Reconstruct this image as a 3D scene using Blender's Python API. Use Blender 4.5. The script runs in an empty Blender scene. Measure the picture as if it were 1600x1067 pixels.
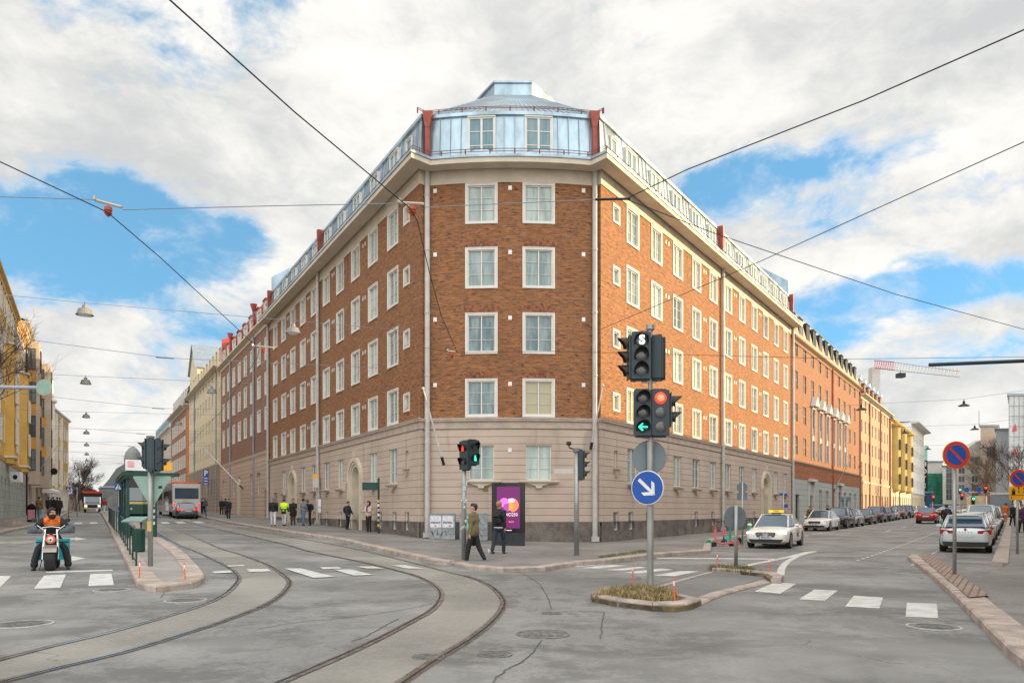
import bpy, bmesh, math, random
from math import sin, cos, pi, radians, sqrt, atan2
from mathutils import Vector, Matrix
random.seed(7)
SC = bpy.context.scene
COL = SC.collection
# ------------------------------------------------------------------ camera
F, CX, HY, ZC = 1180.0, 800.0, 797.0, 1.6
cam = bpy.data.objects.new('camera', bpy.data.cameras.new('camera')); COL.objects.link(cam)
cam.location = (0, 0, ZC); cam.rotation_euler = (pi/2, 0, 0)
cam.data.sensor_width = 36; cam.data.lens = 36*F/1600
cam.data.shift_y = (HY-533.5)/1600; cam.data.clip_end = 9000; cam.data.clip_start = .1
SC.camera = cam
SC.view_settings.view_transform = 'Standard'; SC.view_settings.look = 'None'
SC.view_settings.gamma = 1; SC.view_settings.exposure = 0.75
# ------------------------------------------------------------------ sky
SUN_AZ, SUN_EL = radians(80), radians(13.5)      # azimuth from +Y towards +X
W = bpy.data.worlds.new('World'); SC.world = W; W.use_nodes = True
nt = W.node_tree; nt.nodes.clear()
class NT:
    def __init__(s, t): s.t = t
    def n(s, typ, **kw):
        nd = s.t.nodes.new(typ)
        for k, v in kw.items():
            if k.startswith('i_'): nd.inputs[k[2:].replace('_', ' ')].default_value = v
            elif k.startswith('x'): nd.inputs[int(k[1:])].default_value = v
            else: setattr(nd, k, v)
        return nd
    def l(s, a, b): s.t.links.new(a, b)
    def math(s, op, a, b=None, c=None, clamp=False):
        nd = s.t.nodes.new('ShaderNodeMath'); nd.operation = op; nd.use_clamp = clamp
        for i, v in enumerate((a, b, c)):
            if v is None: continue
            if isinstance(v, (int, float)): nd.inputs[i].default_value = v
            else: s.l(v, nd.inputs[i])
        return nd.outputs[0]
    def mix(s, f, a, b, blend='MIX'):
        nd = s.t.nodes.new('ShaderNodeMix'); nd.data_type = 'RGBA'; nd.blend_type = blend
        for i, v in ((0, f), (6, a), (7, b)):
            if isinstance(v, (int, float)): nd.inputs[i].default_value = v
            elif isinstance(v, (tuple, list)): nd.inputs[i].default_value = (*v[:3], 1)
            else: s.l(v, nd.inputs[i])
        return nd.outputs[2]
    def mr(s, v, a, b, c=0., d=1., smooth=True):
        nd = s.t.nodes.new('ShaderNodeMapRange'); nd.interpolation_type = 'SMOOTHSTEP' if smooth else 'LINEAR'
        s.l(v, nd.inputs[0])
        for i, x in enumerate((a, b, c, d)): nd.inputs[i+1].default_value = x
        return nd.outputs[0]
    def noise(s, vec, scale, detail=4, rough=.55, dist=0.):
        nd = s.t.nodes.new('ShaderNodeTexNoise'); nd.inputs['Scale'].default_value = scale
        nd.inputs['Detail'].default_value = detail; nd.inputs['Roughness'].default_value = rough
        nd.inputs['Distortion'].default_value = dist
        if vec is not None: s.l(vec, nd.inputs['Vector'])
        return nd.outputs[0]
    def scalev(s, vec, sc, loc=(0, 0, 0)):
        nd = s.t.nodes.new('ShaderNodeMapping'); nd.inputs['Scale'].default_value = sc; nd.inputs['Location'].default_value = loc
        s.l(vec, nd.inputs[0]); return nd.outputs[0]
g = NT(nt)
sky = g.n('ShaderNodeTexSky'); sky.sky_type = 'NISHITA'; sky.sun_disc = False
sky.sun_elevation = radians(26); sky.sun_rotation = SUN_AZ; sky.air_density = 1.0; sky.ozone_density = 3.0; sky.dust_density = .3
sky.sun_elevation = SUN_EL
bsky = g.n('ShaderNodeBackground'); bsky.inputs[1].default_value = .09
tc = g.n('ShaderNodeTexCoord'); D = tc.outputs['Generated']
skyc = g.mix(.5, g.mix(1.0, sky.outputs[0], (.80, 1.25, 1.62), 'MULTIPLY'), (1.8, 4.1, 5.3))
g.l(skyc, bsky.inputs[0])
def pdir(px, py): return Vector(((px-CX)/F, 1, (HY-py)/F)).normalized()
n1 = g.noise(g.scalev(D, (1, 1, 1.7), (3.1, .4, 1.7)), 3.2, 9, .56, .25)
n2 = g.noise(g.scalev(D, (1, 1, 2.2), (7.7, 2.1, .3)), 2.3, 6, .55)
n3 = g.noise(g.scalev(D, (1, 1, 1.7), (1.7, 5.1, 4.3)), 8, 10, .66, .3)
cov = g.math('MULTIPLY_ADD', n1, 4.4, -1.50)
cov = g.math('MULTIPLY_ADD', n3, 2.6, g.math('SUBTRACT', cov, .62))
for px, py, rx, ry, amt in ((130, 385, 210, 46, .8), (270, 390, 150, 40, .7), (350, 345, 130, 30, .65), (155, 285, 70, 30, .45), (60, 330, 170, 60, .5),
                            (1140, 292, 80, 34, .75), (1215, 262, 70, 20, .5), (1400, 244, 90, 14, .45), (1410, 470, 170, 36, .8), (1115, 325, 60, 26, .55),
                            (1530, 425, 130, 32, .8), (1570, 275, 80, 22, .4), (1290, 500, 80, 40, .7), (1430, 545, 150, 30, .6), (335, 515, 110, 22, .35),
                            (200, 690, 120, 14, .3), (30, 440, 90, 50, .5)):
    c = pdir(px, py)
    nd = g.n('ShaderNodeVectorMath'); nd.operation = 'SUBTRACT'; g.l(D, nd.inputs[0]); nd.inputs[1].default_value = c
    s1 = F*c.y
    nd2 = g.n('ShaderNodeVectorMath'); nd2.operation = 'MULTIPLY'; g.l(nd.outputs[0], nd2.inputs[0])
    nd2.inputs[1].default_value = (s1/rx, s1/rx*.6, s1/ry*.95)
    nd3 = g.n('ShaderNodeVectorMath'); nd3.operation = 'LENGTH'; g.l(nd2.outputs[0], nd3.inputs[0])
    cov = g.math('SUBTRACT', cov, g.mr(nd3.outputs['Value'], 1.6, 0.0, 0., amt*1.02))
cm = g.mr(cov, .22, .98)
shade = g.mr(g.math('MULTIPLY_ADD', n3, .45, g.math('MULTIPLY', n2, .75)), .42, .72)
cm = g.math('MAXIMUM', cm, g.mr(n3, .50, .72, 0, .55))
ccol = g.mix(shade, (.58, .60, .61), (1.12, 1.09, 1.02))
ccol = g.mix(g.mr(cm, .3, 1, 0, .8), (.93, .93, .91), ccol)
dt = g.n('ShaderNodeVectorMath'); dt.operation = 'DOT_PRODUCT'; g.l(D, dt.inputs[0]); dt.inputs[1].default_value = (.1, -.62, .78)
br = g.mr(dt.outputs['Value'], .25, .9, .60, 1.46)  # clouds overhead and behind the view brightened to light the ground more
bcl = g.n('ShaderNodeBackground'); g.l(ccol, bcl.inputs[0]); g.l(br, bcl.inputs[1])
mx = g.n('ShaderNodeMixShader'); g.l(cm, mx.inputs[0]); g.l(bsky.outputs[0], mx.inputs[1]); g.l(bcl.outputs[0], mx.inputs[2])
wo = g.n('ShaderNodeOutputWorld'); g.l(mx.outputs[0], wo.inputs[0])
# ------------------------------------------------------------------ sun
sl = bpy.data.lights.new('sun', 'SUN'); sl.energy = 5.0; sl.angle = radians(.5); sl.color = (1, .69, .34)
so = bpy.data.objects.new('sun', sl); COL.objects.link(so)
sd = Vector((sin(SUN_AZ)*cos(SUN_EL), cos(SUN_AZ)*cos(SUN_EL), sin(SUN_EL)))
so.rotation_euler = sd.to_track_quat('Z', 'Y').to_euler(); so.location = sd*60
# ------------------------------------------------------------------ materials
MATS = {}
def pm(name, col, rough=.6, metal=0., var=.12, scale=2.5, bump=0., spec=.5, emit=None, es=1., var2=0., coat=0., stretch=(1, 1, 1)):
    if name in MATS: return MATS[name]
    m = bpy.data.materials.new(name); m.use_nodes = True; MATS[name] = m
    t = NT(m.node_tree); b = m.node_tree.nodes['Principled BSDF']
    b.inputs['Roughness'].default_value = rough; b.inputs['Metallic'].default_value = metal
    b.inputs['Specular IOR Level'].default_value = spec; b.inputs['Coat Weight'].default_value = coat
    b.inputs['Base Color'].default_value = (*col, 1)
    if emit:
        b.inputs['Emission Color'].default_value = (*emit, 1); b.inputs['Emission Strength'].default_value = es
    if var > 0:
        tcn = t.n('ShaderNodeTexCoord'); v = t.scalev(tcn.outputs['Object'], stretch)
        n = t.noise(v, scale, 6, .62)
        lo = tuple(c*(1-var*1.6) for c in col); hi = tuple(min(1, c*(1+var*1.3)) for c in col)
        c = t.mix(t.mr(n, .3, .7), lo, hi)
        if var2: c = t.mix(t.mr(t.noise(v, scale*14, 3, .7), .4, .8), c, tuple(x*(1-var2) for x in col))
        t.l(c, b.inputs['Base Color'])
        r = t.mr(n, .2, .8, max(0, rough-.08), min(1, rough+.1)); t.l(r, b.inputs['Roughness'])
        if bump:
            bp = t.n('ShaderNodeBump'); bp.inputs['Strength'].default_value = bump; bp.inputs['Distance'].default_value = .02
            t.l(t.noise(v, scale*9, 5, .65), bp.inputs['Height']); t.l(bp.outputs[0], b.inputs['Normal'])
    return m
def brick(name, c1, c2, mortar, bw=.29, rh=.098, ms=.012, big=.25, bump=.3, rough=.85, fleck=None, mcol=None):
    m = bpy.data.materials.new(name); m.use_nodes = True
    t = NT(m.node_tree); b = m.node_tree.nodes['Principled BSDF']; b.inputs['Roughness'].default_value = rough
    uv = t.n('ShaderNodeUVMap').outputs[0]
    br = t.n('ShaderNodeTexBrick'); t.l(uv, br.inputs['Vector'])
    br.inputs['Color1'].default_value = (*c1, 1); br.inputs['Color2'].default_value = (*c2, 1); br.inputs['Mortar'].default_value = (*mortar, 1)
    br.inputs['Scale'].default_value = 1; br.inputs['Mortar Size'].default_value = ms; br.inputs['Brick Width'].default_value = bw
    br.inputs['Row Height'].default_value = rh; br.inputs['Mortar Smooth'].default_value = .2; br.inputs['Bias'].default_value = -.1
    c = br.outputs[0]
    if fleck:   # streaky darker and paler courses of odd bricks
        n = t.noise(t.scalev(uv, (2.3, 9.5, 1)), 1, 3, .6); c = t.mix(t.mr(n, .50, .60, 0, .6), c, tuple(x*.8 for x in fleck))
        n = t.noise(t.scalev(uv, (3.1, 12, 1), (5, 9, 0)), 1, 2, .5); c = t.mix(t.mr(n, .60, .66, 0, .9), c, tuple(x*.22 for x in fleck))
        n = t.noise(t.scalev(uv, (2.2, 9, 1), (15, 2, 0)), 1, 3, .6); c = t.mix(t.mr(n, .54, .64, 0, .5), c, tuple(min(1, x*1.6) for x in c1))
    n = t.noise(uv, .35, 5, .6); c = t.mix(t.mr(n, .3, .7, 0, big), c, tuple(x*.55 for x in c1))
    n = t.noise(t.scalev(uv, (1.2, .22, 1)), 1.3, 4, .6); c = t.mix(t.mr(n, .55, .75, 0, big*.7), c, (.09, .08, .07))
    t.l(c, b.inputs['Base Color'])
    if bump:
        bp = t.n('ShaderNodeBump'); bp.inputs['Strength'].default_value = bump; bp.inputs['Distance'].default_value = .015; bp.invert = True
        t.l(br.outputs['Fac'], bp.inputs['Height']); t.l(bp.outputs[0], b.inputs['Normal'])
    MATS[name] = m; return m
def asphalt(name, col, patch=.5, warm=0.):
    m = bpy.data.materials.new(name); m.use_nodes = True
    t = NT(m.node_tree); b = m.node_tree.nodes['Principled BSDF']; b.inputs['Roughness'].default_value = .72
    b.inputs['Specular IOR Level'].default_value = .45
    v = t.n('ShaderNodeTexCoord').outputs['Object']
    c = t.mix(t.mr(t.noise(v, .22, 6, .6), .3, .7), tuple(x*.82 for x in col), tuple(x*1.16 for x in col))
    c = t.mix(t.mr(t.noise(v, 55, 3, .7), .35, .7, 0, .55), c, tuple(x*.6 for x in col))
    c = t.mix(t.mr(t.noise(v, 90, 2, .6), .62, .72, 0, .5), c, tuple(min(1, x*1.6) for x in col))
    n = t.noise(t.scalev(v, (.8, 1.1, 1), (3, 1, 0)), .42, 12, .78, .2)
    c = t.mix(t.mr(n, .475, .56, 0, patch), c, tuple(x*.48 for x in col))
    c = t.mix(t.mr(t.noise(t.scalev(v, (.5, .16, 1), (2, 2, 0)), 1.0, 5, .6), .46, .60, 0, patch*.45), c, tuple(x*.55 for x in col))
    n = t.noise(t.scalev(v, (1.2, .8, 1), (9, 4, 0)), 1.7, 10, .8, .1)
    c = t.mix(t.mr(n, .505, .585, 0, patch*.8), c, tuple(x*.48 for x in col))
    c = t.mix(t.mr(t.noise(v, 16, 6, .85), .40, .60, .0, .5), c, tuple(x*.5 for x in col))
    c = t.mix(t.mr(t.noise(t.scalev(v, (1, 1, 1), (4, 7, 0)), .3, 3, .5), .45, .62, 0, .35), c, tuple(min(1, x*1.35) for x in col))
    vo = t.n('ShaderNodeTexVoronoi'); vo.feature = 'DISTANCE_TO_EDGE'; vo.inputs['Scale'].default_value = .17
    dn = t.n('ShaderNodeTexNoise'); dn.inputs['Scale'].default_value = .9; dn.inputs['Detail'].default_value = 6; t.l(v, dn.inputs['Vector'])
    va = t.n('ShaderNodeVectorMath'); va.operation = 'MULTIPLY_ADD'; t.l(dn.outputs['Color'], va.inputs[0]); va.inputs[1].default_value = (1.8, 1.8, 0); t.l(v, va.inputs[2])
    t.l(va.outputs[0], vo.inputs['Vector'])
    crk = t.math('MULTIPLY', t.mr(vo.outputs['Distance'], .004, .0, 0, .8), t.mr(t.noise(v, .12, 3), .5, .56))
    c = t.mix(crk, c, tuple(x*.25 for x in col))
    t.l(c, b.inputs['Base Color'])
    bp = t.n('ShaderNodeBump'); bp.inputs['Strength'].default_value = .35; bp.inputs['Distance'].default_value = .01
    t.l(t.noise(v, 70, 4, .7), bp.inputs['Height']); t.l(bp.outputs[0], b.inputs['Normal'])
    MATS[name] = m; return m
def glassm(name, dark, lite, rough=.06, met=.0, mixc=None):
    m = bpy.data.materials.new(name); m.use_nodes = True
    t = NT(m.node_tree); b = m.node_tree.nodes['Principled BSDF']
    b.inputs['Roughness'].default_value = rough; b.inputs['IOR'].default_value = 1.6; b.inputs['Specular IOR Level'].default_value = .5
    oi = t.n('ShaderNodeObjectInfo'); v = t.n('ShaderNodeTexCoord').outputs['Object']
    off = t.n('ShaderNodeVectorMath'); off.operation = 'MULTIPLY_ADD'; t.l(oi.outputs['Random'], off.inputs[0]); off.inputs[1].default_value = (37, 11, 5); t.l(v, off.inputs[2])
    n = t.noise(t.scalev(off.outputs[0], (3.2, 3.2, .5)), 1.1, 3, .6)
    f = t.math('MULTIPLY_ADD', oi.outputs['Random'], .75, t.mr(n, .3, .7, -.1, .35))
    c = t.mix(f, dark, lite)
    if mixc: c = t.mix(t.mr(t.math('FRACT', t.math('MULTIPLY', oi.outputs['Random'], 17.3)), .92, .93), c, mixc)
    t.l(c, b.inputs['Base Color']); MATS[name] = m; return m
M_brick = brick('red_brown_brick', (.345, .138, .046), (.20, .078, .032), (.25, .165, .105), fleck=(.18, .082, .044), big=.35)
M_brick2 = brick('dark_red_brick', (.30, .155, .10), (.21, .105, .07), (.24, .17, .13), fleck=(.19, .10, .07), big=.15)
M_brick3 = brick('orange_brick', (.30, .130, .066), (.23, .098, .052), (.24, .15, .10), fleck=(.26, .11, .06), big=.15)
M_stone = brick('pinkish_ashlar_render', (.56, .45, .375), (.52, .415, .345), (.19, .15, .125), bw=60, rh=.34, ms=.012, big=.40, bump=.8)
M_stone2 = brick('brown_ashlar_render', (.33, .25, .19), (.31, .235, .18), (.09, .065, .05), bw=60, rh=.42, ms=.018, big=.3, bump=.8)
M_stone3 = brick('rose_ashlar_render', (.54, .40, .32), (.51, .38, .30), (.13, .09, .07), bw=60, rh=.40, ms=.018, big=.2, bump=.8)
M_stone4 = brick('grey_green_stone', (.42, .44, .41), (.38, .41, .38), (.14, .14, .13), bw=1.4, rh=.5, ms=.012, big=.2, bump=.6)
M_trim = pm('stone_trim', (.50, .41, .345), .75, var=.12, scale=2, var2=.15)
M_granite = pm('dark_granite', (.16, .135, .12), .75, var=.35, scale=1.3, bump=.5, var2=.4)
M_asph = asphalt('road_asphalt', (.275, .27, .262), 1.0)
M_asph_r = asphalt('pavement_asphalt', (.255, .24, .226), .5)
M_conc = asphalt('track_concrete', (.30, .282, .255), .3)
M_kerb = pm('kerb_granite', (.43, .355, .31), .7, var=.22, scale=2.2, bump=.5, var2=.35)
M_paint = pm('road_paint', (.60, .60, .575), .6, var=.16, scale=3.5, var2=.35)
M_rail = pm('rail_steel', (.42, .41, .40), .28, 1.0, var=.15, scale=5)
M_groove = pm('rail_groove', (.03, .028, .026), .9, var=.2)
M_white = pm('white_window_frame', (.70, .67, .62), .5, var=.05, scale=2)
M_cream = pm('cream_plaster', (.60, .53, .43), .75, var=.08, scale=1.2, var2=.1)
M_flash = pm('white_flashing', (.72, .72, .70), .4, .2, var=.08)
M_zinc = pm('zinc_sheet', (.33, .43, .50), .34, .7, var=.22, scale=.9, stretch=(1, 1, .4))
M_zincd = pm('zinc_seam', (.28, .34, .40), .45, .6, var=.1)
M_rust = pm('oxide_red_metal', (.30, .055, .035), .5, .1, var=.2, scale=2)
M_redroof = pm('red_sheet_roof', (.42, .075, .05), .5, .1, var=.15, scale=1.2)
M_drail = pm('maroon_railing', (.16, .035, .035), .5, .2, var=.1)
M_grey = pm('galvanised_steel', (.36, .37, .36), .45, .55, var=.15, scale=6, stretch=(1, 1, .3))
M_greyp = pm('grey_pipe', (.50, .48, .45), .5, .1, var=.08)
M_bpipe = pm('blue_grey_pipe', (.30, .33, .38), .5, .2, var=.08)
M_dark = pm('black_metal', (.018, .019, .02), .45, .2, var=.15)
M_black = pm('black_plastic', (.012, .012, .013), .5, var=.1)
M_rubber = pm('tyre_rubber', (.022, .022, .022), .85, var=.2, scale=8)
M_green = pm('dark_green_metal', (.008, .055, .042), .4, .2, var=.15)
M_signback = pm('sign_back_grey', (.17, .21, .24), .5, .3, var=.08, scale=4)
M_signgrn = pm('sign_back_pale_green', (.24, .36, .31), .55, .1, var=.08, scale=4)
M_wire = pm('wire_black', (.02, .02, .022), .6, .3, var=0)
M_wire2 = pm('wire_grey', (.22, .25, .30), .6, .3, var=0)
M_orange = pm('orange_plastic', (.80, .12, .03), .5, var=.05)
M_glass = glassm('window_glass', (.05, .12, .15), (.48, .57, .53), mixc=(.40, .36, .22))
M_glassd = glassm('dark_window_glass', (.05, .08, .10), (.24, .29, .31))
M_glassb = glassm('roof_window_glass', (.05, .16, .24), (.28, .38, .38))
M_lamp = pm('lamp_shade_grey', (.20, .21, .21), .5, .2, var=.08)
M_tgrey = pm('traffic_light_body', (.032, .052, .062), .45, .1, var=.1)
# ------------------------------------------------------------------ mesh builder
class MB:
    def __init__(s): s.v = []; s.f = []; s.m = []; s.u = []; s.M = Matrix(); s.mi = 0
    def P(s, p): q = s.M @ Vector(p); s.v.append((q.x, q.y, q.z)); return len(s.v)-1
    def face(s, pts, uv=None):
        s.f.append([s.P(p) for p in pts]); s.m.append(s.mi); s.u.append(uv)
    def fi(s, idx): s.f.append(list(idx)); s.m.append(s.mi); s.u.append(None)
    def box(s, x0, x1, y0, y1, z0, z1):
        i = [s.P(p) for p in ((x0,y0,z0),(x1,y0,z0),(x1,y1,z0),(x0,y1,z0),(x0,y0,z1),(x1,y0,z1),(x1,y1,z1),(x0,y1,z1))]
        for q in ((3,2,1,0),(4,5,6,7),(0,1,5,4),(1,2,6,5),(2,3,7,6),(3,0,4,7)): s.fi([i[k] for k in q])
    def rbox(s, x0, x1, y0, y1, z0, z1, r=.02):   # vertical-edge rounded box
        pts = []
        for cx, cy, a0 in ((x1-r,y1-r,0),(x0+r,y1-r,90),(x0+r,y0+r,180),(x1-r,y0+r,270)):
            for k in range(4): a = radians(a0+k*30); pts.append((cx+r*cos(a), cy+r*sin(a)))
        s.prism(pts, z0, z1)
    def prism(s, pts, z0, z1):
        n = len(pts); a = [s.P((x, y, z0)) for x, y in pts]; b = [s.P((x, y, z1)) for x, y in pts]
        for i in range(n): s.fi((a[i], a[(i+1) % n], b[(i+1) % n], b[i]))
        s.fi(a[::-1]); s.fi(b)
    def xprism(s, pts, x0, x1):                    # polygon in y,z extruded along x
        n = len(pts); a = [s.P((x0, y, z)) for y, z in pts]; b = [s.P((x1, y, z)) for y, z in pts]
        for i in range(n): s.fi((a[i], a[(i+1) % n], b[(i+1) % n], b[i]))
        s.fi(a[::-1]); s.fi(b)
    def yprism(s, pts, y0, y1):                    # polygon in x,z extruded along y
        n = len(pts); a = [s.P((x, y0, z)) for x, z in pts]; b = [s.P((x, y1, z)) for x, z in pts]
        for i in range(n): s.fi((a[i], a[(i+1) % n], b[(i+1) % n], b[i]))
        s.fi(a[::-1]); s.fi(b)
    def tube(s, pts, r, n=8, cap=True):
        pts = [Vector(p) for p in pts]; rs = r if isinstance(r, (list, tuple)) else [r]*len(pts)
        rings = []
        for i, p in enumerate(pts):
            d = (pts[min(i+1, len(pts)-1)]-pts[max(i-1, 0)])
            d = d.normalized() if d.length > 1e-9 else Vector((0, 0, 1))
            a = d.cross(Vector((0, 0, 1)));
            if a.length < .05: a = d.cross(Vector((0, 1, 0)))
            a.normalize(); b = d.cross(a)
            rings.append([s.P(p+(a*cos(2*pi*k/n)+b*sin(2*pi*k/n))*rs[i]) for k in range(n)])
        for i in range(len(rings)-1):
            for k in range(n): s.fi((rings[i][k], rings[i][(k+1) % n], rings[i+1][(k+1) % n], rings[i+1][k]))
        if cap: s.fi(rings[0][::-1]); s.fi(rings[-1])
    def lathe(s, prof, n=16, c=(0, 0, 0), axis='z'):
        rings = []
        for r, h in prof:
            ring = []
            for k in range(n):
                a = 2*pi*k/n; x, y = r*cos(a), r*sin(a)
                p = (x, y, h) if axis == 'z' else ((h, x, y) if axis == 'x' else (x, h, y))
                ring.append(s.P((p[0]+c[0], p[1]+c[1], p[2]+c[2])))
            rings.append(ring)
        for i in range(len(rings)-1):
            for k in range(n): s.fi((rings[i][k], rings[i][(k+1) % n], rings[i+1][(k+1) % n], rings[i+1][k]))
        s.fi(rings[0][::-1]); s.fi(rings[-1])
    def mesh(s, name, mats, smooth=False):
        me = bpy.data.meshes.new(name); me.from_pydata(s.v, [], s.f)
        for m in (mats if isinstance(mats, (list, tuple)) else [mats]): me.materials.append(m)
        me.polygons.foreach_set('material_index', s.m)
        if any(u is not None for u in s.u):
            uvl = me.uv_layers.new(name='UVMap'); k = 0; data = []
            for f, u in zip(s.f, s.u):
                for j in range(len(f)): data += (u[j] if u else (0., 0.))
            uvl.data.foreach_set('uv', data)
        if smooth: me.polygons.foreach_set('use_smooth', [True]*len(s.f))
        me.update(); return me
    def build(s, name, mats, parent=None, loc=(0, 0, 0), rz=0, smooth=False):
        return obj(name, s.mesh(name, mats, smooth), parent, loc, rz)
def obj(name, me, parent=None, loc=(0, 0, 0), rz=0):
    o = bpy.data.objects.new(name, me); COL.objects.link(o); o.location = loc; o.rotation_euler = (0, 0, rz)
    if parent: o.parent = parent
    return o
def tag(o, label=None, cat=None, group=None, kind=None):
    if label: o['label'] = label
    if cat: o['category'] = cat
    if group: o['group'] = group
    if kind: o['kind'] = kind
    return o
def thing(name, label, cat, loc=(0, 0, 0), rz=0, group=None):
    return tag(obj(name, None, None, loc, rz), label, cat, group)
def kids(o): return [c for c in bpy.data.objects if c.parent == o]
def copy_tree(o, loc=None, rz=None, label=None, parent=None):
    c = o.copy(); COL.objects.link(c); c.parent = parent
    if loc is not None: c.location = loc
    if rz is not None: c.rotation_euler = (0, 0, rz)
    if label: c['label'] = label
    for ch in KID.get(o.name, None) or kids(o): copy_tree(ch, parent=c)
    return c
KID = {}
# ------------------------------------------------------------------ street frames and terrain
dL = Vector((-.490, .8717)); nL = Vector((-.8717, -.490))
dR = Vector((.5532, .8330)); nR = Vector((.8330, -.5532))
def lerp_pts(t, pts):
    if t <= pts[0][0]: return pts[0][1]
    for (a, za), (b, zb) in zip(pts, pts[1:]):
        if t <= b: return za+(zb-za)*(t-a)/(b-a)
    return pts[-1][1]
ZLP = [(16, 0), (24, .06), (90, 1.10), (130, 1.42), (150, 1.42), (200, .9), (420, -4)]
ZRP = [(30, -.06), (42, .0), (70, .22), (120, .75), (170, 1.0), (400, 1.0)]
def sstep(a, b, x): x = max(0, min(1, (x-a)/(b-a))); return x*x*(3-2*x)
def zg(x, y):
    zl = lerp_pts(x*dL.x+y*dL.y, ZLP); zr = lerp_pts(x*dR.x+y*dR.y, ZRP)
    if y < 0: return 0.
    return zl+(zr-zl)*sstep(-8, 6, x)
def SL(t, n): p = dL*t+nL*n; return (p.x, p.y)
def SR(t, n): p = dR*t+nR*n; return (p.x, p.y)
def G(px, py, off=0.):
    r = (px-CX)/F; z = off
    for _ in range(60):
        Y = (ZC-z)*F/max(py-HY, .5); z = z*.5+(zg(r*Y, Y)+off)*.5
    return (r*Y, Y)
def W3(px, py, Y): return ((px-CX)/F*Y, Y, ZC-(py-HY)/F*Y)
GY = [i*1.0 for i in range(-6, 62)]+[62+i*6 for i in range(1, 60)]
GX = [i*1.0 for i in range(-34, 35)]
GX = sorted([-34-6*i for i in range(1, 60)]+GX+[34+6*i for i in range(1, 60)])
def drape(name, polys, off, mat, parent=None, thick=0., kind='structure', coarse=False):
    """flat polygons laid on the terrain (split on the terrain grid), with an optional skirt"""
    bm = bmesh.new()
    for poly in polys:
        vs = [bm.verts.new((x, y, 0)) for x, y in poly]
        f = bm.faces.new(vs)
    bmesh.ops.triangulate(bm, faces=[f for f in bm.faces if len(f.verts) > 4])
    xs = [v.co.x for v in bm.verts]; ys = [v.co.y for v in bm.verts]
    x0, x1, y0, y1 = min(xs), max(xs), min(ys), max(ys)
    for gx in GX:
        if x0+.01 < gx < x1-.01: bmesh.ops.bisect_plane(bm, geom=bm.verts[:]+bm.edges[:]+bm.faces[:], plane_co=(gx, 0, 0), plane_no=(1, 0, 0))
    for gy in GY:
        if y0+.01 < gy < y1-.01: bmesh.ops.bisect_plane(bm, geom=bm.verts[:]+bm.edges[:]+bm.faces[:], plane_co=(0, gy, 0), plane_no=(0, 1, 0))
    bmesh.ops.remove_doubles(bm, verts=bm.verts, dist=.001)
    for v in bm.verts: v.co.z = zg(v.co.x, v.co.y)+off
    if thick:
        be = [e for e in bm.edges if e.is_boundary]
        r = bmesh.ops.extrude_edge_only(bm, edges=be)
        for v in r['geom']:
            if isinstance(v, bmesh.types.BMVert): v.co.z -= thick
    bmesh.ops.recalc_face_normals(bm, faces=bm.faces)
    if not thick:
        for f in bm.faces:
            if f.normal.z < 0: f.normal_flip()
    me = bpy.data.meshes.new(name); bm.to_mesh(me); bm.free(); me.materials.append(mat)
    o = obj(name, me, parent)
    if kind and not parent: o['kind'] = kind
    return o
def resample(pts, step):
    out = [pts[0]]; acc = 0
    for a, b in zip(pts, pts[1:]):
        a = Vector(a); b = Vector(b); L = (b-a).length
        if L < 1e-6: continue
        k = step-acc
        while k < L: q = a.lerp(b, k/L); out.append(tuple(q)); k += step
        acc = (acc+L) % step
    out.append(tuple(pts[-1])); return out
def catmull(pts, k=8):
    P = [Vector(p) for p in pts]; P = [P[0]*2-P[1]]+P+[P[-1]*2-P[-2]]; out = []
    for i in range(1, len(P)-2):
        for j in range(k):
            t = j/k; a, b, c, d = P[i-1:i+3]
            out.append(tuple(.5*((2*b)+(c-a)*t+(2*a-5*b+4*c-d)*t*t+(3*b-a-3*c+d)*t**3)))
    out.append(tuple(P[-2])); return out
def offs(path, o):
    """mitred offset to the right-hand side of a 2-D path"""
    out = []
    for i, p in enumerate(path):
        p = Vector(p); ns = []
        if i > 0: d = (p-Vector(path[i-1])).normalized(); ns.append(Vector((d.y, -d.x)))
        if i < len(path)-1: d = (Vector(path[i+1])-p).normalized(); ns.append(Vector((d.y, -d.x)))
        if len(ns) == 1: out.append(tuple(p+ns[0]*o)); continue
        b = (ns[0]+ns[1]).normalized(); out.append(tuple(p+b*(o/max(.3, b.dot(ns[0])))))
    return out
def strip(name, left, right, off, mat, parent=None, kind='structure'):
    """ribbon between two equally sampled paths, laid on the terrain"""
    mb = MB()
    for i in range(len(left)-1):
        q = [left[i], left[i+1], right[i+1], right[i]]
        mb.face([(x, y, zg(x, y)+off) for x, y in q])
    o = mb.build(name, mat, parent)
    if kind and not parent: o['kind'] = kind
    return o
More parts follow.
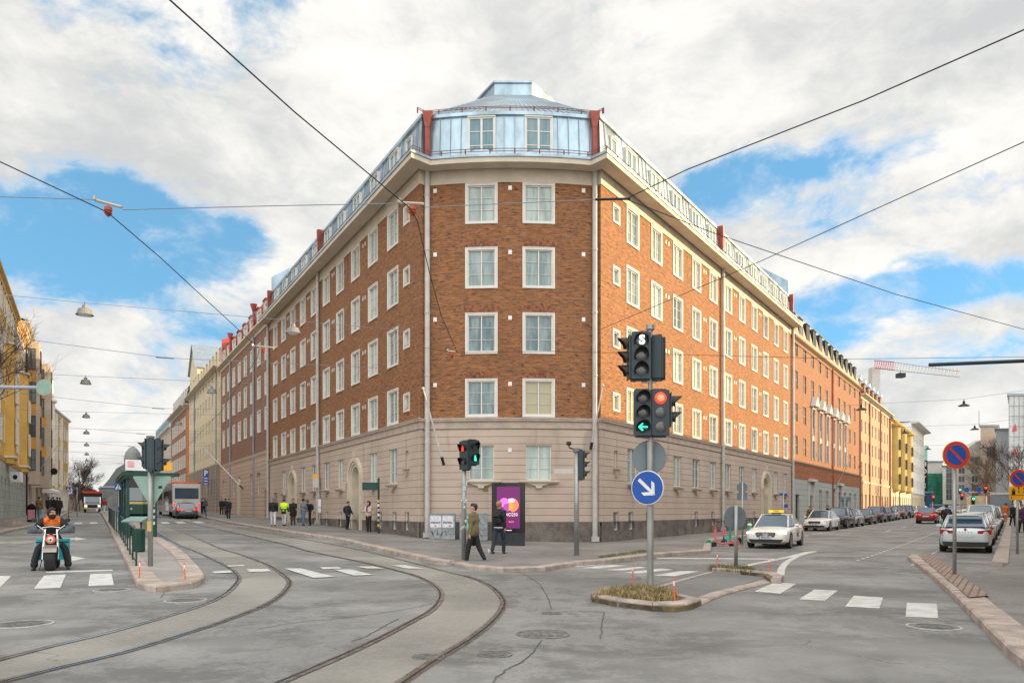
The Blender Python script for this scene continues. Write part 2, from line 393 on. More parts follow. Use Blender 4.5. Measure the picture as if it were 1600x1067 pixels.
def kerb(name, path, w=.3, h=.14, label=None, mat=None, joints=1.1, closed=False, kind='structure', parent=None, side=1):
    """granite kerb stones following a path; each stone a block with a small gap"""
    path = resample([tuple(p) for p in path], joints)
    mb = MB(); inner = offs(path, -w*side)
    rnd = random.Random(5)
    for i in range(len(path)-1):
        a, b = Vector(path[i]), Vector(path[i+1]); ia, ib = Vector(inner[i]), Vector(inner[i+1])
        if (b-a).length < .15: continue
        e = .006/(b-a).length; a2, b2 = a.lerp(b, e), b.lerp(a, e); ia2, ib2 = ia.lerp(ib, e), ib.lerp(ia, e)
        hh = h+rnd.uniform(-.008, .008); ch = .03
        pa, pb = a2.lerp(ia2, ch/w), b2.lerp(ib2, ch/w)
        def z(p, k): return (p.x, p.y, zg(p.x, p.y)+k)
        mb.face([z(a2, -.1), z(b2, -.1), z(b2, hh-ch), z(a2, hh-ch)])
        mb.face([z(a2, hh-ch), z(b2, hh-ch), z(pb, hh), z(pa, hh)])
        mb.face([z(pa, hh), z(pb, hh), z(ib2, hh), z(ia2, hh)])
        mb.face([z(ib2, -.1), z(ia2, -.1), z(ia2, hh), z(ib2, hh)])
        mb.face([z(a2, -.1), z(a2, hh-ch), z(pa, hh), z(ia2, hh), z(ia2, -.1)])
        mb.face([z(b2, -.1), z(ib2, -.1), z(ib2, hh), z(pb, hh), z(b2, hh-ch)])
    o = mb.build(name, mat or M_kerb, parent)
    if kind and not parent: o['kind'] = kind
    return o
# ================================================================== GROUND
def big_ground():
    xs = [-3000, -1500, -900]+[v for v in GX]+[900, 1500, 3000]; ys = [-600, -60]+GY+[900, 2000, 6000]
    mb = MB(); idx = {}
    for i, x in enumerate(xs):
        for j, y in enumerate(ys): idx[i, j] = mb.P((x, y, zg(x, y)))
    for i in range(len(xs)-1):
        for j in range(len(ys)-1): mb.fi((idx[i, j], idx[i+1, j], idx[i+1, j+1], idx[i, j+1]))
    o = mb.build('road', M_asph); o['kind'] = 'structure'
big_ground()
PV = .12   # pavement height
# --- corner pavement round the brick building
lk = [SL(235, -8.9), SL(150, -9.2), SL(100, -9.9)]+[G(x, y, .13) for x, y in ((360, 815.5), (440, 828.5), (525, 840.5), (590, 855), (650, 868), (690, 877.5))]
fk = [G(x, y, .05) for x, y in ((703, 881), (745, 889.5), (800, 892), (850, 889.5), (900, 882))]
rk = [G(x, y, .13) for x, y in ((925, 877.5), (975, 871), (1040, 864), (1110, 859.5))]
re = [SR(38, -12.9), SR(50, -13.0), SR(90, -13.0), SR(200, -13.0)]
edge = lk+fk+rk+re
inner_pts = [SR(200, -17), (4.9, 37.4), (-4.9, 37.4), SL(235, -14.4)]
drape('pavement_corner', [offs(edge, -.28)[0:]+inner_pts], PV, M_asph_r, thick=.3)
kerb('kerb_corner_left', lk+[fk[0]], .3, .15)
kerb('kerb_corner_crossing', fk, .3, .124, joints=1.4)
kerb('kerb_corner_right', [fk[-1]]+rk+re[:3], .3, .15, joints=1.5)
# --- left street, left pavement
le = [(-60, 18.2)]+[G(x, y, .13) for x, y in ((0, 831.5), (19.7, 826.5), (62, 819), (86.6, 812.5))]+[SL(70, 2.1), SL(120, 2.0), SL(220, 2.0)]
drape('pavement_left', [offs(le, -.28)+[SL(220, 9), SL(60, 9), (-70, 40)]], PV, M_asph_r, thick=.3)
kerb('kerb_left', le, .3, .15)
# --- right pavement with the sign wedge
rp = [(13.5, 2), (9.6, 6.5)]+[G(x, y, .12) for x, y in ((1600, 1034), (1540, 975), (1495, 930), (1455, 895), (1430, 877), (1417, 868))]
tip = [G(1425, 865.5, .12), G(1455, 867, .12)]
rfar = [G(1475, 890, .03), G(1545, 930, .03)]
drape('pavement_right_corner', [offs(rp, .32)+[tip[0]]+[G(1475, 868, .1), G(1530, 905, .06), G(1585, 880, .06), (26, 27.5), (40, 20), (40, 0)]], .112, M_asph_r, thick=.2)
kerb('kerb_right_corner', rp+tip, .42, .13, joints=.95, side=-1)
cob = brick('red_cobbles', (.40, .28, .235), (.30, .21, .18), (.14, .11, .10), bw=.24, rh=.13, ms=.018, big=.4, bump=1.0)
cp = [G(1434, 866.5, .13), G(1456, 866.5, .13), G(1546, 931, .13), G(1514, 934, .13)]
mbc = MB(); 
for a, b, c, d in ([cp[0], cp[1], cp[2], cp[3]],):
    N = 12
    for i in range(N):
        for j in range(4):
            def q(u, v):
                p = Vector(a).lerp(Vector(d), u).lerp(Vector(b).lerp(Vector(c), u), v)
                return p
            P4 = [q(i/N, j/4), q((i+1)/N, j/4), q((i+1)/N, (j+1)/4), q(i/N, (j+1)/4)]
            mbc.face([(p.x, p.y, zg(p.x, p.y)+.145) for p in P4], [(p.x*.55+p.y*.83, p.x*.83-p.y*.55) for p in P4])
mbc.build('cobbled_strip', cob)['kind'] = 'structure'
re2 = [SR(26.3, -.55), SR(60, -.55), SR(120, -.6), SR(170, -.6)]
drape('pavement_right', [[SR(26.3, 6), SR(170, 6)]+offs(re2, .28)[::-1]], PV, M_asph_r, thick=.3)
kerb('kerb_right', re2, .42, .15, side=-1, joints=1.4)
# --- tram stop island
isl = [SL(150, -1.3), SL(100, -1.35)]+[G(x, y, .13) for x, y in ((170, 822), (185, 850), (202, 884), (214, 908), (224, 915.5), (262, 915.5), (300, 910), (318, 903), (320, 897), (311, 884), (291, 864), (262, 845), (240, 834))]+[SL(60, -3.1), SL(150, -3.1)]
drape('tram_island', [offs(isl, -.28)], .12, brick('grey_setts', (.33, .31, .29), (.29, .275, .26), (.13, .12, .11), bw=.4, rh=.2, ms=.012) if False else asphalt('island_paving', (.34, .32, .30), .25), thick=.3)
kerb('kerb_tram_island', isl, .42, .14, joints=1.0)
# --- crossing island with grass tips
tip1 = [G(x, y, .1) for x, y in ((1050, 925), (1096, 936.5), (1080, 943), (1055, 946.5), (1019, 945), (960, 938), (925, 931), (923, 926), (940, 924))]
tip2 = [G(x, y, .1) for x, y in ((1112, 888.5), (1150, 891), (1200, 896), (1209, 900.5), (1204, 904.5))]
sideR = [tip2[-1], G(1160, 915, .1), G(1125, 924, .1), tip1[1]]
sideL = [G(1022, 915, .03), G(1065, 903, .03), G(1112, 891, .03)]
drape('crossing_island', [[tip1[1]]+[G(1125, 924, .0), G(1160, 914, .0), G(1196, 902, 0)]+[G(1150, 893, 0), G(1112, 890, 0), G(1065, 903, 0), G(1022, 914, 0), tip1[0]]], .012, asphalt('island_asphalt', (.20, .20, .20), .3), thick=.1)
soil = pm('grassy_soil', (.16, .12, .07), .95, var=.4, scale=4, bump=.8, var2=.4)
drape('island_soil_near', [tip1], .085, soil, thick=.2)
drape('island_soil_far', [tip2+[G(1190, 893, .1), G(1150, 885.5, .1), G(1110, 884.5, .1)]], .085, soil, thick=.2)
kerb('kerb_island_near', tip1[1:], .22, .13, joints=.75, side=-1)
kerb('kerb_island_near_back', [tip1[0], tip1[1]], .2, .12, joints=.8, side=-1)
kerb('kerb_island_far', tip2, .22, .13, joints=.9, side=1)
kerb('kerb_island_right', sideR, .24, .05, joints=1.0, side=-1)
kerb('kerb_island_left', sideL, .16, .02, joints=1.5, side=-1)
# --- tram tracks
def px_path(pts, off=.004): return [G(x, y, off) for x, y in pts]
t1i = [SL(160, -3.55), SL(110, -3.55), SL(80, -3.55), SL(62, -3.55)]+px_path([(238.5, 825), (277, 849), (304.5, 860), (350, 881), (373, 898.5), (371, 912.5), (343, 935), (280, 958), (175, 987.8), (87.5, 1008.8), (0, 1031.5)])
t1o = [SL(160, -4.55), SL(110, -4.55), SL(80, -4.55), SL(62, -4.55)]+px_path([(300, 838), (340, 855.8), (373, 866), (413, 881), (444.5, 902), (448, 916), (420, 940.5), (350, 968.5), (280, 991), (192.5, 1017.5), (87.5, 1042), (0, 1064)])
t2i = [SL(160, -6.6), SL(110, -6.6), SL(80, -6.7), SL(60, -6.8)]+px_path([(430, 846.5), (480.5, 860), (557.5, 875.7), (617, 889.7), (659, 902), (683.5, 916), (692, 930), (680, 951), (645, 972), (596, 998), (540, 1024.5), (442, 1067)])
t2o = [SL(160, -7.6), SL(110, -7.6), SL(80, -7.75), SL(60, -7.9)]+px_path([(460, 840), (525, 851.5), (585, 864.5), (633, 876.5), (697.5, 893.5), (736, 903), (764, 916), (781.5, 933.5), (783, 947.5), (767.5, 968.5), (732.5, 996.5), (680, 1028), (624, 1065)])
def even(path, n):
    p = catmull(path, 8); L = [0]
    for a, b in zip(p, p[1:]): L.append(L[-1]+(Vector(b)-Vector(a)).length)
    out = []; j = 0
    for i in range(n+1):
        t = L[-1]*i/n
        while j < len(L)-2 and L[j+1] < t: j += 1
        u = (t-L[j])/max(1e-9, L[j+1]-L[j]); out.append(tuple(Vector(p[j]).lerp(Vector(p[j+1]), u)))
    return out
def track(i_, o_):
    for q in (i_, o_):
        d = (Vector(q[-1])-Vector(q[-2])).normalized(); p = Vector(q[-1]); n_ = Vector((d.y, -d.x))
        for k in (2., 4.5): q.append(tuple(p+d*k))
    a = even(i_, 420); b = even(o_, 420)
    # neighbouring stations matched by nearest point so the bed runs square between the rails
    bed = strip('tram_track', offs(a, .10), offs(b, -.10), .005, M_conc)
    for r, sgn in ((a, -1), (b, 1)):
        strip('rail', offs(r, -.032), offs(r, .032), .014, M_rail, bed, None)
        a_, b_ = (.032, .066) if sgn < 0 else (-.066, -.032)
        strip('rail_groove', offs(r, a_), offs(r, b_), .010, M_groove, bed, None)
        a_, b_ = (.066, .09) if sgn < 0 else (-.09, -.066)
        strip('guard_lip', offs(r, a_), offs(r, b_), .013, M_rail, bed, None)
track(t1i, t1o); track(t2i, t2o)
# --- painted markings
def quads(name, lst, off=.006, **k):
    return drape(name, [[G(x, y, .006) for x, y in q] for q in lst], off, M_paint)
quads('zebra_crossing_left', [[(-60, 900), (18, 899), (-5, 922), (-95, 923)], [(69, 898.5), (103, 897), (94, 918), (53, 919)], [(141, 896.5), (174, 895.5), (178, 913.5), (138, 915)]])
quads('stop_line_left', [[(72, 892), (176, 889.5), (176, 891.5), (72, 894.5)]])
quads('zebra_crossing_middle', [[(444.5, 888.5), (471, 888.3), (524, 901.5), (490, 903)], [(520, 890), (550, 890), (583, 898.5), (553, 899.5)],
      [(610, 883.2), (634, 883.2), (662, 888.5), (640, 889)], [(385, 889.5), (418, 889), (424, 892.6), (390, 894)], [(500, 886.3), (530, 886.2), (533, 888.8), (504, 889.6)],
      [(556, 885.2), (583, 885), (602, 888.5), (574, 888.5)], [(330, 893), (360, 891.5), (364, 894.5), (335, 896)], [(353, 883.6), (380, 882.8), (384, 884.6), (358, 885.4)]], .019)
quads('zebra_crossing_centre', [[(880, 884), (944, 879), (952, 880.6), (904, 885.3)], [(907, 886.8), (955, 881.6), (980, 883), (933, 888)], [(947, 890), (1000, 884.8), (1012, 886.3), (973, 890.8)],
      [(975, 894), (1033, 887.6), (1052, 889.6), (1000, 895.2)], [(1022, 898.5), (1062, 891.6), (1092, 891.8), (1054, 899.8)]])
quads('zebra_crossing_right', [[(1178.5, 923.5), (1211, 909), (1244, 911.5), (1219, 927)], [(1248, 936), (1272, 920.5), (1309, 922), (1289, 938)], [(1320.5, 947), (1334, 930), (1379.5, 933), (1374, 950)], [(1415, 963), (1417, 941), (1463.5, 942.5), (1466, 965)]])
quads('lane_line_centre', [[(1026, 871), (1212, 872), (1212, 873.6), (1026, 872.4)], [(1158, 883.5), (1163, 885), (1235, 870.6), (1262, 863), (1270, 860.6), (1257, 862), (1225, 870)]])
cl = catmull([G(x, y, .006) for x, y in ((1219, 898), (1223, 885), (1234, 875), (1252, 866.5), (1274, 861))], 6)
strip('lane_line_curve', offs(cl, -.10), offs(cl, .10), .007, M_paint)
# arrows in the left street
quads('turn_arrow', [[(92, 871.3), (112, 871), (112, 868.2), (134, 871.8), (112, 876.2), (112, 874), (92, 874.2)]])
quads('turn_arrow', [[(84, 846.8), (96, 843.5), (92, 840), (118, 840.4), (118, 838.8), (136, 841.6), (118, 844), (118, 842.8), (104, 842.6), (107, 844), (95, 847.2), (84, 848.6)]])
quads('zebra_crossing_far', [[(92, 816.2), (104, 816), (102, 818.6), (88, 819)], [(117, 816.2), (129, 816), (128, 818.6), (115, 818.8)], [(141, 815.6), (152, 815.4), (152, 818), (140, 818.4)]], .012)
quads('zebra_crossing_far', [[(250, 815.5), (262, 815), (266, 818), (254, 818.3)], [(272, 815), (285, 814.6), (292, 817.4), (278, 817.8)], [(300, 814.6), (312, 814.4), (322, 817.2), (308, 817.6)]], .019)
# lane dashes on the right street
def dashes(name, n, t0, t1, w, L, gap):
    ps = []; t = t0
    while t < t1: ps.append([SR(t, n-w/2), SR(t+L, n-w/2), SR(t+L, n+w/2), SR(t, n+w/2)]); t += L+gap
    drape(name, ps, .008, M_paint)
dashes('bicycle_lane_dashes', -4.3, 27, 60, .10, .5, .5)
dashes('parking_lane_dashes', -2.55, 25.6, 60, .10, .5, .5)
dashes('parking_lane_dashes', -10.55, 38, 95, .12, 1.0, 1.0)
dashes('centre_line_dashes', -7.4, 58, 110, .12, 3, 6)
drape('crossing_edge_line', [[SR(26.0, -.5), SR(26.3, -.5), SR(26.3, 3.5), SR(26.0, 3.5)]], .13, M_paint) if False else None
# manhole covers
M_mh = pm('cast_iron_cover', (.23, .225, .22), .5, .5, var=.3, scale=9, bump=.6, var2=.3)
M_mhl = pm('pale_cover_ring', (.42, .41, .39), .6, .1, var=.2, scale=9)
def manhole(px, py, r, label, rim=M_mhl, grille=False):
    x, y = G(px, py, .01); z = zg(x, y)
    o = thing('manhole_cover', label, 'manhole', (x, y, z+.006), 0, 'manhole covers in the road')
    mb = MB(); mb.lathe([(r, -.03), (r, .004), (r*.9, .006), (r*.9, -.03)], 28); mb.build('cover_ring', rim, o)
    mb = MB(); mb.lathe([(r*.89, -.03), (r*.89, .002)], 28)
    if grille:
        for k in range(-2, 3): mb.box(k*r*.3-r*.08, k*r*.3+r*.08, -r*.5, r*.5, .002, .012)
    else:
        for q in (.25, .45, .65): mb.lathe([(r*q+.012, .0), (r*q+.012, .009), (r*q-.012, .009), (r*q-.012, 0)], 24)
    mb.build('cover_plate', M_mh, o)
    return o
manhole(848, 989.5, .36, 'dark slotted drain cover in the road right of the curving tram rails', M_mh, True)
manhole(773, 1021, .20, 'small dark double cover low in the middle of the road', M_mh)
manhole(669, 1025, .18, 'small round cover between the two rails of the nearer tram track', M_mh)
manhole(1459, 978, .36, 'pale ringed manhole cover beside the right-hand zebra crossing', M_mhl)
manhole(34, 974, .40, 'round concentric-ringed manhole cover left of the tram track at the left edge', M_mhl)
manhole(175, 921, .34, 'pale manhole cover between the left zebra crossing and the tram island', M_mhl)
manhole(290, 937, .36, 'worn manhole cover between tram island tip and the tram track', M_mhl)
manhole(862, 957, .16, 'tiny cover in the road at the end of a crack, left of the grassy island', M_mh)
manhole(1592, 1011, .2, 'pale round cover set beside the kerb at the right edge', M_mhl)

def seam(pts, w=.035, mat=None):
    p = catmull([G(x, y, .005) for x, y in pts], 6); rr = random.Random(len(pts)*7+int(pts[0][0]))
    p = [(x+rr.uniform(-.015, .015), y+rr.uniform(-.02, .02)) for x, y in p]
    strip('asphalt_seam', offs(p, -w/2), offs(p, w/2), .007, mat or M_seam)
M_seam = pm('tar_seam', (.10, .098, .095), .8, var=.3, scale=4)
for q in (((760, 879), (800, 889), (835, 906), (852, 925), (863, 951)), ((846, 999), (838, 1012), (815, 1034), (790, 1046), (762, 1072)), ((872, 955), (905, 954), (944, 955.5)), ((944, 955.5), (942, 970), (938, 997)),
          ((402, 982), (470, 971), (560, 962), (640, 950), (676, 942)), ((548, 1001), (575, 992), (605, 975), (622, 966)), ((900, 884), (960, 893), (1000, 903), (960, 907)), ((250, 934), (256, 925), (246, 918))): seam(q, .017)
for q in (((1500, 868), (1540, 874), (1600, 880)), ((1180, 880), (1240, 876), (1300, 872), (1400, 868))): seam(q, .03)
for o_ in (t1i, t1o, t2i, t2o): pass
# ================================================================== BUILDINGS
def rz_for(n): return atan2(n[1], n[0])+pi/2       # local -y looks along n
def wall(mb, f, s0, s1, z0, z1, holes=(), dep=.14, extra=()):
    ss = sorted({s0, s1, *[h[0] for h in holes], *[h[1] for h in holes], *extra}); ss = [s for s in ss if s0-1e-6 <= s <= s1+1e-6]
    zs = sorted({z0, z1, *[h[2] for h in holes], *[h[3] for h in holes]}); zs = [z for z in zs if z0-1e-6 <= z <= z1+1e-6]
    for sa, sb in zip(ss, ss[1:]):
        run = None; sm = (sa+sb)/2
        for za, zb in zip(zs, zs[1:]):
            zm = (za+zb)/2
            hole = any(h[0] < sm < h[1] and h[2] < zm < h[3] for h in holes)
            if hole:
                if run is not None: mb.face([f(sa,0,run), f(sb,0,run), f(sb,0,za), f(sa,0,za)], [(sa,run),(sb,run),(sb,za),(sa,za)]); run = None
            elif run is None: run = za
        if run is not None: mb.face([f(sa,0,run), f(sb,0,run), f(sb,0,zs[-1]), f(sa,0,zs[-1])], [(sa,run),(sb,run),(sb,zs[-1]),(sa,zs[-1])])
    for a, b, za, zb in holes:
        for q in (((a,0,za),(a,-dep,za),(a,-dep,zb),(a,0,zb)), ((b,0,za),(b,-dep,za),(b,-dep,zb),(b,0,zb)), ((a,0,za),(b,0,za),(b,-dep,za),(a,-dep,za)), ((a,0,zb),(b,0,zb),(b,-dep,zb),(a,-dep,zb))):
            mb.face([f(*p) for p in q], [(p[0]+p[1], p[2]) for p in q])
def win_mesh(w, h, trim=.11, cols=2, rows=3, y=.10, proud=.03, sill=True, mats=(M_white, M_glass), name='window', one=False, bar=.018, mull=.055):
    """outer trim + casements; local x along the wall, -y outwards, z up from the bottom of the trim"""
    mb = MB(); b = 0.
    if trim:
        t = trim
        mb.box(-w/2, -w/2+t, -proud, y, 0, h); mb.box(w/2-t, w/2, -proud, y, 0, h)
        mb.box(-w/2+t, w/2-t, -proud, y, h-t, h); mb.box(-w/2+t, w/2-t, -proud-.03 if sill else -proud, y, 0, t)
        mb.box(-w/2-.012, -w/2+.03, -proud-.02, 0, 0, h+.012); mb.box(w/2-.03, w/2+.012, -proud-.02, 0, 0, h+.012); mb.box(-w/2+.03, w/2-.03, -proud-.02, 0, h-.03, h+.012)
    else: t = 0
    x0, x1, z0, z1 = -w/2+t, w/2-t, t, h-t; fr = .05
    mb.box(x0, x0+fr, y-.05, y+.03, z0, z1); mb.box(x1-fr, x1, y-.05, y+.03, z0, z1); mb.box(x0+fr, x1-fr, y-.05, y+.03, z1-fr, z1); mb.box(x0+fr, x1-fr, y-.05, y+.03, z0, z0+fr)
    for c in range(1, cols):
        xc = x0+(x1-x0)*c/cols; mb.box(xc-mull/2, xc+mull/2, y-.055, y+.03, z0+fr, z1-fr)
    for c in range(cols):
        xa = x0+(x1-x0)*c/cols+(fr if c == 0 else mull/2); xb = x0+(x1-x0)*(c+1)/cols-(fr if c == cols-1 else mull/2)
        for r in range(1, rows):
            zc = z0+(z1-z0)*r/rows; mb.box(xa, xb, y-.02, y+.02, zc-bar/2, zc+bar/2)
    gb = MB() if not one else mb
    if one: mb.mi = 1
    gb.box(x0+fr-.005, x1-fr+.005, y+.012, y+.03, z0+fr-.005, z1-fr+.005)
    if one: return mb.mesh(name, list(mats)), None
    return mb.mesh(name, mats[0]), gb.mesh('pane', mats[1])
def put(parent, meshes, name, f, s, z, n, o=0., root=Vector((0, 0, 0))):
    p = Vector(f(s, o, z))-root
    w = obj(name, meshes[0], parent, p, rz_for(n))
    if meshes[1]: obj('pane', meshes[1], w)
    return w
def sweep(mb, path, prof, closed=False):
    """(o,z) profile along a 2-D path, o to the right-hand side"""
    rows = [[(x, y, z) for x, y in offs(path, o)] for o, z in prof]
    n = len(prof)
    for j in range(n if closed else n-1):
        a, b = rows[j], rows[(j+1) % n]
        for i in range(len(path)-1): mb.face([a[i], a[i+1], b[i+1], b[i]])
    if closed:
        mb.face([r[0] for r in rows]); mb.face([r[-1] for r in rows][::-1])
# ---------------------------------------------------------------- the corner building
def build_corner():
    R0 = Vector((0, 40, 0)); TR = Matrix.Translation(-R0)
    b = thing('apartment_building', 'large red brick corner block with a rounded front, stone ground floor and blue zinc mansard', 'building', R0)
    NLW, NRW, TL, TRR = -13.82, -16.41, 33.87, 32.67
    LE, RE = 33.9, 36.9
    def fL(s, o, z): p = dL*(TL+s)+nL*(NLW+o); return (p.x, p.y, z)
    def fR(s, o, z): p = dR*(TRR+s)+nR*(NRW+o); return (p.x, p.y, z)
    PL = Vector((-4.38, 36.0)); PL = dL*(PL.dot(dL))+nL*NLW
    PR = Vector((4.26, 36.03)); PR = dR*(PR.dot(dR))+nR*NRW
    VL, VR = Vector((-4.10, 36.27)), Vector((4.03, 36.28)); NA = 14
    arc = [Vector((VL.x+(VR.x-VL.x)*k/NA, VL.y+(VR.y-VL.y)*k/NA-.44*(1-(2*k/NA-1)**2))) for k in range(NA+1)]
    ch = [PL]+arc+[PR]; L = [0]
    for a, c in zip(ch, ch[1:]): L.append(L[-1]+(c-a).length)
    nrm = [Vector(q)-Vector(p) for p, q in zip(ch, offs([tuple(c) for c in ch], 1.))]
    def fC(s, o, z):
        for i in range(len(ch)-1):
            if s <= L[i+1]+1e-6 or i == len(ch)-2:
                t = (s-L[i])/(L[i+1]-L[i]); p = ch[i].lerp(ch[i+1], t); d = (ch[i+1]-ch[i]).normalized(); q = Vector((d.y, -d.x))
                nn = nrm[i].lerp(nrm[i+1], t); nn = nn if 1 < i < len(ch)-3 else (q if (t > .01 and t < .99) else nn); p = p+nn*o; return (p.x, p.y, z)
    def nC(s):
        for i in range(len(ch)-1):
            if s <= L[i+1]+1e-6: d = (ch[i+1]-ch[i]).normalized(); return Vector((d.y, -d.x))
    def sC(X):
        for i in range(len(ch)-1):
            if ch[i].x <= X <= ch[i+1].x: return L[i]+(X-ch[i].x)/(ch[i+1].x-ch[i].x)*(L[i+1]-L[i])
    sPL, sPR = PL.dot(dL)-TL, PR.dot(dR)-TRR
    path = [fL(LE, 0, 0)[:2]]+[tuple(c) for c in ch]+[fR(RE, 0, 0)[:2]]
    Z1, ZF = 5.97, 17.14         # band top, frieze bottom
    rows = [(6.02, 1.82), (9.02, 1.95), (12.13, 1.95), (15.20, 1.93)]
    wl = [3.30+3.122*k for k in range(10)]; wr = [3.30+3.137*k for k in range(11)]; wc = [sC(-1.455), sC(1.27)]
    WM = {h: win_mesh(1.53, h) for _, h in rows}
    SMW = win_mesh(.78, .92, trim=.10, cols=1, rows=1)
    br = MB(); br.M = TR
    def hl(c, z, w, h): return (c-w/2+.10, c+w/2-.10, z+.10, z+h-.10)
    for f, cs, s0, s1, n in ((fL, wl, sPL, LE, nL), (fR, wr, sPR, RE, nR)):
        holes = [hl(c, z, 1.53, h) for c in cs for z, h in rows]
        holes += [(1.35-.30, 1.35+.30, z+h-1.30+.1, z+h-.50) for z, h in rows]
        wall(br, f, s0, s1, Z1-.15, ZF+.05, holes)
        for c in cs:
            for z, h in rows: put(b, WM[h], 'window', f, c, z, n, 0, R0)
        for z, h in rows: put(b, SMW, 'small_window', f, 1.35, z+h-1.36, n, 0, R0)
    holes = [hl(c, z, 1.55, h) for c in wc for z, h in rows]
    wall(br, fC, 0, L[-1], Z1-.15, ZF+.05, holes, extra=L)
    for c in wc:
        for z, h in rows: put(b, WM[h], 'window', fC, c, z, nC(c), -.02, R0)
    for (f, L_) in ((fL, LE), (fR, RE)):   # end and rear walls
        a = f(L_, 0, 0); c = f(L_, -12, 0)
        br.face([(*a[:2], -1), (*c[:2], -1), (*c[:2], 20.5), (*a[:2], 20.5)], [(0, 0), (12, 0), (12, 21), (0, 21)])
    a, c, d = fL(LE, -12, 0), fR(RE, -12, 0), (0, 62, 0)
    for p, q in ((a, (0.3, 57.5, 0)), ((0.3, 57.5, 0), c)): br.face([(*p[:2], -1), (*q[:2], -1), (*q[:2], 20.5), (*p[:2], 20.5)], [(0, 0), (30, 0), (30, 21), (0, 21)])
    br.build('brick_wall', M_brick, b)
    # soldier-course lintels
    # ground floor
    st = MB(); st.M = TR; pl = MB(); pl.M = TR
    GW = win_mesh(1.22, 1.78, trim=0, cols=2, rows=3, y=.12, mats=(M_white, M_glass), name='ground_floor_window')
    GWc = win_mesh(1.22, 1.66, trim=0, cols=2, rows=3, y=.14, name='ground_floor_window')
    BW = win_mesh(.60, .92, trim=0, cols=1, rows=1, y=.12, mats=(M_white, M_glassd), name='basement_window')
    gz = 2.98; sg = []
    archL, archR = (2, 7), (8,)
    def gf(f, cs, arches, s0, s1, n, doors=()):
        holes = []; ph = []
        for k, c in enumerate(cs):
            if k in arches: holes.append((c-.85, c+.85, -1, 4.45)); ph.append((c-.85, c+.85, -1, 1.05)); continue
            if k in doors: holes.append((c-.6, c+.6, -1, 3.1)); ph.append((c-.6, c+.6, -1, 1.05)); continue
            holes.append((c-.61, c+.61, gz, gz+1.78))
            sg.append((f, c, n))
            put(b, GW, 'ground_floor_window', f, c, gz, n, 0, R0)
        holes.append((1.35-.2, 1.35+.2, 3.7, 4.55)); put(b, win_mesh(.4, .85, trim=0, cols=1, rows=1, y=.15, one=True)[0:2], 'small_window', f, 1.35, 3.7, n, 0, R0)
        for c in [1.35, 3.1, 5.3]+[q for k, q in enumerate(cs) if k not in arches and k > 2]:
            if c > s1-1 or any(abs(c-cs[a]) < 1.1 for a in arches): continue
            holes.append((c-.30, c+.30, 1.05, 1.52)); ph.append((c-.30, c+.30, .62, 1.05))
            put(b, BW, 'basement_window', f, c, .62, n, 0, R0)
        wall(st, f, s0, s1, 1.05, Z1-.42, holes, dep=.25)
        def f2(s, o, z): return f(s, o+.05, z)
        wall(pl, f2, s0, s1, -.6, 1.05, ph, dep=.28)
    gf(fL, wl, archL, sPL, LE, nL, (9,)); gf(fR, wr, archR, sPR, RE, nR)
    hc = [(c-.61, c+.61, 3.03, 4.69) for c in wc]
    wall(st, fC, 0, L[-1], 1.05, Z1-.42, hc, dep=.2, extra=L)
    def fC2(s, o, z): return fC(s, o+.05, z)
    wall(pl, fC2, 0, L[-1], -.6, 1.05, (), extra=L)
    for c in wc: put(b, GWc, 'ground_floor_window', fC, c, 3.03, nC(c), 0, R0); sg.append((fC, c, nC(c)))
    st.build('stone_ground_floor', M_stone, b); pl.build('granite_plinth', M_granite, b)
    # sills with little console brackets
    sm = MB(); wdt = .66
    sm.box(-wdt, wdt, -.24, .02, -.09, -.005); sm.box(-wdt+.06, wdt-.06, -.18, .02, -.15, -.09)
    sm.yprism([(-.45, -.15), (.45, -.15), (.28, -.27), (.12, -.33), (.12, -.42), (-.12, -.42), (-.12, -.33), (-.28, -.27)], -.14, .02)
    sme = sm.mesh('window_sill', M_trim)
    smw = MB(); smw.box(-.95, .95, -.26, .02, -.09, -.005); smw.box(-.85, .85, -.2, .02, -.14, -.09); smw.yprism([(-.6, -.14), (.6, -.14), (.3, -.24), (.15, -.28), (.15, -.38), (-.15, -.38), (-.15, -.28), (-.3, -.24)], -.14, .02)
    smwe = smw.mesh('window_sill', M_cream)
    for f, c, n in sg:
        z = 3.03 if f is fC else gz
        obj('window_sill', smwe if f is fC else sme, b, Vector(f(c, 0, z))-R0, rz_for(n))
    for f, n in ((fL, nL), (fR, nR)):
        m = MB(); m.box(-.33, .33, -.22, .02, -.08, 0); m.yprism([(-.22, -.08), (.22, -.08), (.05, -.45), (-.05, -.45)], -.1, .02)
        m.build('window_sill', M_trim, b, Vector(f(1.35, 0, 3.7))-R0, rz_for(n))
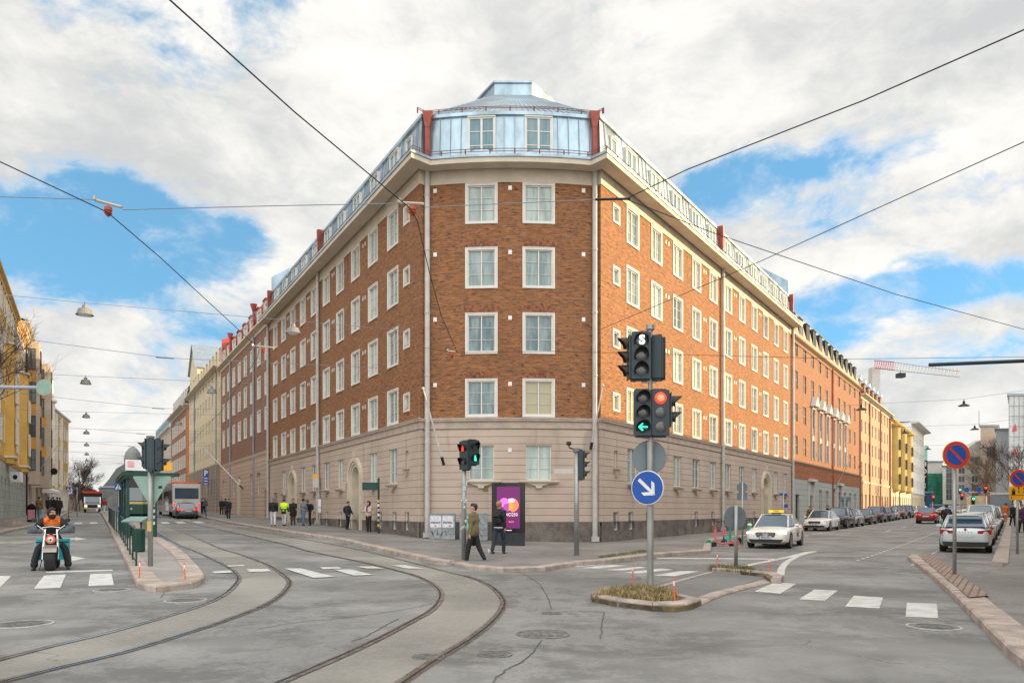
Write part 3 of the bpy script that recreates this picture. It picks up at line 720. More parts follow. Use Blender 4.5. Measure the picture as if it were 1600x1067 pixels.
    # arched doors
    for f, cs, ar, n in ((fL, wl, archL, nL), (fR, wr, archR, nR)):
        for k in ar:
            c = cs[k]; p = Vector(f(c, 0, 0))-R0; zb = zg(*f(c, 0, 0)[:2])+.1
            spr = 3.45
            m = MB()   # moulded surround: three stepped arch rings, then the tympanum over the opening
            def ring(r0, r1, y0, y1):
                pts = lambda r: [(-r, zb-.3), (-r, spr)]+[(-r*cos(pi*i/16), spr+r*1.0*sin(pi*i/16)) for i in range(1, 16)]+[(r, spr), (r, zb-.3)]
                A, B = pts(r0), pts(r1)
                for i in range(len(A)-1):
                    m.face([(A[i][0], y0, A[i][1]), (A[i+1][0], y0, A[i+1][1]), (B[i+1][0], y0, B[i+1][1]), (B[i][0], y0, B[i][1])])
                    for Q in (A, B): m.face([(Q[i][0], y0, Q[i][1]), (Q[i+1][0], y0, Q[i+1][1]), (Q[i+1][0], y1, Q[i+1][1]), (Q[i][0], y1, Q[i][1])])
            ring(1.05, 1.28, -.16, .1); ring(.88, 1.05, -.09, .2); ring(.72, .88, -.03, .45)
            # ashlar filling between the round opening and the square hole in the wall
            for sgn in (-1, 1):
                pts = [(sgn*.9, 4.46)]+[(sgn*.86*cos(pi*i/16), spr+.86*sin(pi*i/16)) for i in range(0, 9)]+[(0, 4.46)]
                m.face([(x, .03, z) for x, z in pts])
            for i in range(15):   # beads round the arch
                a = pi*(i+.5)/15; m.box(-.96*cos(a)-.035, -.96*cos(a)+.035, -.12, -.05, spr+.96*sin(a)-.035, spr+.96*sin(a)+.035)
            m.yprism([(-.09, 4.75), (.09, 4.75), (.13, 5.1), (-.13, 5.1)], -.16, 0)
            s_ = m.build('arched_surround', M_cream, b, (p.x, p.y, 0), rz_for(n))
            d = MB(); d.box(-.9, .9, .42, .5, zb-.4, 4.46)
            dd = d.build('door_leaf', M_cream, s_)
            d = MB(); d.box(-.72, .72, .40, .43, zb-.3, zb+.9); d.box(-.03, .03, .38, .42, zb+.9, 4.2); d.build('door_panel', M_granite, s_)
            lm = MB(); lm.box(-1.34, -1.12, -.5, -.06, 3.25, 3.32); lm.box(-1.32, -1.14, -.48, -.3, 2.9, 3.25); lm.box(-1.30, -1.16, -.46, -.32, 2.78, 2.9)
            lm.build('wall_lantern', M_cream, s_)
    c = wl[9]; m = MB(); m.box(-.6, .6, .3, .36, 0, 3.1); m.build('plain_door', M_dark, b, Vector(fL(c, 0, 0))-R0, rz_for(nL))
    # mouldings
    m = MB(); m.M = TR; sweep(m, path, [(-.05, Z1-.48), (.05, Z1-.48), (.07, Z1-.2), (.17, Z1-.14), (.18, Z1-.05), (-.05, Z1-.05)], True); m.build('string_course', M_trim, b)
    m = MB(); m.M = TR; sweep(m, path, [(-.05, Z1-.047), (.21, Z1-.047), (.22, Z1-.02), (-.05, Z1+.03)], True); m.build('string_flashing', M_flash, b)
    m = MB(); m.M = TR; sweep(m, path, [(-.05, ZF), (.05, ZF), (.05, 17.86), (.12, 17.86), (.12, 17.80), (.20, 17.80), (.20, 17.74), (.94, 17.70), (.94, 17.93), (-.05, 18.05)], True); m.build('cornice', M_cream, b)
    m = MB(); m.M = TR; sweep(m, path, [(.86, 17.945), (.99, 17.935), (1.0, 18.05), (.86, 18.04), (.1, 18.12), (.1, 18.0)], True); m.build('gutter', M_zinc, b)
    # mansard
    m = MB(); m.M = TR; sweep(m, path, [(-.02, 18.05), (-.22, 20.40), (-.12, 20.44), (-.12, 20.60), (-.22, 20.63)])
    sp = [path[0], tuple(PL), tuple(PR), path[-1]]
    def inner(o):
        q = offs(sp, o); nC_ = len(ch)
        return [q[0]]+[tuple(Vector(q[1]).lerp(Vector(q[2]), L[i]/L[-1])) for i in range(nC_)]+[q[3]]
    o1, i1 = offs(path, -.22), inner(-5.85)
    for i in range(len(path)-1): m.face([(*o1[i], 20.63), (*o1[i+1], 20.63), (*i1[i+1], 24.6), (*i1[i], 24.6)])
    m.build('mansard_roof', M_zinc, b)
    m = MB(); m.M = TR; sweep(m, sp, [(-5.83, 24.5), (-5.85, 25.22), (-5.77, 25.25), (-5.78, 25.36), (-6.4, 25.44)]); m.build('ridge_lantern', M_zinc, b)
    seam = MB(); seam.M = TR
    def seams(f, s0, s1, step, skip=()):
        s = s0
        while s < s1:
            if not any(abs(s-q) < .78 for q in skip):
                a0, a1 = Vector(f(s-.014, -.0, 18.06)), Vector(f(s+.014, 0, 18.06)); b0, b1 = Vector(f(s-.014, -.20, 20.40)), Vector(f(s+.014, -.20, 20.40))
                c0, c1 = Vector(f(s-.014, .045, 18.06)), Vector(f(s+.014, .045, 18.06)); d0, d1 = Vector(f(s-.014, -.155, 20.40)), Vector(f(s+.014, -.155, 20.40))
                seam.face([c0, c1, d1, d0]); seam.face([a0, c0, d0, b0]); seam.face([a1, c1, d1, b1])
            s += step
    seams(fC, .5, L[-1]-.4, .52, wc); seams(fL, .4, LE, .5, [1.35]+wl); seams(fR, .4, RE, .5, [1.35]+wr)
    # seams on the cone
    o2, i2 = o1, i1
    for i in range(2, len(ch)):
        for t in (.0, .5):
            if i == len(ch)-1 and t: continue
            p = Vector(o2[i]).lerp(Vector(o2[min(i+1, len(o2)-2)]), t); q = Vector(i2[i]).lerp(Vector(i2[min(i+1, len(i2)-2)]), t)
            seam.tube([(p.x, p.y, 20.65), (q.x, q.y, 24.59)], .022, 4)
    seam.build('standing_seams', M_zincd, b)
    DW = MB(); w, h = 1.25, 2.05   # chamfer dormer windows: flush face, box cheeks
    def dormer(w, h, cols, rows, name):
        fm = MB(); fm.box(-w/2-.06, w/2+.06, -.03, .52, h, h+.05); fm.box(-w/2-.06, -w/2, 0, .5, 0, h); fm.box(w/2, w/2+.06, 0, .5, 0, h)
        for a, bb, c_, d_ in ((-w/2, -w/2+.06, 0, h), (w/2-.06, w/2, 0, h), (-w/2+.06, w/2-.06, h-.07, h), (-w/2+.06, w/2-.06, 0, .07)): fm.box(a, bb, .02, .08, c_, d_)
        for c_ in range(1, cols): x = -w/2+w*c_/cols; fm.box(x-.05, x+.05, .02, .08, .07, h-.07)
        for r in range(1, rows): fm.box(-w/2+.06, w/2-.06, .035, .07, h*r/rows-.018, h*r/rows+.018)
        gm = MB(); gm.box(-w/2+.05, w/2-.05, .06, .075, .05, h-.05)
        return fm.mesh(name, M_white), gm.mesh('pane', M_glassb)
    DC = dormer(1.22, 2.0, 2, 3, 'dormer_window'); DS = dormer(1.15, 1.75, 2, 2, 'dormer_window'); DT = dormer(.6, .8, 1, 1, 'dormer_window')
    for c in wc: put(b, DC, 'dormer_window', fC, c, 18.28, nC(c), -.02, R0)
    for f, cs, n in ((fL, wl, nL), (fR, wr, nR)):
        for c in cs: put(b, DS, 'dormer_window', f, c, 18.35, n, -.02, R0)
        put(b, DT, 'dormer_window', f, 1.35, 19.2, n, -.08, R0)
    # railings: snow guard above the gutter and roof-edge guard
    m = MB(); m.M = TR
    for o, z0, z1, pp in ((.78, 18.08, 18.38, path), (-.2, 20.65, 20.86, path[1:-1])):
        pts = offs(pp, o)
        for z in (z1, (z0+z1)/2+.03): m.tube([(x, y, z) for x, y in pts], .016, 5)
        for x, y in resample(pts, 1.15): m.box(x-.03, x+.03, y-.02, y+.02, z0-.05, z1)
    m.build('snow_guard_railing', M_drail, b)
    # downpipes with funnel hoppers on the mansard
    pipes = [(fC, sC(-4.10)+.0, Vector((-.05, -1)).normalized(), .13), (fC, sC(4.03)-.0, Vector((.05, -1)).normalized(), .13), (fL, 17.45, nL, .11), (fR, 17.45, nR, .11), (fL, LE-.12, nL, .11), (fR, RE-.12, nR, .11)]
    for f, s, n, r in pipes:
        q = f(s, .16, 0); zb = zg(*q[:2])+.2
        m = MB(); m.tube([(0, 0, zb+.05), (0, 0, 17.8)], r, 10); m.box(-r-.05, r+.05, -r-.03, r+.05, zb-.05, zb+.18)
        for z in (2.5, 4.8, 8, 11, 14, 16.6): m.tube([(0, 0, z), (0, 0, z+.06)], r+.02, 10)
        d = m.build('downpipe', M_greyp, b, Vector((q[0], q[1], 0))-R0, rz_for(n))
        h = MB(); wq = 1. if f is fC else .62
        h.xprism([(-.0, 18.15), (.2, 18.15), (.42, 20.5), (.1, 20.6), (-.0, 20.5), (-.02, 20.2)], -.11*wq, .11*wq)
        h.yprism([(-.11*wq, 19.9), (.11*wq, 19.9), (.25*wq, 20.68), (-.25*wq, 20.68)], -.03, .38)
        h.build('rain_hopper', M_rust, d)
    # vents
    vm = MB(); vm.box(-.085, .085, -.03, .02, -.1, .1); vm.box(-.05, .05, -.045, -.03, -.06, -.02); vme = vm.mesh('air_vent', M_flash)
    vs = MB(); vs.box(-.05, .05, -.03, .02, -.11, .11); vse = vs.mesh('air_vent', M_flash)
    for z, h in rows:
        zc = z+h-.25
        for X in (-3.68, -.09, 3.42): obj('air_vent', vme, b, Vector(fC(sC(X), 0, zc))-R0, rz_for(nC(sC(X))))
        for f, cs, n in ((fL, wl, nL), (fR, wr, nR)):
            for k in (1, 3, 5, 7):
                for dx in (1.35, 1.75): obj('air_vent', vse, b, Vector(f(cs[k]+dx, 0, zc-.1))-R0, rz_for(n))
    obj('air_vent', vme, b, Vector(fC(sC(-.1), 0, 4.45))-R0, pi*0)
    # blue zinc party-wall upstands at the far ends
    for f, L_ in ((fL, LE), (fR, RE)):
        m = MB(); m.M = TR
        a, c, e = f(L_-.25, -.3, 0), f(L_+.05, -.3, 0), None
        q = [f(L_-.25, -.2, 0), f(L_+.05, -.2, 0), f(L_+.05, -5, 0), f(L_-.25, -5, 0)]
        i = [m.P((*p[:2], 18.1)) for p in q]+[m.P((*q[0][:2], 21.9)), m.P((*q[1][:2], 21.9)), m.P((*q[2][:2], 25.2)), m.P((*q[3][:2], 25.2))]
        for k in ((0,1,5,4),(1,2,6,5),(2,3,7,6),(3,0,4,7),(4,5,6,7)): m.fi([i[j] for j in k])
        m.build('party_wall_upstand', M_zinc, b)
    # soldier-course lintels over the two front columns
    for c in wc:
        for z, h in rows[:3]:
            m = MB(); m.M = TR; k = c-.82
            while k < c+.8: m.face([fC(k, .012, z+h+.03), fC(k+.065, .012, z+h+.03), fC(k+.065, .012, z+h+.34), fC(k, .012, z+h+.34)]); k += .085
            m.build('soldier_course', brick('soldier_brick', (.30, .10, .045), (.20, .065, .03), (.2, .15, .1), bw=.3, rh=.08, ms=0, bump=0) if False else pm('soldier_brick', (.27, .105, .055), .85, var=.45, scale=7), b)
    # brass plate by the advertising screen
    m = MB(); m.box(-.12, .12, -.03, 0, -.12, .12); m.build('brass_plate', pm('old_brass', (.22, .15, .06), .5, .5), b, Vector(fC(sC(-1.25), 0, 2.62))-R0, 0)
    # flagpole holders
    return b, fL, fR, fC, sC
BLD, fL, fR, fC, sC = build_corner()
# ---------------------------------------------------------------- generic row building
def row_building(name, label, f, n, s0, s1, zb, ze, rows, cols, w, wallmat, base=None, roof=None, mans=None, mtop=0, depth=11, trimc=None, frame=M_white, glass=M_glassd, trim=.1,
                 pipes=(), pipemat=M_greyp, cornice=.45, cmat=None, gfw=None, gz=1.6, gh=1.9, dorm=True, coping=None, wrows=2, sillm=None, z0=-.5, cat='building', gdoor=(), dcols=None, ret=(True, True), panelc=None):
    R0 = Vector((*f((s0+s1)/2, -depth/2, 0)[:2], 0)); b = thing(name, label, cat, R0); TR = Matrix.Translation(-R0)
    m = MB(); m.M = TR
    holes = [(c-w/2+.06, c+w/2-.06, z+.06, z+h-.06) for c in cols for z, h in rows]
    if base: zbz, bm_ = base
    else: zbz = z0
    wall(m, f, s0, s1, zbz, ze, holes, dep=.12)
    for (k, s) in enumerate((s0, s1)):
        m.face([f(s, 0, z0), f(s, -depth, z0), f(s, -depth, ze), f(s, 0, ze)], [(0, z0), (depth, z0), (depth, ze), (0, ze)])
    m.face([f(s0, -depth, z0), f(s1, -depth, z0), f(s1, -depth, ze), f(s0, -depth, ze)], [(s0, z0), (s1, z0), (s1, ze), (s0, ze)])
    m.build('wall', wallmat, b)
    for c in cols:
        for z, h in rows:
            key = (w, h, trim, frame.name, glass.name, wrows)
            if key not in WMC: WMC[key] = win_mesh(w, h, trim=trim, rows=wrows, one=True, mats=(frame, glass), y=.08, bar=.04)
            put(b, WMC[key], 'window', f, c, z, n, 0, R0)
    if base:
        m = MB(); m.M = TR
        gc = gfw if gfw is not None else cols
        hs = [(c-w/2, c+w/2, zb+gz, zb+gz+gh) for c in gc]+[(c-.7, c+.7, zb-.5, zb+2.7) for c in gdoor]
        wall(m, lambda s, o, z: f(s, o+.06, z), s0, s1, z0, zbz-.25, hs, dep=.25); m.build('ground_floor_wall', bm_, b)
        for c in gc:
            key = ('g', w, gh, frame.name)
            if key not in WMC: WMC[key] = win_mesh(w, gh, trim=0, rows=2, one=True, mats=(frame, M_glassd), y=.12)
            put(b, WMC[key], 'ground_floor_window', f, c, zb+gz, n, 0, R0)
        for c in gdoor:
            m = MB(); m.box(-.7, .7, .1, .16, 0, 3.2); m.box(-.04, .04, .07, .1, 0, 3.2); m.build('door', M_dark, b, Vector(f(c, 0, zb-.4))-R0, rz_for(n))
        m = MB(); m.M = TR; pth = [f(s0, 0, 0)[:2], f(s1, 0, 0)[:2]]
        sg = 1 if (Vector(offs(pth, 1.)[0])-Vector(pth[0])).dot(Vector(n)) > 0 else -1
        sweep(m, pth, [(-.05*sg, zbz-.27), (.10*sg, zbz-.26), (.18*sg, zbz-.03), (.18*sg, zbz), (-.05*sg, zbz+.05)], True); m.build('string_course', cmat or M_flash, b)
    pth = [f(s0, 0, 0)[:2], f(s1, 0, 0)[:2]]; sg = 1 if (Vector(offs(pth, 1.)[0])-Vector(pth[0])).dot(Vector(n)) > 0 else -1
    m = MB(); m.M = TR
    sweep(m, pth, [(-.05*sg, ze-.55), (.06*sg, ze-.55), (.08*sg, ze-.3), (cornice*.5*sg, ze-.24), (cornice*sg, ze-.12), (cornice*sg, ze+.02), (-.05*sg, ze+.08)], True)
    m.build('cornice', cmat or M_cream, b)
    if mans:
        mt, mm = mans, roof
        m = MB(); m.M = TR; i0, i1 = .5, 5.5
        def pt(s, o, z): return f(s, o, z)
        for (o1, z1, o2, z2) in ((.05, ze+.05, -.55, mt), (-.55, mt, -depth/2, mt+mtop), (-depth/2, mt+mtop, -depth+.5, mt), (-depth+.5, mt, -depth, ze)):
            m.face([pt(s0, o1, z1), pt(s1, o1, z1), pt(s1, o2, z2), pt(s0, o2, z2)])
        for s in (s0, s1): m.face([pt(s, .05, ze), pt(s, -.55, mt), pt(s, -depth/2, mt+mtop), pt(s, -depth+.5, mt), pt(s, -depth, ze)])
        m.build('mansard_roof', mm, b)
        if dorm:
            hh = (mt-ze)*.62; dm = MB()
            dw = min(w, 1.15); dm.box(-dw/2-.07, dw/2+.07, -.06, .6, hh, hh+.08); dm.box(-dw/2-.07, -dw/2, 0, .5, 0, hh); dm.box(dw/2, dw/2+.07, 0, .5, 0, hh)
            dm.box(-.03, .03, -.0, .05, 0, hh); dm.mi = 1; dm.box(-dw/2, dw/2, .03, .06, 0, hh)
            de = dm.mesh('dormer_window', [roof if trimc is None else trimc, glass])
            for c in (dcols or cols): obj('dormer_window', de, b, Vector(f(c, -.08, ze+(mt-ze)*.2))-R0, rz_for(n))
    else:
        m = MB(); m.M = TR
        for (o1, z1, o2, z2) in ((cornice, ze+.05, -depth/2, ze+.05+mtop), (-depth/2, ze+.05+mtop, -depth, ze+.05)):
            m.face([f(s0, o1, z1), f(s1, o1, z1), f(s1, o2, z2), f(s0, o2, z2)])
        for s in (s0, s1): m.face([f(s, 0, ze-.2), f(s, -depth/2, ze+.05+mtop), f(s, -depth, ze-.2)])
        m.build('roof', roof or M_zincd, b)
    for s in pipes:
        q = f(s, .12, 0); m = MB(); m.tube([(0, 0, zb), (0, 0, ze-.2)], .09, 8)
        if mans: m.tube([(0, 0, ze-.2), (0, -.2, ze)], .09, 8)
        m.build('downpipe', pipemat, b, Vector((q[0], q[1], 0))-R0)
    return b, R0
WMC = {}
def row(z, k, pitch, h): return [(z+pitch*i, h) for i in range(k)]
M_yell = pm('ochre_plaster', (.68, .42, .10), .8, var=.1, scale=.8, var2=.1)
M_yell2 = pm('bright_yellow_plaster', (.50, .365, .13), .8, var=.08, scale=.8, var2=.08)
M_yelp = pm('pale_yellow_plaster', (.64, .55, .38), .8, var=.08, scale=.8, var2=.1)
M_beig = pm('beige_plaster', (.52, .44, .34), .8, var=.08, scale=.8, var2=.08)
M_graypl = pm('pale_grey_plaster', (.55, .53, .50), .8, var=.06, scale=.8, var2=.1)
M_orpl = pm('orange_plaster', (.62, .32, .07), .8, var=.08, scale=.8)
M_peach = brick('peach_brick', (.44, .29, .19), (.37, .235, .155), (.40, .32, .24), big=.15)
M_blackroof = pm('black_sheet_roof', (.028, .030, .032), .5, .3, var=.2)
M_dkwin = pm('dark_brown_frame', (.06, .04, .03), .5, var=.1)
M_whiter = pm('white_render', (.76, .73, .67), .8, var=.06, scale=.8)
def run_left():
    # B2 brick with red mansard
    b, R = row_building('apartment_building', 'dark brick block with a red sheet-metal mansard, up the left street', fL, nL, 33.95, 61.4, .75, 18.45,
        row(8.75, 4, 3.08, 2.05), [34.95+3.43*k for k in range(8)], 1.5, M_brick2, base=(6.85, M_stone3), roof=M_redroof, mans=21.0, mtop=1.8, trim=.13, glass=M_glass, pipes=(40.5, 54.0), pipemat=M_bpipe, cmat=M_cream,
        cornice=.5, gfw=[34.95+3.43*k for k in (1, 2, 4, 5, 7)], gz=2.4, gh=1.9, gdoor=(34.9,), dcols=[36.5, 40, 43.4, 46.9, 50.3, 53.7, 57.2, 60])
    m = MB(); m.M = Matrix.Translation(-R)
    for s in (61.15,):
        i = [m.P(fL(a, o, z)) for a, o, z in ((s, -.1, 18.4), (s+.25, -.1, 18.4), (s+.25, -5, 18.4), (s, -5, 18.4), (s, -.1, 21.9), (s+.25, -.1, 21.9), (s+.25, -5, 23.6), (s, -5, 23.6))]
        for k in ((0,1,5,4),(1,2,6,5),(2,3,7,6),(3,0,4,7),(4,5,6,7)): m.fi([i[j] for j in k])
    m.build('firewall', M_redroof, b)
    for s in (40.5, 54.): 
        q = fL(s, .1, 0); m = MB(); m.M = Matrix.Translation(-R); m.lathe([(.10, 18.5), (.12, 20.4), (.34, 21.1), (.1, 21.1)], 10, (q[0], q[1], 0))
        m.build('rain_hopper', M_redroof, b)
    # arched door of B2
    c = 48.6; p = Vector(fL(c, 0, 0))-R; m = MB()
    pts = [(-.8, .6), (-.8, 4.1)]+[(-.8*cos(pi*i/10), 4.1+.8*sin(pi*i/10)) for i in range(1, 10)]+[(.8, 4.1), (.8, .6)]; m.yprism(pts, -.14, .05)
    m.build('arched_doorway', M_cream, b, (p.x, p.y, 0), rz_for(nL))
    # B3 pale yellow with gabled roof
    cs = [62.6+2.87*k for k in range(11)]
    b, R = row_building('apartment_building', 'pale yellow plaster block with brown stone base and grey gable, beyond the red-roofed block', fL, nL, 61.5, 93.5, .95, 18.9,
        row(8.35, 4, 3.10, 1.85)+[(20.0-3.1+.4, .0001)][:0], cs, 1.05, M_yelp, base=(7.35, M_stone2), roof=M_yelp, mans=21.5, mtop=.8, trim=.0, glass=M_glassd, frame=M_graypl, pipes=(64.5, 86), pipemat=M_bpipe, cornice=.8, cmat=M_cream,
        gfw=cs[1:-1], gz=2.6, gh=2.0, trimc=M_yelp)
    m = MB(); m.M = Matrix.Translation(-R)
    g0, g1 = 84.5, 93.5   # street gable with a steep grey roof
    gb = [fL(g0, -.1, 18.9), fL(g1, -.1, 18.9), fL(g1, -.1, 22.6), fL((g0+g1)/2, -.1, 26.5), fL(g0, -.1, 22.6)]; bk = [fL(s, -11, z) for s, z in ((g0, 18.9), (g1, 18.9), (g1, 22.6), ((g0+g1)/2, 26.5), (g0, 22.6))]
    m.face(gb); m.face(bk)
    for i in (0, 1, 4): m.face([gb[i], gb[(i+1) % 5], bk[(i+1) % 5], bk[i]])
    m.build('gable_wall', M_yelp, b)
    m = MB(); m.M = Matrix.Translation(-R)
    for a, c in (((g0-.3, 22.4), ((g0+g1)/2, 26.62)), ((g1+.3, 22.4), ((g0+g1)/2, 26.62))):
        m.face([fL(a[0], .2, a[1]), fL(c[0], .2, c[1]), fL(c[0], -11, c[1]), fL(a[0], -11, a[1])])
    m.build('gable_roof', M_zincd, b)
    # B4 brick corner block over the cross street
    def f4(s, o, z): return fL(98+s, o, z)
    cs = [99+2.6*k for k in range(9)]
    b, R = row_building('apartment_building', 'brick corner block with a black mansard and broad white window frames, behind the bus', fL, nL, 97.5, 122, 1.2, 18.6,
        row(5.4, 4, 3.1, 2.1), [99.2+2.8*k for k in range(8)], 1.5, M_brick3, roof=M_blackroof, mans=21.8, mtop=2.2, trim=.16, glass=M_glassd, cornice=.9, cmat=M_cream, depth=14, trimc=M_white)
    # its side facing the crossing
    Q = Vector(fL(97.5, 0, 0)[:2]); dn = -nL
    def fs(s, o, z): p = Q+dn*s-dL*(o+.02); return (p.x, p.y, z)
    for k in range(3):
        for z, h in row(5.4, 4, 3.1, 2.1): put(b, WMC[(1.5, 2.1, .16, 'white_window_frame', 'dark_window_glass', 2)], 'window', fs, 2.4+4.0*k, z, -dL, 0, R)
    m = MB(); m.M = Matrix.Translation(-R); pth = [fs(14, 0, 0)[:2], fs(-.6, 0, 0)[:2]][::-1]
    sgn = 1 if (Vector(offs(pth, 1.)[0])-Vector(pth[0])).dot(-dL) > 0 else -1
    sweep(m, pth, [(-.05*sgn, 18.0), (.08*sgn, 18.0), (.9*sgn, 18.5), (.9*sgn, 18.63), (-.05*sgn, 18.7)], True); m.build('side_cornice', M_cream, b)
    m = MB(); m.M = Matrix.Translation(-R); m.face([fs(-.3, .0, 18.65), fs(14, 0, 18.65), fs(14, -.6, 21.8), fs(.5, -.6, 21.8)]); m.build('side_mansard', M_blackroof, b)
    row_building('apartment_building', 'distant pale block at the far end of the row behind the bus', fL, nL, 123, 165, 1.3, 17.5, row(5.5, 4, 3.1, 1.8), [125+3.5*k for k in range(11)], 1.3, M_beig, roof=M_zinc, mans=20.5, mtop=1, trim=0, frame=M_white, cornice=.6)
run_left()
# --- left side of the left street (facades look towards +x)
_a, _b = Vector(SL(111, 5.2)), Vector(SL(138, 2.6)); dA3 = (_b-_a).normalized(); nA3 = Vector((dA3.y, -dA3.x))
def fA3(s, o, z): p = _a+dA3*s+nA3*o; return (p.x, p.y, z)
def fA(s, o, z): p = dL*s+nL*(5.2-o); return (p.x, p.y, z)
nA = -nL
def run_farleft():
    b, R = row_building('apartment_building', 'ochre yellow building with white pilasters and bay windows at the left edge', fA, nA, 44, 86, .6, 17.8, row(6.4, 4, 3.0, 1.95), [46+2.75*k for k in range(15)], 1.25, M_yell,
        base=(5.3, M_stone4), roof=M_blackroof, mtop=2.4, trim=.1, glass=M_glassd, cornice=.28, cmat=M_yell, pipes=(85.8,), pipemat=M_dark, gz=.6, gh=2.7, wrows=3)
    m = MB(); m.M = Matrix.Translation(-R)
    for s in [44.7+5.5*k for k in range(8)]:
        q = [fA(s-.3, 0, 0), fA(s+.3, 0, 0), fA(s+.3, .05, 0), fA(s-.3, .05, 0)]; m = MB(); m.M = Matrix.Translation(-R); m.prism([p[:2] for p in q], 5.5, 17.0); m.build('pilaster', M_white, b)
    for s in (53, 66.6, 80.4):
        m = MB(); m.M = Matrix.Translation(-R); q = [fA(s-1.6, 0, 0), fA(s+1.6, 0, 0), fA(s+1.1, .55, 0), fA(s-1.1, .55, 0)]; m.prism([p[:2] for p in q], 5.0, 13.6)
        m.build('bay', M_yell, b)
        q = [fA(s-1.7, 0, 0), fA(s+1.7, 0, 0), fA(s+1.2, .68, 0), fA(s-1.2, .68, 0)]
        for z in (5.4, 13.6): m = MB(); m.M = Matrix.Translation(-R); m.prism([p[:2] for p in q], z, z+.13); m.build('bay_moulding', M_white, b)
        for z in (6.4, 9.4): put(b, WMC[(1.25, 1.95, .1, 'white_window_frame', 'dark_window_glass', 3)], 'bay_window', fA, s, z, nA, .69, R)
    b, R = row_building('apartment_building', 'grey and orange plaster building with dark tall windows, second along the left side', fA, nA, 86.2, 110, .9, 19.8, row(5.6, 4, 3.35, 2.1), [88+3.1*k for k in range(7)], 1.5, M_beig,
        base=(4.9, M_beig), roof=M_zinc, mtop=1.5, trim=.0, frame=M_dkwin, glass=M_glassd, cornice=.35, cmat=M_beig, gz=.8, gh=2.4)
    for s, w_, o_ in ((91, 3.6, 1.0), (104, 4.2, 1.5)):
        m = MB(); m.M = Matrix.Translation(-R); q = [fA(s-w_/2, 0, 0), fA(s+w_/2, 0, 0), fA(s+w_/2, o_, 0), fA(s-w_/2, o_, 0)]; m.prism([p[:2] for p in q], 4.2, 18.4); m.build('bay', M_beig, b)
        m = MB(); m.M = Matrix.Translation(-R)
        q = [fA(s-w_/2-.01, o_*.02, 0), fA(s+w_/2+.01, o_*.02, 0), fA(s+w_/2+.01, o_*.72, 0), fA(s-w_/2-.01, o_*.72, 0)]
        q2 = [fA(s-w_/2+.5, o_-.2, 0), fA(s+w_/2-.5, o_-.2, 0), fA(s+w_/2-.5, o_+.012, 0), fA(s-w_/2+.5, o_+.012, 0)]
        for z in (7.75, 11.1, 14.45): m = MB(); m.M = Matrix.Translation(-R); m.prism([p[:2] for p in q2], z, z+1.2); m.prism([p[:2] for p in q], z, z+1.2); m.build('orange_panel', M_orpl, b)
        for k, (z, h) in enumerate(row(5.6, 4, 3.35, 2.1)):
            put(b, WMC[(1.5, 2.1, .0, 'dark_brown_frame', 'dark_window_glass', 2)], 'bay_window', fA, s, z, nA, o_+.11, R)
            put(b, WMC[(1.5, 2.1, .0, 'dark_brown_frame', 'dark_window_glass', 2)], 'bay_window', lambda a, o, zz: fA(s-w_/2-.13, o_*.36+a*0, zz), 0, z, -dL, 0, R).scale = (.45, 1, 1)
    b, R = row_building('apartment_building', 'sunlit white and yellow corner building with a round white turret, third on the left', fA3, nA3, 0, 27, 1.2, 15.6, row(5.4, 3, 3.4, 2.0), [1.6+2.6*k for k in range(10)], 1.25, M_yell2,
        base=(4.6, M_whiter), roof=M_zinc, mtop=2.2, trim=.14, frame=M_white, glass=M_glassd, cornice=.4, cmat=M_white, gz=.6, gh=2.3)
    q = fA3(5, -.6, 0)
    m = MB(); m.lathe([(1.6, 4.8), (1.6, 15.6), (1.85, 15.8), (1.8, 16.1), (1.5, 16.2), (1.4, 18.2), (1.5, 18.4), (.9, 19.4), (.3, 20.2), (.05, 21.0)], 20, (q[0]-R.x, q[1]-R.y, 0)); m.build('turret', M_whiter, b, smooth=False)
    m = MB(); m.M = Matrix.Translation(-R)
    for s in (8.1, 13.3, 18.5): q = [fA3(s-.7, 0, 0), fA3(s+.7, 0, 0), fA3(s+.7, .2, 0), fA3(s-.7, .2, 0)]; m.prism([p[:2] for p in q], 4.6, 15.2)
    m.build('white_bands', M_whiter, b)
run_farleft()
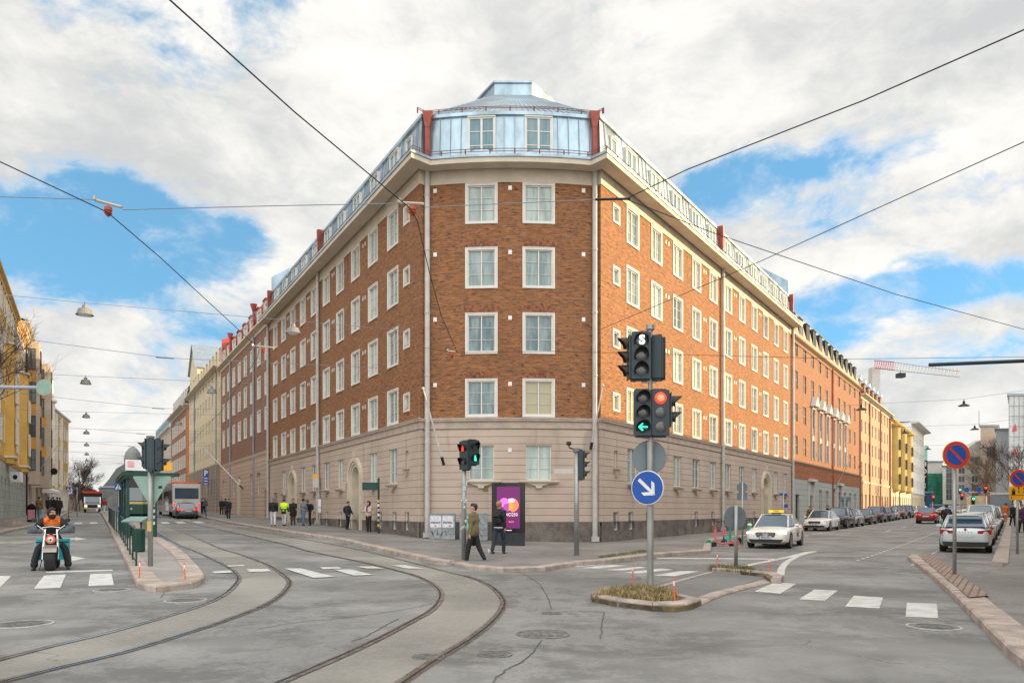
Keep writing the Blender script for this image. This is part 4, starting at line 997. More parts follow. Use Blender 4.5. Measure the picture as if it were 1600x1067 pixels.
# --- right street beyond the corner block
def run_right():
    cs = [38.6+3.35*k for k in range(10)]
    b, R = row_building('apartment_building', 'orange brick block with brown mansard and gabled bays, next along the right street', fR, nR, 37.0, 72.5, .35, 17.2, row(6.65, 4, 2.95, 1.75), cs, 1.25, M_brick3,
        base=(6.0, M_stone4), roof=pm('brown_sheet_roof', (.20, .17, .13), .5, .3, var=.15), mans=19.9, mtop=2.2, trim=.0, frame=M_graypl, glass=M_glassd, pipes=(54.7, 72.2), pipemat=M_rust, cornice=.35, cmat=M_brick3, trimc=M_dark,
        gfw=cs[3:], gz=1.1, gh=2.2, gdoor=(38.8, 44.2), dcols=[38+2.9*k for k in range(12)])
    for k, c in enumerate(cs[2:8]):      # six slim oriels with little gables
        m = MB(); q = Vector(fR(c, 0, 0))-R
        m.box(-.72, -.62, -.16, 0, 6.5, 11.6); m.box(.62, .72, -.16, 0, 6.5, 11.6); m.box(-.72, .72, -.16, 0, 11.45, 11.7); m.yprism([(-.95, 11.7), (.95, 11.7), (0, 12.7)], -.5, 0); m.box(-.6, .6, -.05, 0, 8.4, 8.9)
        m.build('gabled_bay', M_graypl, b, q, rz_for(nR))
    m = MB(); m.M = Matrix.Translation(-R)   # brick panel strip above the stone base
    q = [fR(37.05, 0, 0), fR(72.4, 0, 0), fR(72.4, .10, 0), fR(37.05, .10, 0)]; m.prism([p[:2] for p in q], 4.5, 5.72); m.build('brick_fascia', pm('plain_orange_brick', (.33, .12, .052), .85, var=.25, scale=3), b)
    for s in (44.2, 58.2):
        m = MB(); m.box(-1.3, 1.3, -.4, 0, 4.35, 4.6); m.box(-1.1, -.95, -.16, 0, .1, 4.35); m.box(.95, 1.1, -.16, 0, .1, 4.35); m.build('door_canopy', M_graypl, b, Vector(fR(s, .06, 0))-R, rz_for(nR))
    cs = [74+3.0*k for k in range(9)]
    b, R = row_building('apartment_building', 'peach brick block with a row of tall brick chimneys, third along the right street', fR, nR, 72.7, 100, .6, 16.6, row(6.2, 4, 2.75, 1.75), cs, 1.15, M_peach, base=(5.4, M_peach), roof=M_rust, mtop=2.0, trim=0, frame=M_graypl,
        glass=M_glassd, pipes=(80, 90, 99.8), pipemat=M_rust, cornice=.7, cmat=M_cream, gz=.9, gh=2.2)
    for k in range(6):
        m = MB(); m.box(-.55, .55, -.9, .9, 15.8, 18.7); c_ = m.build('chimney', M_brick3, b, Vector(fR(75.5+3.7*k, -1.3, 0))-R, rz_for(nR))
        h = MB(); h.yprism([(-.75, 18.7), (.75, 18.7), (.75, 18.85), (0, 19.35), (-.75, 18.85)], -1.05, 1.05); h.build('chimney_cap', M_zinc, c_)
    cs = [101.5+3.0*k for k in range(10)]
    b, R = row_building('apartment_building', 'golden yellow building with rounded bay towers, fourth along the right street', fR, nR, 100.2, 131, .8, 16.2, row(5.8, 4, 2.8, 1.7), cs, 1.15, M_yell2, base=(5.0, M_beig), roof=M_zinc, mtop=3.4, trim=0, frame=M_dkwin, glass=M_glassd,
        pipes=(100.6, 112), pipemat=M_green, cornice=.6, cmat=M_yell2, gz=.9, gh=2.2)
    for s in (104.5, 113.5, 122.5):
        m = MB(); q = Vector(fR(s, .1, 0))-R; m.lathe([(.6, 4.6), (1.0, 5.0), (1.0, 15.0), (1.35, 15.3), (1.4, 15.6), (1.0, 15.7)], 14, (q.x, q.y, 0)); m.build('rounded_bay', M_yell2, b)
        for z in (5.8, 8.6, 11.4): put(b, WMC[(1.15, 1.7, 0, 'dark_brown_frame', 'dark_window_glass', 2)], 'bay_window', fR, s, z, nR, 1.16, R)
    m = MB(); m.M = Matrix.Translation(-R)
    for s in (103.5, 112.5, 127): m.yprism([(-.1, 0)]*3, 0, 0) if False else None
    cs = [132.5+2.6*k for k in range(10)]
    b, R = row_building('office_building', 'cream white block with an overhanging flat roof ending the right-hand row', fR, nR, 131.2, 157, 1, 18.6, row(6.0, 4, 3.0, 1.6), cs, 1.3, M_whiter, base=(5.0, M_yelp), roof=M_zincd, mtop=.3, trim=0, frame=M_graypl, glass=M_glass,
        cornice=1.3, cmat=M_graypl, gz=.9, gh=2.2, depth=14)
    m = MB(); m.box(-.7, 0, -.2, .2, 3.4, 4.6); m.build('projecting_sign', M_black, b, Vector(fR(150, .8, 0))-R, rz_for(nR))
run_right()

def fO(s, o, z): p = dR*s+nR*(5.6-o); return (p.x, p.y, z)
row_building('apartment_building', 'unseen beige block across the right street, added to shade the crossing', fO, -nR, 8, 128, 0, 13.2, row(4.6, 3, 2.9, 1.7), [10+3.4*k for k in range(34)], 1.3, M_beig, roof=M_zincd, mtop=.5, trim=0, frame=M_white, cornice=.4)  # unseen row added opposite, height set so its shadow covers the street
# ================================================================== FURNITURE
def gz_(x, y, pv=0.): return zg(x, y)+pv
def textm(parent, s, size, mat, loc, rz=0, name='lettering', rx=pi/2, align='CENTER', sx=1., bold=0.):
    cu = bpy.data.curves.new(name, 'FONT'); cu.body = s; cu.size = size; cu.align_x = align; cu.align_y = 'CENTER'; cu.extrude = .0015; cu.offset = bold; cu.resolution_u = 3
    o = bpy.data.objects.new(name, cu); COL.objects.link(o)
    dg = bpy.context.evaluated_depsgraph_get(); me = bpy.data.meshes.new_from_object(o.evaluated_get(dg)); bpy.data.objects.remove(o)
    me.materials.clear(); me.materials.append(mat)
    o = bpy.data.objects.new(name, me); COL.objects.link(o); o.parent = parent; o.location = loc; o.rotation_euler = (rx, 0, rz); o.scale = (sx, 1, 1)
    return o
E_red = pm('lit_red_lamp', (.9, .05, .02), .4, var=0, emit=(1, .022, .012), es=1.6)
E_redc = pm('lit_red_core', (.95, .3, .15), .4, var=0, emit=(1, .10, .035), es=1.0)
E_grn = pm('lit_green_lamp', (.05, .8, .5), .4, var=0, emit=(.03, .8, .42), es=1.6)
E_wht = pm('lit_white_lamp', (.9, .9, .8), .4, var=0, emit=(1, 1, .8), es=1.1)
E_head = pm('lit_headlamp', (.9, .9, .9), .3, var=0, emit=(1, .97, .9), es=.7)
E_tail = pm('lit_tail_lamp', (.7, .03, .02), .3, var=0, emit=(1, .05, .035), es=.8)
E_amb = pm('lit_amber_lamp', (.9, .4, .05), .3, var=0, emit=(1, .45, .05), es=2.5)
M_lens = pm('unlit_lens', (.07, .07, .075), .25, .0, var=.1, spec=.9)
M_blue = pm('sign_blue', (.010, .085, .40), .35, var=.04); M_signred = pm('sign_red', (.62, .045, .02), .4, var=.04); M_signyel = pm('sign_yellow', (.85, .42, .02), .45, var=.05)
M_sw = pm('sign_white', (.78, .78, .77), .4, var=.04)
M_stick = pm('sticker_mix', (.5, .5, .48), .6, var=.5, scale=14)
def head(parent, p, rz, n, lit=None, h=.98, w=.30, shape=None, litm=None, visors=True):
    """traffic-light head; -y is the front.  lit = {index from top: material}"""
    m = MB(); m.rbox(-w/2, w/2, -.02, .17, 0, h, .03); m.box(-w/2-.02, w/2+.02, -.045, -.02, -.02, h+.02)
    m.box(-w/2+.03, w/2-.03, .02, .12, h, h+.05); m.box(-w/2+.03, w/2-.03, .02, .12, -.05, 0)
    hd = m.build('signal_head', M_tgrey, parent, p, rz); r = w*.36
    for i in range(n):
        z = h-h*(i+.5)/n; m = MB(); mt = (lit or {}).get(i, M_lens)
        m.lathe([(r, -.05), (r*.9, -.062), (r*.5, -.075), (.001, -.08)], 20, (0, 0, z), 'y')
        if i in (lit or {}) and shape:
            m2 = MB(); m2.lathe([(r, -.05), (r*.9, -.06), (.001, -.066)], 18, (0, 0, z), 'y'); m2.build('lens', M_black, hd)
            m = MB()
            if shape == 'arrow':
                q = r*.75
                for a, b in (((-q, z), (q, z)), ((-q, z), (-q*.1, z+q*.8)), ((-q, z), (-q*.1, z-q*.8))): m.tube([(a[0], -.075, a[1]), (b[0], -.075, b[1])], .014, 6)
            elif shape == 'man':
                m.lathe([(.001, -.09), (.02, -.08), (.022, -.07)], 10, (0, 0, z+r*.65), 'y'); m.box(-.025, .025, -.085, -.07, z-.02, z+r*.4); m.box(-.03, -.005, -.085, -.07, z-r*.75, z-.02); m.box(.005, .035, -.085, -.07, z-r*.75, z-.02)
            m.build('lit_symbol', mt, hd)
        else: m.build('lens', mt, hd)
        if visors:
            v = MB(); N = 12; a0, a1 = radians(-35), radians(215); L_ = .20
            for k in range(N):
                t0, t1 = a0+(a1-a0)*k/N, a0+(a1-a0)*(k+1)/N; R_ = r+.02
                c = lambda t, y, R_: (R_*cos(t), y, z+R_*sin(t))
                f0, f1 = -.05-L_*(.35+.65*max(0, sin(t0))), -.05-L_*(.35+.65*max(0, sin(t1)))
                v.face([c(t0, -.04, R_), c(t1, -.04, R_), c(t1, f1, R_), c(t0, f0, R_)]); v.face([c(t0, -.04, R_-.006), c(t1, -.04, R_-.006), c(t1, f1, R_-.006), c(t0, f0, R_-.006)])
            v.build('visor', M_black, hd)
    return hd
def disc(parent, name, r, p, rz, mat, th=.012, n=36, back=None):
    m = MB(); m.lathe([(r-.006, 0), (r, -th*.5), (r-.006, -th)], n, (0, 0, 0), 'y'); return m.build(name, mat, parent, p, rz)
def pole(parent, h, r=.055, mat=None, name='pole', x=0, y=0, z0=-.1):
    m = MB(); m.tube([(x, y, z0), (x, y, h)], r, 14); return m.build(name, mat or M_grey, parent, smooth=True)
def rzp(px):   # rotation so that -y looks at the camera, plus an offset
    return 0
# ---- main signal mast on the grassy island
x, y = G(1016, 921, .1); z = zg(x, y)+.05
# scale: metres per pixel at this mast
k = y/F
T = thing('traffic_light', 'tall central signal mast with a red light, green arrow and blue arrow sign', 'traffic light', (x, y, z))
def hz(py): return ZC-(py-HY)*k-z
m = MB(); m.tube([(0, 0, -.1), (0, 0, hz(690))], .066, 16); m.tube([(0, 0, hz(690)), (0, 0, hz(515))], .045, 12); m.lathe([(.075, hz(516)), (.085, hz(515)), (.085, hz(508)), (.02, hz(507.5))], 14); m.tube([(0, 0, hz(696)), (0, 0, hz(693))], .074, 14)
m.build('pole', M_grey, T, smooth=False)
hw = .30
def X(px): return (px-1016)*k
h1 = head(T, (X(1000), -.12, hz(592)), radians(-4), 3, h=.86, w=.33)
textm(h1, 'S', .24, E_wht, (.01, -.085, .86-.143), bold=.010)
head(T, (X(985), .02, hz(591)), radians(-90), 3, h=.80, w=.30)
head(T, (X(1026), .05, hz(592)), radians(180-25), 3, h=.80, w=.31)
head(T, (X(1002), -.15, hz(680)), 0, 3, lit={2: E_grn}, shape='arrow', h=.84, w=.31)
h2 = head(T, (X(1029), -.15, hz(680)), 0, 3, lit={0: E_red}, h=.84, w=.31, visors=False)
m = MB(); m.lathe([(.07, -.082), (.001, -.09)], 18, (0, 0, .84-.14), 'y'); m.build('lit_core', E_redc, h2)
head(T, (X(1046), .03, hz(665)), radians(80), 2, h=.62, w=.28)
m = MB(); m.box(-.17, .25, -.03, .03, hz(684), hz(682)); m.box(-.17, .12, -.03, .03, hz(598), hz(595)); m.tube([(0, -.05, hz(690)), (0, -.05, hz(683))], .03, 8); m.build('bracket', M_grey, T)
d = disc(T, 'round_sign_back', .335, (0, .09, hz(714)), radians(175), M_signback)
d = disc(T, 'keep_right_sign', .335, (X(1010.5), -.09, hz(762)), radians(-32), M_sw)
disc(d, 'blue_face', .318, (0, -.013, 0), 0, M_blue, .003)
m = MB(); c, s_ = cos(radians(-43)), sin(radians(-43))
def RT(u, v): return (u*c-v*s_, u*s_+v*c)
m.yprism([RT(*p) for p in ((-.24, -.033), (.02, -.033), (.02, .033), (-.24, .033))], -.019, -.016)
for sg in (1, -1):
    pts = [(.21, 0), (.05, .16*sg), (-.03, .155*sg), (.10, .018*sg)]; m.yprism([RT(*p) for p in pts], -.019, -.0155)
m.yprism([RT(*p) for p in ((.0, -.033), (.17, -.02), (.17, .02), (.0, .033))], -.0188, -.0156)
m.build('white_arrow', M_sw, d)
# ---- grey-backed round sign on the far tip
x, y = G(1150, 886, .1); k = y/F; z = zg(x, y)+.05
T = thing('traffic_sign', 'grey round sign back on a short post at the far island tip', 'road sign', (x, y, z))
pole(T, 1.6-z-(789-HY)*k, .05); disc(T, 'sign_disc', .325, (0, .07, 1.6-z-(808-HY)*k), radians(188), M_signback)
# ---- corner signals
x, y = G(725, 875, .1); k = y/F; z = zg(x, y)+.1
T = thing('traffic_light', 'pedestrian signal post with red and green heads beside the walking man', 'traffic light', (x, y, z))
def hz(py): return ZC-(py-HY)*k-z
pole(T, hz(693), .075); m = MB(); m.lathe([(.1, hz(697)), (.13, hz(696)), (.13, hz(691)), (.03, hz(690.5))], 14); m.build('pole_cap', M_lamp, T)
head(T, (.02, -.14, hz(733)), radians(-42), 2, lit={0: E_red}, shape='man', h=.82, w=.30)
head(T, (.30, -.05, hz(725)), radians(38), 2, lit={1: E_grn}, shape='man', h=.70, w=.30)
m = MB()
rr = random.Random(4)
for i in range(16): a = rr.uniform(3.4, 6.0); zz = rr.uniform(.8, 2.6); m.box(.078*cos(a)-.03, .078*cos(a)+.03, .078*sin(a)-.012, .078*sin(a)+.004, zz, zz+rr.uniform(.05, .12))
m.build('sticker_patch', M_stick, T)
x, y = G(901, 868, .1); k = y/F; z = zg(x, y)+.1
T = thing('traffic_light', 'signal post with a camera on top and dark head turned away', 'traffic light', (x, y, z))
pole(T, hz(703)+0, .085); z0 = 1.6-z-(702-HY)*k; m = MB(); m.lathe([(.1, z0-.1), (.13, z0-.08), (.13, z0+.03), (.03, z0+.05)], 14); m.build('pole_cap', M_lamp, T)
head(T, (.22, .0, 1.6-z-(748-HY)*k), radians(90), 3, h=.95, w=.26)
m = MB(); m.tube([(-.05, 0, z0-.0), (-.25, -.05, z0+.05), (-.27, -.05, z0+.15)], .025, 6); m.lathe([(.06, -.08), (.075, 0), (.06, .08)], 10, (-.27, -.05, z0+.2), 'x'); m.build('traffic_camera', M_dark, T)
m = MB(); m.box(-.78, -.12, -.04, .0, 1.6-z-(740-HY)*k, 1.6-z-(732-HY)*k); m.box(-.78, -.05, -.03, .01, 1.6-z-(738-HY)*k-.02, 1.6-z-(737-HY)*k); m.build('name_plate', M_graypl, T)
# ---- left signal mast on the tram island
x, y = G(235, 884, .12); k = y/F; z = zg(x, y)+.1
T = thing('traffic_light', 'signal mast on the tram island carrying a pale green triangular sign back', 'traffic light', (x, y, z))
def hz(py): return ZC-(py-HY)*k-z
pole(T, hz(688), .062); m = MB(); m.lathe([(.075, hz(690)), (.10, hz(689)), (.10, hz(681)), (.03, hz(680.5))], 14); m.build('pole_cap', M_lamp, T)
head(T, (-.02, -.10, hz(732)), radians(-78), 2, h=.74, w=.26); head(T, (.12, -.06, hz(735)), radians(100), 2, h=.74, w=.26)
head(T, (.26, .02, hz(734)), radians(125), 2, lit={0: E_red}, h=.76, w=.25); head(T, (-.09, .08, hz(729)), radians(190), 2, h=.6, w=.25)
m = MB(); a = .47; m.yprism([(-a, 0), (a, 0), (a+.02, -.03), (.03, -.80), (-.03, -.80), (-a-.02, -.03)], .075, .085)
tb = m.build('yield_sign_back', M_signgrn, T, (0, 0, hz(743.5)), 0)
m = MB(); m.box(.17, .27, .068, .074, -.32, -.25); m.build('sticker_patch', M_black, tb)
m = MB(); m.box(-.055, .055, -.07, -.03, hz(829.5), hz(814)); m.build('yellow_plate', pm('faded_yellow_label', (.5, .36, .12), .6), T)
# ---- no-parking signs on the right
def noparking(T, zc, r, rz=0):
    d = disc(T, 'sign_disc', r, (0, -.06, zc), rz, M_signyel); disc(d, 'red_ring', r*.97, (0, -.013, 0), 0, M_signred, .003)
    disc(d, 'blue_face', r*.72, (0, -.0165, 0), 0, M_blue, .003)
    m = MB(); c = s = math.sqrt(.5); L_ = r*.80; w = r*.085
    m.yprism([(-L_*c-w*s, L_*s-w*c), (L_*c-w*s, -L_*s-w*c), (L_*c+w*s, -L_*s+w*c), (-L_*c+w*s, L_*s+w*c)], -.022, -.019); m.build('red_bar', M_signred, d)
x, y = G(1491.5, 898, .12); k = y/F; z = zg(x, y)+.05
T = thing('traffic_sign', 'large round no-parking sign on the cobbled wedge', 'road sign', (x, y, z)); pole(T, 1.6-z-(727-HY)*k, .042); noparking(T, 1.6-z-(711-HY)*k, .33, radians(0))
m = MB()
for i in range(26): a = random.uniform(0, 6.28); r = random.uniform(.06, .16); m.face([(r*cos(a), r*sin(a), 0), (r*cos(a)+.02, r*sin(a), 0), (r*cos(a)*1.25, r*sin(a)*1.25, random.uniform(.04, .12))])
tag(m.build('grass_tuft', pm('weed_green', (.08, .13, .03), .8, var=.3, scale=9), None, (x, y, z+.02)), 'small green weed tuft at the foot of the no-parking sign post', 'grass', kind='stuff')
x, y = G(1589.5, 865, .12); k = y/F; z = zg(x, y)+.1
T = thing('traffic_sign', 'smaller round no-parking sign with a yellow time plate under it, at the right edge', 'road sign', (x, y, z)); pole(T, 1.6-z-(752-HY)*k, .042); noparking(T, 1.6-z-(747.5-HY)*k, .32)
zt, zb_ = 1.6-z-(759.5-HY)*k, 1.6-z-(781-HY)*k; m = MB(); m.box(-.32, .32, -.075, -.06, zb_, zt); pb = m.build('time_plate', M_signyel, T)
m = MB(); m.box(-.31, .31, -.079, -.076, (zt*.35+zb_*.65), (zt*.35+zb_*.65)+.012); m.box(-.24, -.12, -.079, -.076, zt-.3, zt-.16); m.box(-.22, -.14, -.079, -.076, zt-.14, zt-.10)
for a, b_ in ((-.24, -.12),): m.tube([(a, -.078, zt-.16), (-.18, -.078, zt-.07), (b_, -.078, zt-.16)], .008, 5)
m.build('truck_symbol', M_black, pb)
for s, px_, pz in (('8', .0, .08), ('21', .2, .08), ('9', .0, .20), ('18', .2, .20), ('I', -.25, .41), ('P', .24, .41)): textm(pb, s, .10, M_black, (px_, -.079, zt-pz), bold=.004)
# ---- small signs at the taxi / left street
def sign_on_post(px, pyb, pyt, w, h, mat, label, face=0, sym=None, r=.04, back=False, pv=.1, postm=None, Y=None, cat='road sign', zc=None):
    if Y is None: x, y = G(px, pyb, pv)
    else: x, y = (px-CX)/F*Y, Y
    k = y/F; z = zg(x, y)+pv-.05; T = thing('traffic_sign', label, cat, (x, y, z)); pole(T, 1.6-z-(pyt-HY)*k, r, postm)
    return T, k, z
T, k, z = sign_on_post(1160, 845, 753, 0, 0, None, 'small grey round sign back over a square plate, by the wall', Y=35)
disc(T, 'sign_disc', .32*.78, (0, .06, 1.6-z-(761.5-HY)*k), pi, M_signback); m = MB(); m.box(-.24, .24, .04, .05, 1.6-z-(781-HY)*k, 1.6-z-(770-HY)*k); m.build('square_plate', M_signback, T)
T, k, z = sign_on_post(1224, 828, 770, 0, 0, None, 'blue street name plate and parking sign on a thin post behind the taxi', Y=48)
m = MB(); m.box(-.25, .25, -.02, .02, 1.6-z-(774-HY)*k, 1.6-z-(770.5-HY)*k); m.build('name_plate', M_blue, T); m = MB(); m.box(0, .28, -.02, .02, 1.6-z-(793-HY)*k, 1.6-z-(787.5-HY)*k); m.build('parking_plate', M_blue, T)
T, k, z = sign_on_post(1320, 822, 775, 0, 0, None, 'dark rear face of a square sign behind the parked cars', Y=62)
m = MB(); m.box(-.25, .25, -.02, .02, 1.6-z-(791-HY)*k, 1.6-z-(782-HY)*k); m.box(-.45, .45, -.02, .02, 1.6-z-(783-HY)*k, 1.6-z-(776-HY)*k); m.build('sign_plate', M_signback, T)
# parking sign by the bus
T, k, z = sign_on_post(322, 812, 734, 0, 0, None, 'blue parking sign with three plates and a blue-banded post near the silver bus', Y=66, r=.035)
w = .46
m = MB(); m.box(-w/2, w/2, -.04, -.02, 1.6-z-(745-HY)*k, 1.6-z-(733-HY)*k); pp = m.build('parking_plate', M_blue, T); textm(pp, 'P', .62, M_sw, (0, -.043, 1.6-z-(739.3-HY)*k), bold=.02)
for a, b_ in ((749, 745.6), (753, 749.6), (757.5, 753.6)):
    m = MB(); m.box(-w/2+.02, w/2, -.04, -.02, 1.6-z-(a-HY)*k, 1.6-z-(b_-HY)*k); q = m.build('small_plate', M_blue, T); m = MB(); zc = 1.6-z-((a+b_)/2-HY)*k; m.box(-.15, .15, -.045, -.04, zc-.03, zc+.03); m.build('white_line', M_sw, q)
m = MB(); m.tube([(0, 0, .25), (0, 0, .45)], .05, 8); m.tube([(0, 0, .65), (0, 0, .85)], .05, 8); m.build('blue_band', M_blue, T)
# pedestrian crossing signs
def zebra_sign(px, pyc, Y, w, label, zb=.1, banded=False):
    x = (px-CX)/F*Y; z = zg(x, Y)+zb; k = Y/F; T = thing('pedestrian_crossing_sign', label, 'road sign', (x, Y, z)); zc = 1.6-z-(pyc-HY)*k
    pole(T, zc, .035); m = MB(); m.box(-w/2, w/2, -.05, -.035, zc-w/2, zc+w/2); q = m.build('blue_plate', M_blue, T)
    m = MB(); m.yprism([(-w*.4, zc-w*.36), (w*.4, zc-w*.36), (0, zc+w*.4)], -.055, -.05); m.build('white_triangle', M_sw, q)
    m = MB(); m.lathe([(w*.05, -.06), (w*.05, -.056)], 8, (0, 0, zc+w*.13), 'y'); m.box(-w*.04, w*.04, -.06, -.056, zc-w*.14, zc+w*.08); m.tube([(0, -.058, zc-w*.12), (-w*.1, -.058, zc-w*.33)], w*.03, 4); m.tube([(0, -.058, zc-w*.12), (w*.12, -.058, zc-w*.33)], w*.03, 4); m.build('walker_symbol', M_black, q)
    if banded:
        m = MB()
        for j in range(3): m.tube([(0, 0, .3+j*.4), (0, 0, .5+j*.4)], .05, 10)
        m.build('blue_band', M_blue, T)
    return T
zebra_sign(185.5, 760, 40, .40, 'blue zebra crossing sign on a blue-banded post on the tram island', banded=True)
zebra_sign(107, 764, 62, .36, 'blue zebra crossing sign on the left pavement ahead of the trees')
zebra_sign(120.5, 762.5, 72, .30, 'small blue sign beside a grey square sign at the end of the left pavement')
# ---- orange snow marker sticks
ms = [(217.5, 905, 'at the left edge of the tram island tip'), (289.5, 909, 'at the right edge of the tram island tip'), (988, 912, 'behind the near grassy tip, left of the mast'), (1055, 940.5, 'on the right corner of the near grassy tip'), (1119.5, 886, 'beside the back of the grey round sign'), (1202.5, 896, 'at the far right corner of the island')]
for px, py, w in ms:
    x, y = G(px, py, .1); o = thing('marker_stick', 'thin orange snow marker stick '+w, 'marker stick', (x, y, zg(x, y)+.08), 0, 'orange marker sticks on the islands')
    m = MB(); m.tube([(0, 0, 0), (0, 0, .30)], .014, 7); m.build('orange_stick', M_orange, o); m = MB(); m.tube([(0, 0, .30), (0, 0, .38)], .014, 7); m.build('white_band', M_sw, o); m = MB(); m.tube([(0, 0, .38), (0, 0, .42)], .015, 7); m.build('orange_tip', M_orange, o)
    o.rotation_euler = (random.uniform(-.08, .08), random.uniform(-.1, .1), 0)
# ---- grass on the islands
def grass(name, label, polypx, n, hmin, hmax, mats, seed, z0=.085):
    rnd = random.Random(seed); P = [Vector(G(x, y, .1)) for x, y in polypx]; m = MB()
    x0, x1 = min(p.x for p in P), max(p.x for p in P); y0, y1 = min(p.y for p in P), max(p.y for p in P)
    def inside(x, y):
        c = False
        for i in range(len(P)):
            a, b = P[i], P[i-1]
            if (a.y > y) != (b.y > y) and x < (b.x-a.x)*(y-a.y)/(b.y-a.y)+a.x: c = not c
        return c
    tufts = []
    while len(tufts) < n//16:
        x, y = rnd.uniform(x0, x1), rnd.uniform(y0, y1)
        if inside(x, y): tufts.append((x, y, rnd.choice((0, 0, 0, 1, 2)), rnd.uniform(.6, 1.15)))
    for tx, ty, mi, s in tufts:
        m.mi = mi
        for _ in range(16):
            x, y = tx+rnd.gauss(0, .05), ty+rnd.gauss(0, .05); h = rnd.uniform(hmin, hmax)*s; a = rnd.uniform(0, 6.28); l = rnd.uniform(.1, .6)*h; w = rnd.uniform(.004, .008); z = zg(x, y)+z0
            px, py = -sin(a)*w, cos(a)*w; mx_, my_ = x+cos(a)*l*.35, y+sin(a)*l*.35; ex, ey = x+cos(a)*l, y+sin(a)*l
            m.face([(x-px, y-py, z-.03), (x+px, y+py, z-.03), (mx_+px*.8, my_+py*.8, z+h*.6), (mx_-px*.8, my_-py*.8, z+h*.6)]); m.face([(mx_-px*.8, my_-py*.8, z+h*.6), (mx_+px*.8, my_+py*.8, z+h*.6), (ex, ey, z+h*.93)])
    return tag(m.build(name, mats), label, 'grass', kind='stuff')
gm = [pm('dry_grass', (.40, .31, .15), .8, var=.2, scale=9), pm('dull_green_grass', (.13, .15, .05), .8, var=.2, scale=9), pm('brown_grass', (.22, .14, .07), .8, var=.2, scale=9)]
grass('dry_grass', 'dry straw-coloured grass growing round the central signal mast', [(932, 932), (945, 924), (1000, 917), (1045, 923), (1058, 930), (1040, 938), (1010, 941), (960, 935)], 6500, .05, .17, gm, 1)
grass('low_weeds', 'low green and brown weeds at the far tip of the island', [(1108, 888), (1115, 884.5), (1160, 885), (1195, 893), (1180, 894), (1130, 890)], 1500, .04, .14, [gm[1], gm[2], gm[0]], 2)
grass('kerb_weeds', 'patchy green weeds along the corner kerb behind the zebra crossing', [(935, 871), (980, 864), (1010, 861), (1010, 864), (960, 870), (938, 873)], 1500, .03, .08, [gm[1], gm[1], gm[0]], 3, .125)
grass('verge_grass', 'green grass beside the stone block at the left edge', [(-30, 822), (10, 815), (14, 818), (-20, 828)], 1200, .05, .15, [gm[1], gm[1], gm[0]], 4, .15)
x, y = G(5, 822, .12); m = MB(); m.rbox(-1.6, .9, -.35, .35, -.1, .36, .12); tag(m.build('stone_block', M_kerb, None, (x, y, zg(x, y)+.1)), 'low grey stone planter block at the left edge of the pavement', 'stone block')
# ---- advertising screen
x, y = G(794.5, 852, .12); k = y/F; z = zg(x, y)+.12
T = thing('advertising_screen', 'tall black advertising pillar showing a purple poster in front of the rounded corner', 'advertising screen', (x, y, z), radians(-2))
Wd = 52*k; H = 98*k
m = MB(); m.rbox(-Wd/2, Wd/2, -.14, .14, H*.21, H, .02); m.build('black_casing', pm('gloss_black_casing', (.008, .008, .009), .15, var=0), T); m = MB(); m.box(-Wd/2+.005, Wd/2-.005, -.13, .13, 0, H*.21-.004); m.build('grey_base', pm('dark_slate_metal', (.03, .035, .04), .4, .3), T)
sw, s0, s1 = Wd*.345, H*.275, H*.935
Eps = pm('purple_screen', (.10, .008, .08), .3, var=.0, emit=(.27, .018, .20), es=.28); m = MB(); m.box(-sw, sw, -.150, -.141, s0, s1); scn = m.build('purple_screen', Eps, T)
def blob(name, col, r, cx, cz, a0=0, a1=360, dy=0.):
    m = MB(); pts = [(cx+r*cos(radians(a0+(a1-a0)*i/24)), cz+r*sin(radians(a0+(a1-a0)*i/24))) for i in range(24 if a1-a0 == 360 else 25)]; m.yprism(pts, -.156-dy, -.151); return m.build(name, pm(name, col, .4, var=0, emit=col, es=.4), scn)
cz = H*.645
blob('lilac_disc', (.60, .16, .62), .20, -.17, cz+.10); blob('mauve_disc', (.38, .05, .38), .17, -.04, cz-.10, dy=.001); blob('orange_half_disc', (.90, .20, .10), .29, .14, cz, -95, 95, .002); blob('ochre_half_disc', (.80, .33, .03), .19, .02, cz-.04, -90, 90, .004)
m = MB(); m.yprism([(.0, cz+.11), (.2, cz+.11), (.27, cz+.15), (.27, cz+.23), (.2, cz+.27), (.0, cz+.27)], -.163, -.152); m.build('white_shape', pm('white_shape', (.75, .6, .75), .4, var=0, emit=(.75, .6, .75), es=.35), scn)
EW = pm('white_letters', (.85, .8, .85), .4, var=0, emit=(.85, .8, .85), es=.4)
textm(scn, 'RADIO250', .20, EW, (0, -.152, cz-.40), bold=0, sx=.85); textm(scn, 'SIA.FI', .09, pm('orange_letters', (.9, .3, .2), .4, var=0, emit=(.9, .3, .2), es=.7), (.12, -.152, cz-.70))
m = MB(); m.box(-.08, .14, -.146, -.142, H*.24, H*.25); m.build('small_white_mark', EW, T)
